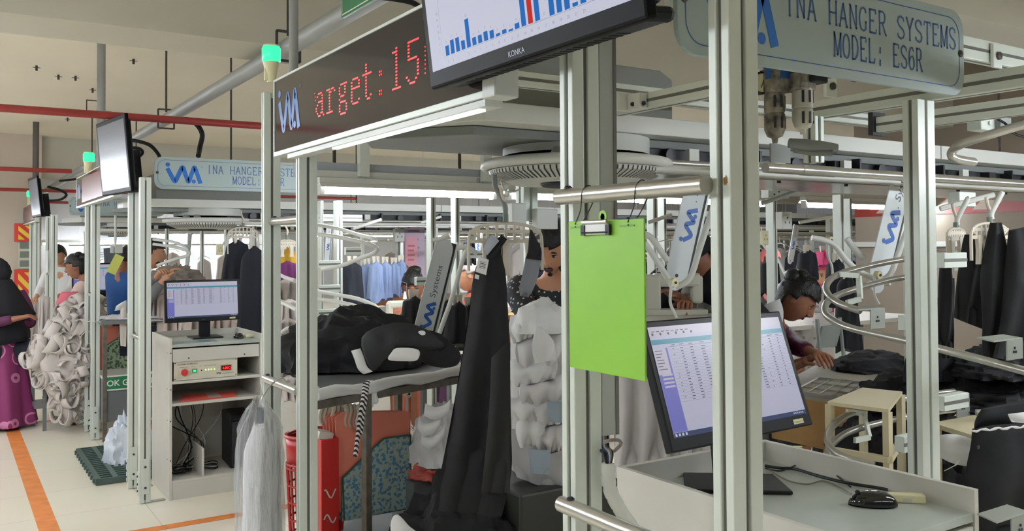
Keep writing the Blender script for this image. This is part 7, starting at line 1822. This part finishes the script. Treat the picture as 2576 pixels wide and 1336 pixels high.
build('roll_end', MB().ell(c+V(.012, -.06, .0), (.030, .04, .040), Matrix.Rotation(-.5, 3, 'Y'), 20, 12), mat('roll_end_grey', (180, 176, 176), .8, var=.2, vscale=40), t, smooth=True)
build('loose_corner', MB().add([at(2375, 1185, 2.75), at(2410, 1168, 2.75), at(2416, 1155, 2.75), at(2400, 1172, 2.76)], [(0, 1, 2, 3)]), CLOTH_W, t, solid=.002)
for i, (x, y, D, r) in enumerate([(2250, 1110, 3.4, (.34, .22, .30)), (2330, 960, 3.5, (.28, .2, .16)), (2450, 960, 3.4, (.26, .2, .12)), (2420, 1300, 3.1, (.30, .2, .34)), (2250, 1010, 3.9, (.3, .2, .2)), (1660, 855, 4.3, (.20, .16, .12)), (1860, 900, 4.9, (.3, .2, .3)), (2520, 900, 3.3, (.2, .15, .1))]):
    c = at(x, y, D)
    clothes_heap((c.x, c.y, c.z-r[2]*.6), r, CLOTH_K, ['large heap of black clothes behind the cabinet rim, left of the inner post', 'black clothes lying on the table behind the inner post', 'black clothes lying right of the inner post under the trousers', 'black heap at the lower right behind the cabinet corner', 'black clothes behind the cream box-frame table', 'black clothes on the machine just above the near monitor', 'black clothes behind the near monitor', 'black cloth at the right edge under the trousers'][i], 70+i, .25, 5)
fold_sheet('white_paper', [(1675, 808), (1692, 800), (1732, 808), (1700, 813)], 3.9, CLOTH_W, 'white triangular paper on top of the black clothes above the near monitor', 'paper', .002, .004)
# sewing machine beneath hands (between clipboard and post)
def sewing_machine(c, yaw, s, label):
    t = thing('sewing_machine', label, 'machine', c, 'sewing machines'); c = Vector(c); R = Matrix.Rotation(yaw, 3, 'Z')
    def P(x, y, z): return c+R@V(x, y, z)*s
    SM = mat('machine_cream', (196, 194, 178), .4)
    build('bed', MB().box(P(0, 0, .02), (.46*s, .18*s, .04*s), R), SM, t, bevel=.004)
    build('arm', MB().box(P(.16, 0, .16), (.12*s, .12*s, .26*s), R).box(P(-.02, 0, .25), (.34*s, .10*s, .10*s), R).box(P(-.17, 0, .18), (.08*s, .09*s, .20*s), R), SM, t, bevel=.012)
    build('hand_wheel', MB().lathe([(0, 0), (.06*s, 0), (.06*s, .02*s), (0, .02*s)], P(.22, 0, .24), R@V(1, 0, 0), 24), DARK, t, smooth=True)
    build('needle_bar', MB().tube([P(-.17, 0, .10), P(-.17, 0, .03)], .005*s, 8), CHROME, t)
    build('thread_cone', MB().lathe([(.028*s, 0), (.012*s, .10*s), (0, .10*s)], P(.10, .06, .31), n=16), CLOTH_W, t, smooth=True)
    build('thread_stand', MB().tube([P(.14, .08, .28), P(.14, .08, .52), P(.02, .05, .55)], .004*s, 6), STEEL, t)
    return t
def bench(x, y, D, w_, d_, label, m=LAMI):
    p = at(x, y, D); t = thing('work_table', label, 'table', (p.x, p.y, 0), 'sewing work tables')
    build('table_top', MB().bb(p.x-w_/2, p.x+w_/2, p.y-d_/2, p.y+d_/2, p.z-.03, p.z), m, t, bevel=.003)
    for sx in (-1, 1):
        for sy in (-1, 1): build('leg', MB().bb(p.x+sx*(w_/2-.04)-.02, p.x+sx*(w_/2-.04)+.02, p.y+sy*(d_/2-.04)-.02, p.y+sy*(d_/2-.04)+.02, 0, p.z-.03), GREYM, t)
    return p
p = bench(1000, 812, 5.8, .7, .45, 'sewing work table in the centre background'); sewing_machine((p.x, p.y-.05, p.z), .1, .5, 'cream sewing machine in front of the woman with black hair')
p = bench(1715, 790, 3.95, .7, .45, 'sewing work table right of the clipboard'); sewing_machine((p.x-.05, p.y, p.z), math.radians(150), .62, 'cream sewing machine under the hands right of the clipboard')
p = bench(1185, 790, 5.9, .6, .45, 'sewing work table left of the long black trousers', WOOD)
p = bench(2080, 800, 6.6, 1.6, .6, 'long work table far behind the sewing woman')
p = bench(1350, 760, 6.5, 1.4, .6, 'long work table behind the man in the dotted shirt')
# chair behind the sewing woman
c = at(2085, 855, 4.9)
t = thing('metal_chair', 'grey metal chair with rectangular backrest behind the sewing woman', 'chair', (c.x, c.y, 0))
build('backrest', MB().box(c+V(0, 0, .02), (.17, .015, .13), Matrix.Rotation(.3, 3, 'X')), mat('chair_grey', (140, 146, 140), .5), t, bevel=.004)
mb = MB()
for s in (-1, 1): mb.tube([c+V(s*.10, 0, .12), c+V(s*.10, -.05, -.40), V(c.x+s*.12, c.y-.08, .0)], .011, 8); mb.tube([c+V(s*.10, -.05, -.40), c+V(s*.10, -.40, -.42), V(c.x+s*.12, c.y-.42, 0)], .011, 8)
build('frame', mb, mat('chair_grey', (140, 146, 140), .5), t)
build('seat', MB().box(c+V(0, -.22, -.40), (.30, .34, .02)), GREYM, t)

# ================================================================ left: garment heap, second trolley, hanging cloths
PALE = mat('pale_garment', (206, 198, 192), .85, var=.05, vscale=9, bump=.15, bscale=150)
hc_ = at(160, 925, 7.8)
HP = cat_path([at(208, 752, 7.95), at(188, 820, 7.85), at(162, 900, 7.75), at(168, 975, 7.7), at(182, 1060, 7.7)], 6)+[at(182, 1060, 7.7)]
t = thing('garment_heap', 'tall heap of pale folded garments spilling toward the floor by the aisle', 'garments', (hc_.x, hc_.y, .02), None)
def heapfn(u, v):
    a = 2*PI*u; k = math.sin(PI*min(1, .12+v*.80))**.6; q = V(math.cos(a), math.sin(a), v*3)
    r = 1+.25*(ridge(q, 1.5, 4)-.5)+.12*nz(q, 4, 2)
    c_ = HP[min(int(v*24), 24)]; rad = [.07, .15, .22, .25, .20, .12, .07][min(int(v*6), 6)]*(1-(v*6 % 1 if v < 1 else 0))+[.15, .22, .25, .20, .12, .07, .07][min(int(v*6), 6)]*(v*6 % 1 if v < 1 else 0)
    return c_+V(rad*r*math.cos(a), rad*.9*r*math.sin(a), 0)
build('inner_mass', MB().grid(heapfn, 60, 30, wrap=True), TAU if False else PALE, t, smooth=True, angle=80)
rr = random.Random(12)
def loop_strip(c, rx, rz, yaw, wd, ta, twist=.3):
    R = Matrix.Rotation(yaw, 3, 'Z')@Matrix.Rotation(ta, 3, 'Y'); n = 16; a = []; b = []
    for k in range(n+1):
        th = -.9*PI+1.8*PI*k/n; p = V(rx*math.cos(th), 0, rz*math.sin(th)); w_ = V(.15*math.sin(th*twist), 1, .1).normalized()*wd/2
        a.append(c+R@(p-w_)); b.append(c+R@(p+w_))
    return MB().add(a+b, [(i, i+1, n+2+i, n+1+i) for i in range(n)])
protos = []
for k in range(4):
    mb = loop_strip(V(0, 0, 0), .045+.010*k, .095-.008*k, 0, .07, .2*k, .3+.2*k)
    o = build('folded_garment', mb, PALE, None, smooth=True, solid=.006, angle=80); tag(o, 'pale folded garment band looped on the tall garment heap by the aisle', 'garment', 'folded bands on the pale garment heap'); protos.append(o)
spots = []
for i in range(96):
    v = rr.uniform(.06, .98); a = rr.uniform(PI*.95, PI*2.05)
    p = heapfn(a/(2*PI), v); c_ = heapfn(0, v).lerp(heapfn(.5, v), .5); spots.append((c_.lerp(p, 1.02), a))
for i, (p, a) in enumerate(spots):
    o = protos[i] if i < 4 else protos[i % 4].copy()
    if i >= 4: COL.objects.link(o)
    o.location = p; o.rotation_euler = (rr.uniform(-.6, .6), rr.uniform(-.5, .5), a+PI/2+rr.uniform(-1.0, 1.0)); s = rr.uniform(.75, 1.25); o.scale = (s, s, s*rr.uniform(.8, 1.2))
# stool under the heap
s0 = atZ(112, 1084, 0); s1 = atZ(85, 1058, 0); 
t = thing('steel_stool', 'grey steel stool with shelf standing under the pale garment heap', 'stool', (s0.x, s0.y, 0))
x0, y0 = s0.x, s0.y; zt4 = .36
mb = MB()
for dx, dy in ((0, 0), (-.07, .30), (.42, .02), (.42, .32)): build('leg', MB().bar((x0+dx, y0+dy, 0), (x0+dx, y0+dy, .75), .03, .03), GREYM, t)
build('shelf', MB().bb(x0-.08, x0+.44, y0-.01, y0+.34, .20, .23), GREYM, t)
build('seat', MB().bb(x0-.08, x0+.44, y0-.01, y0+.34, .70, .73), GREYM, t)
single('black_bundle', heap_mb((x0+.13, y0+.15, .232), (.12, .1, .13), 5, .3), CLOTH_K, 'small black bundle on the stool shelf under the pale heap', 'bundle', smooth=True)
t = thing('sandals', 'pair of dark sandals under the stool shelf by the pale heap', 'shoes', (x0+.3, y0+.2, 0))
for k in range(2): build('sandal', MB().box((x0+.26+.12*k, y0+.22, .012), (.075, .20, .018)).tube([(x0+.225+.12*k, y0+.20, .02), (x0+.26+.12*k, y0+.19, .055), (x0+.295+.12*k, y0+.20, .02)], .007, 6), mat('sandal_brown', (84, 52, 44), .6), t)
# second heap of pale garments behind, left edge
for i, (x, y, w_, h_, D) in enumerate([(92, 770, 30, 130, 11.5), (100, 760, 36, 110, 10.8), (115, 745, 30, 110, 10.4), (72, 778, 22, 110, 12.4), (105, 850, 28, 90, 10)]):
    hung(x, y, D, w_, h_, [CLOTH_G, TAU][i % 2], 'crumpled pale garments between the far left posts, '+['near the veil', 'beside the post', 'upper right', 'leftmost', 'lowest'][i], hang=False, flare=1.1, folds=9, amp=.5, seed=80+i, neck=.8)
# second trolley
zt5 = 1.0
k1 = atZ(263, 1112, 0)
t = thing('clothes_trolley', 'grey steel trolley with white cloth top and green box, behind the second pair of posts', 'trolley', (k1.x+.2, k1.y+.2, 0))
x0, y0 = k1.x, k1.y
for dx, dy in ((0, 0), (.62, 0), (.62, .45), (0, .45)): build('leg', MB().bar((x0+dx, y0+dy, 0), (x0+dx, y0+dy, zt5), .032, .032), LEGM, t, bevel=.002)
build('lower_cabinet', MB().bb(x0-.015, x0+.64, y0+.01, y0+.46, .16, .52), GREYM, t, bevel=.004)
build('top_board', MB().bb(x0-.03, x0+.66, y0-.03, y0+.5, zt5-.03, zt5), GREYM, t)
build('cloth_cover', heap_mb((x0+.3, y0+.23, zt5-.02), (.36, .27, .05), 8, .3, 7, 60, 20), CLOTH_W, t, smooth=True)
build('shelf', MB().bb(x0-.02, x0+.64, y0, y0+.46, .52, .54), LAMI, t)
sg = build('sign_plate', MB().bb(x0-.012, x0+.55, y0-.012, y0-.006, .42, .545), mat('sign_white', (220, 224, 214), .5), t)
build('sign_green', MB().bb(x0-.004, x0+.54, y0-.0145, y0-.012, .432, .533), mat('ok_green', (26, 120, 78), .5), sg)
build('sign_text', text_into(MB(), 'OK GARMENTS', V(x0+.012, y0-.0146, .458), (1, 0, 0), (0, 0, 1), .068, .001, bold=.018), mat('sign_white', (220, 224, 214), .5), sg)
GP = paper_mat('green_pattern_paper', (74, 104, 78), (168, 186, 150), 40)
file_box(7.75, [(268, 935), (268, 868), (272, 866), (304, 846), (330, 844), (330, 935)], [(252, 930), (248, 826), (254, 822), (330, 820), (330, 930)], 2, GP, 'file box with green patterned front and coral boards on the second trolley', ('REAZ EXPORT', (330, 838), .03), .10, (50, 90, 60))
# hanging white cloths on the third post pair
t = thing('white_towel', 'narrow off-white cloth hanging from the rail between the cabinet post and its neighbour', 'cloth', at(338, 740, 6.25))
build('cloth', drape_mb([((331, 627), (346, 628)), ((331, 690), (348, 690)), ((332, 742), (347, 742))], 6.25, .006, 2, 1, 14, 16, .012), mat('offwhite_towel', (214, 206, 196), .85), t, smooth=True)
build('clamp', MB().box(at(338, 620, 6.25), (.05, .03, .03)), DARK, t)
t = thing('white_towel', 'long off-white cloth hanging left of the cabinet posts over the second trolley', 'cloth', at(310, 870, 7.3))
build('cloth', drape_mb([((303, 775), (318, 770)), ((300, 820), (318, 820)), ((303, 870), (317, 872))], 7.4, .01, 2, 1, 14, 16, .02), mat('offwhite_towel', (214, 206, 196), .85), t, smooth=True)
t = thing('white_towel', 'crumpled white sleeve lying across the second trolley corner', 'cloth', at(300, 780, 7.4))
build('cloth', drape_mb([((292, 770), (318, 755)), ((288, 782), (318, 778))], 7.4, .01, 2, 1, 14, 8, .03), CLOTH_W, t, smooth=True)
hung(120, 640 if False else 628, 10.2, 8, 60, CLOTH_W, 'tiny white cloth hanging at the far left posts', hang=False, seed=91, flare=1, neck=.9)
# garments behind the second and third monitors
def mound(x, y, D, r, m, label, seed, amp=.3, sc=5, to_floor=True):
    c = at(x, y, D); o = clothes_heap((c.x, c.y, c.z-r[2]), r, m, label, seed, amp, sc)
    if to_floor:
        zt = c.z-r[2]; 
        if zt > .1: tt = thing('work_table', 'table carrying the '+label, 'table', (c.x, c.y, 0), None); build('table_top', MB().bb(c.x-r[0], c.x+r[0], c.y-r[1], c.y+r[1], zt-.03, zt-.002), GREYM, tt); build('legs', MB().bb(c.x-r[0]+.02, c.x-r[0]+.06, c.y-.02, c.y+.02, 0, zt-.03).bb(c.x+r[0]-.06, c.x+r[0]-.02, c.y-.02, c.y+.02, 0, zt-.03), GREYM, tt)
mound(272, 735, 12.5, (.42, .3, .52), TAU, 'tall taupe garment mound right of the small far monitor', 101, .35)
mound(165, 720, 11.9, (.35, .25, .42), CLOTH_G, 'pale garment mound left of the small far monitor', 102, .3)
mound(440, 672, 8.6, (.24, .2, .16), TAU, 'taupe garment mound above the cabinet monitor', 103, .35)
PINKG = mat('pinkish_garment', (192, 178, 170), .85, var=.08, vscale=9)
for i, (x, y, w_, h_, D) in enumerate([(398, 690, 46, 150, 7.7), (430, 735, 60, 110, 7.6), (480, 745, 50, 100, 7.5), (525, 748, 50, 100, 7.5), (570, 748, 50, 100, 7.5), (605, 740, 40, 110, 7.4), (628, 760, 40, 80, 7.5)]):
    hung(x, y, D, w_, h_, PINKG if i else CLOTH_G, 'pale pinkish garment behind the white cabinet, '+['leftmost and tallest', 'second', 'third', 'fourth', 'fifth', 'sixth', 'last'][i]+' from the left', hang=False, flare=1.1, folds=8, amp=.45, seed=110+i, neck=.85, depth=.16, group='pale garments behind the cabinet')
t = thing('white_plastic_bag', 'white bluish plastic bag lying between the floor grid and the cabinet post', 'bag', atZ(300, 1170, 0))
c = atZ(312, 1178, 0); build('bag', heap_mb((c.x+.05, c.y+.08, 0), (.16, .15, .34), 44, .35, 6), mat('bag_white_blue', (206, 214, 224), .4), t, smooth=True)
single('dark_cloth', heap_mb(tuple(atZ(298, 1102, 0)+V(.03, .05, 0)), (.10, .12, .03), 45, .3), mat('dark_grey_cloth', (64, 62, 62), .8), 'dark cloth lying on the floor beside the second trolley leg', 'cloth', smooth=True)
# posters and column with fire point boards
single('column_board', MB().bb(0.52, 1.20, 18.27, 18.298, 1.0, 2.0), mat('board_grey', (176, 176, 160), .6), 'pale notice board between the two red and yellow fire boards', 'board') if False else None
def fire_board(z0, z1, label):
    t = thing('fire_board', label, 'board', (.84, 15.4, z0), 'red and yellow striped fire boards')
    a = atY(36, 600, 15.4); b = atY(98, 600, 15.4); w_ = b.x-a.x
    build('board', MB().bb(a.x, b.x, 15.40, 15.42, z0, z1), mat('fire_red', (206, 56, 44), .5), t)
    o = V(a.x, 15.40, z0); h = z1-z0; mb = MB()
    mb.poly([(w_*.16, h*.12), (w_*.42, h*.12), (w_*.16, h*.42)], o, (1, 0, 0), (0, 0, 1))
    mb.poly([(w_*.16, h*.60), (w_*.62, h*.12), (w_*.86, h*.12), (w_*.86, h*.14), (w_*.16, h*.86)], o, (1, 0, 0), (0, 0, 1))
    mb.poly([(w_*.40, h*.88), (w_*.86, h*.40), (w_*.86, h*.68), (w_*.66, h*.88)], o, (1, 0, 0), (0, 0, 1))
    build('yellow_stripes', mb, mat('fire_yellow', (232, 190, 60), .5), t)
za, zb, zc_, zd = [atY(60, y, 15.4).z for y in (562, 608, 678, 740)]
struct('wall_column', MB().bb(atY(-40, 600, 15.45).x, atY(104, 600, 15.45).x, 15.45, 16.0, 0, 3.38), WALLP)
fire_board(zb, za, 'upper red board with yellow diagonal stripes on the pale column')
fire_board(zd, zc_, 'lower red board with yellow diagonal stripes on the pale column')
a = atY(45, 650, 15.4); b = atY(94, 650, 15.4)
t = thing('notice_board', 'pale notice board with small pictures between the two fire boards', 'board', (a.x, 15.4, zc_))
build('panel', MB().bb(a.x, b.x, 15.42, 15.44, zc_+.01, zb-.01), mat('notice_pale', (186, 190, 170), .6), t)
mb = MB(); o = V(a.x, 15.42, zc_+.01); w_ = b.x-a.x
for k in range(3): mb.poly([(w_*.1, .03+.14*k), (w_*.6, .03+.14*k), (w_*.6, .13+.14*k), (w_*.1, .13+.14*k)], o, (1, 0, 0), (0, 0, 1))
build('pictures', mb, mat('notice_grey', (120, 122, 116), .6), t)
mb = MB(); mb.poly([(w_*.7, .1), (w_*.9, .1), (w_*.9, .35), (w_*.7, .35)], o, (1, 0, 0), (0, 0, 1)); build('red_notice', mb, mat('notice_red', (180, 60, 56), .6), t)
# notices in the centre background
for i, (x, y, w_, h_, m, lab) in enumerate([(1042, 620, .22, .62, mat('poster_lilac', (206, 188, 210), .6), 'pale lilac poster on the distant board in the centre'), (1035, 640, .13, .34, mat('poster_pink', (226, 168, 182), .6), 'pink notice on the pale lilac poster')]):
    c = at(x, y, 8.4-.05*i); t = thing('notice', lab, 'notice', c, 'paper notices')
    build('sheet', MB().box(c, (w_, .004, h_)), m, t)
    mb = MB(); o = c+V(-w_/2, -.002, -h_/2)
    for k in range(4): mb.stroke([(w_*.2, h_*(.35+.13*k)), (w_*(.7+.05*(k % 2)), h_*(.35+.13*k))], .018, o, (1, 0, 0), (0, 0, 1))
    build('print', mb, mat('poster_red', (206, 110, 120), .6) if i else mat('poster_grey', (150, 140, 160), .6), t)
# yellow-green card on a hanging device, left centre
c = at(290, 665, 8.9); t = thing('yellow_card', 'slanting yellow-green card hanging by a white device between the left posts', 'card', c)
build('card', MB().box(c, (.09, .004, .20), Matrix.Rotation(.45, 3, 'Y')), mat('card_yellow', (214, 220, 110), .6), t)
build('device', MB().box(c+V(.03, 0, .16), (.07, .05, .09)).box(c+V(-.03, 0, .15), (.03, .04, .07)).tube([c+V(0, 0, .18), c+V(0, 0, .5)], .012, 8), WHITE, t, bevel=.004)
# wall louvres and cloth line on the grey wall, left
mb = MB()
a = atY(235, 560, 19.58); b = atY(330, 645, 19.58)
for k in range(16): z = b.z+(a.z-b.z)*k/16; mb.bb(a.x, b.x, 19.56, 19.6, z, z+.02)
struct('trim_10', mb, mat('louvre_grey', (140, 146, 146), .6))
# chair-side dark curtain
hung(290, 622, 14.5, 50, 60, mat('slate_curtain', (96, 104, 112), .85), 'small slate curtain far behind between the left posts', hang=False, flare=1, seed=77, neck=1, folds=11)
# ---- rows of garments hanging far back among the lines (each one hung individually)
rr = random.Random(99)
proto_m = [CLOTH_K, NAVYT, CLOTH_B, CLOTH_G, TAU, CLOTH_W]
protos = []
for k, m in enumerate(proto_m):
    t = thing('hung_garment', 'garment', 'garment', (0, 0, 0), 'garments hanging far back among the lines')
    build('cloth', garment_mb(V(0, 0, .0), .30, .62, 0, .10, .14, 1.2, 7, .25, 200+k, neck=.3), m, t, smooth=True, angle=80)
    mb = MB(); mb.tube([V(-.14, 0, .0), V(-.07, 0, .05), V(0, 0, .07), V(.07, 0, .05), V(.14, 0, 0)], .007, 6); mb.tube([V(0, 0, .07), V(0, 0, .20)], .005, 6)
    build('hanger', mb, HANGP, t); protos.append(t)
used = [False]*6
cn = ['black', 'dark navy', 'pale blue', 'pale grey', 'taupe', 'white']
rowspec = [(6.3, 4.3, 11, 16, 1.50, [0, 1, 2, 0]), (8.0, 4.8, 13, 18, 1.50, [0, 3, 1, 5]), (11.2, 6, 16, 18, 1.50, [2, 0, 4, 3]), (13.4, 6.5, 18, 18, 1.50, [1, 4, 5, 0]), (16.2, 7, 20, 18, 1.5, [3, 0, 4, 1]), (18.0, 2.2, 6.0, 8, 1.45, [3, 4, 5, 3])]
for ri, (yy, xa, xb, n, z, ks) in enumerate(rowspec):
    for i in range(n):
        x = xa+(xb-xa)*(i+rr.uniform(.1, .9))/n; k = rr.choice(ks); loc = (x, yy+rr.uniform(-.25, .25), z+rr.uniform(-.12, .08)); lab = cn[k]+' garment far back, '+['first', 'second', 'third', 'fourth', 'fifth', 'sixth', 'seventh', 'eighth', 'ninth', 'tenth', 'eleventh', 'twelfth', 'thirteenth', 'fourteenth', 'fifteenth', 'sixteenth', 'seventeenth', 'eighteenth'][i]+' from the left in the '+['first', 'second', 'third', 'fourth', 'fifth', 'sixth'][ri]+' hanging row'
        if not used[k]: o = protos[k]; used[k] = True; o.location = loc; o.rotation_euler = (0, 0, rr.uniform(-.9, .9)); o['label'] = lab
        else: dup(protos[k], loc, rr.uniform(-.9, .9), lab, scale=rr.uniform(.75, 1.15))
# the rails the far garments hang from, with posts
for ri, (yy, xa, xb, n, z, ks) in enumerate(rowspec):
    t = thing('garment_rail', 'long steel rail carrying hung garments far back, '+['first', 'second', 'third', 'fourth', 'fifth', 'sixth'][ri]+' row from the front', 'rail', ((xa+xb)/2, yy, 0), 'garment rails far back')
    build('tube', MB().tube([(xa-.3, yy, z+.22), (xb+.3, yy, z+.22)], .014, 8), STEEL, t, smooth=True)
    k = xa
    while k < xb: build('upright', MB().bb(k-.03, k+.03, yy+.12, yy+.18, 0, 1.92), ALU, t); build('cross_arm', MB().bar((k, yy+.15, z+.22), (k, yy-.1, z+.22), .03, .03), ALU, t); k += 2.1
    # work tables under them
for i, (x, y, w_) in enumerate([(5.2, 7.2, 1.6), (7.4, 7.3, 1.6), (9.8, 7.3, 1.6), (7.5, 9.4, 1.6), (10.0, 9.4, 1.6), (8.5, 12.2, 2.0), (12.5, 12.2, 2.0), (10, 15, 2.4), (14, 15, 2.4), (3.5, 16.5, 1.6)]):
    t = thing('work_table', 'pale work table far back in the hall, '+['first', 'second', 'third', 'fourth', 'fifth', 'sixth', 'seventh', 'eighth', 'ninth', 'tenth'][i]+' counted from the front', 'table', (x, y, 0), 'sewing work tables far back')
    build('table_top', MB().bb(x-w_/2, x+w_/2, y-.3, y+.3, .74, .78), LAMI, t)
    for sx in (-1, 1): build('leg', MB().bb(x+sx*(w_/2-.08)-.025, x+sx*(w_/2-.08)+.025, y-.25, y+.25, 0, .74), GREYM, t)
    clothes_heap((x-w_*.2, y, .782), (.3, .2, .22), [CLOTH_K, CLOTH_G, CLOTH_B, TAU][i % 4], ['black', 'pale grey', 'pale blue', 'taupe'][i % 4]+' clothes pile on the '+['first', 'second', 'third', 'fourth', 'fifth', 'sixth', 'seventh', 'eighth', 'ninth', 'tenth'][i]+' work table far back', 300+i, .3, 5, 'clothes piles far back', 36, 16)
    if i < 6: sewing_machine((x+w_*.18, y, .782), rr.uniform(-.4, .4), .9, 'distant cream sewing machine on the '+['first', 'second', 'third', 'fourth', 'fifth', 'sixth'][i]+' work table far back')
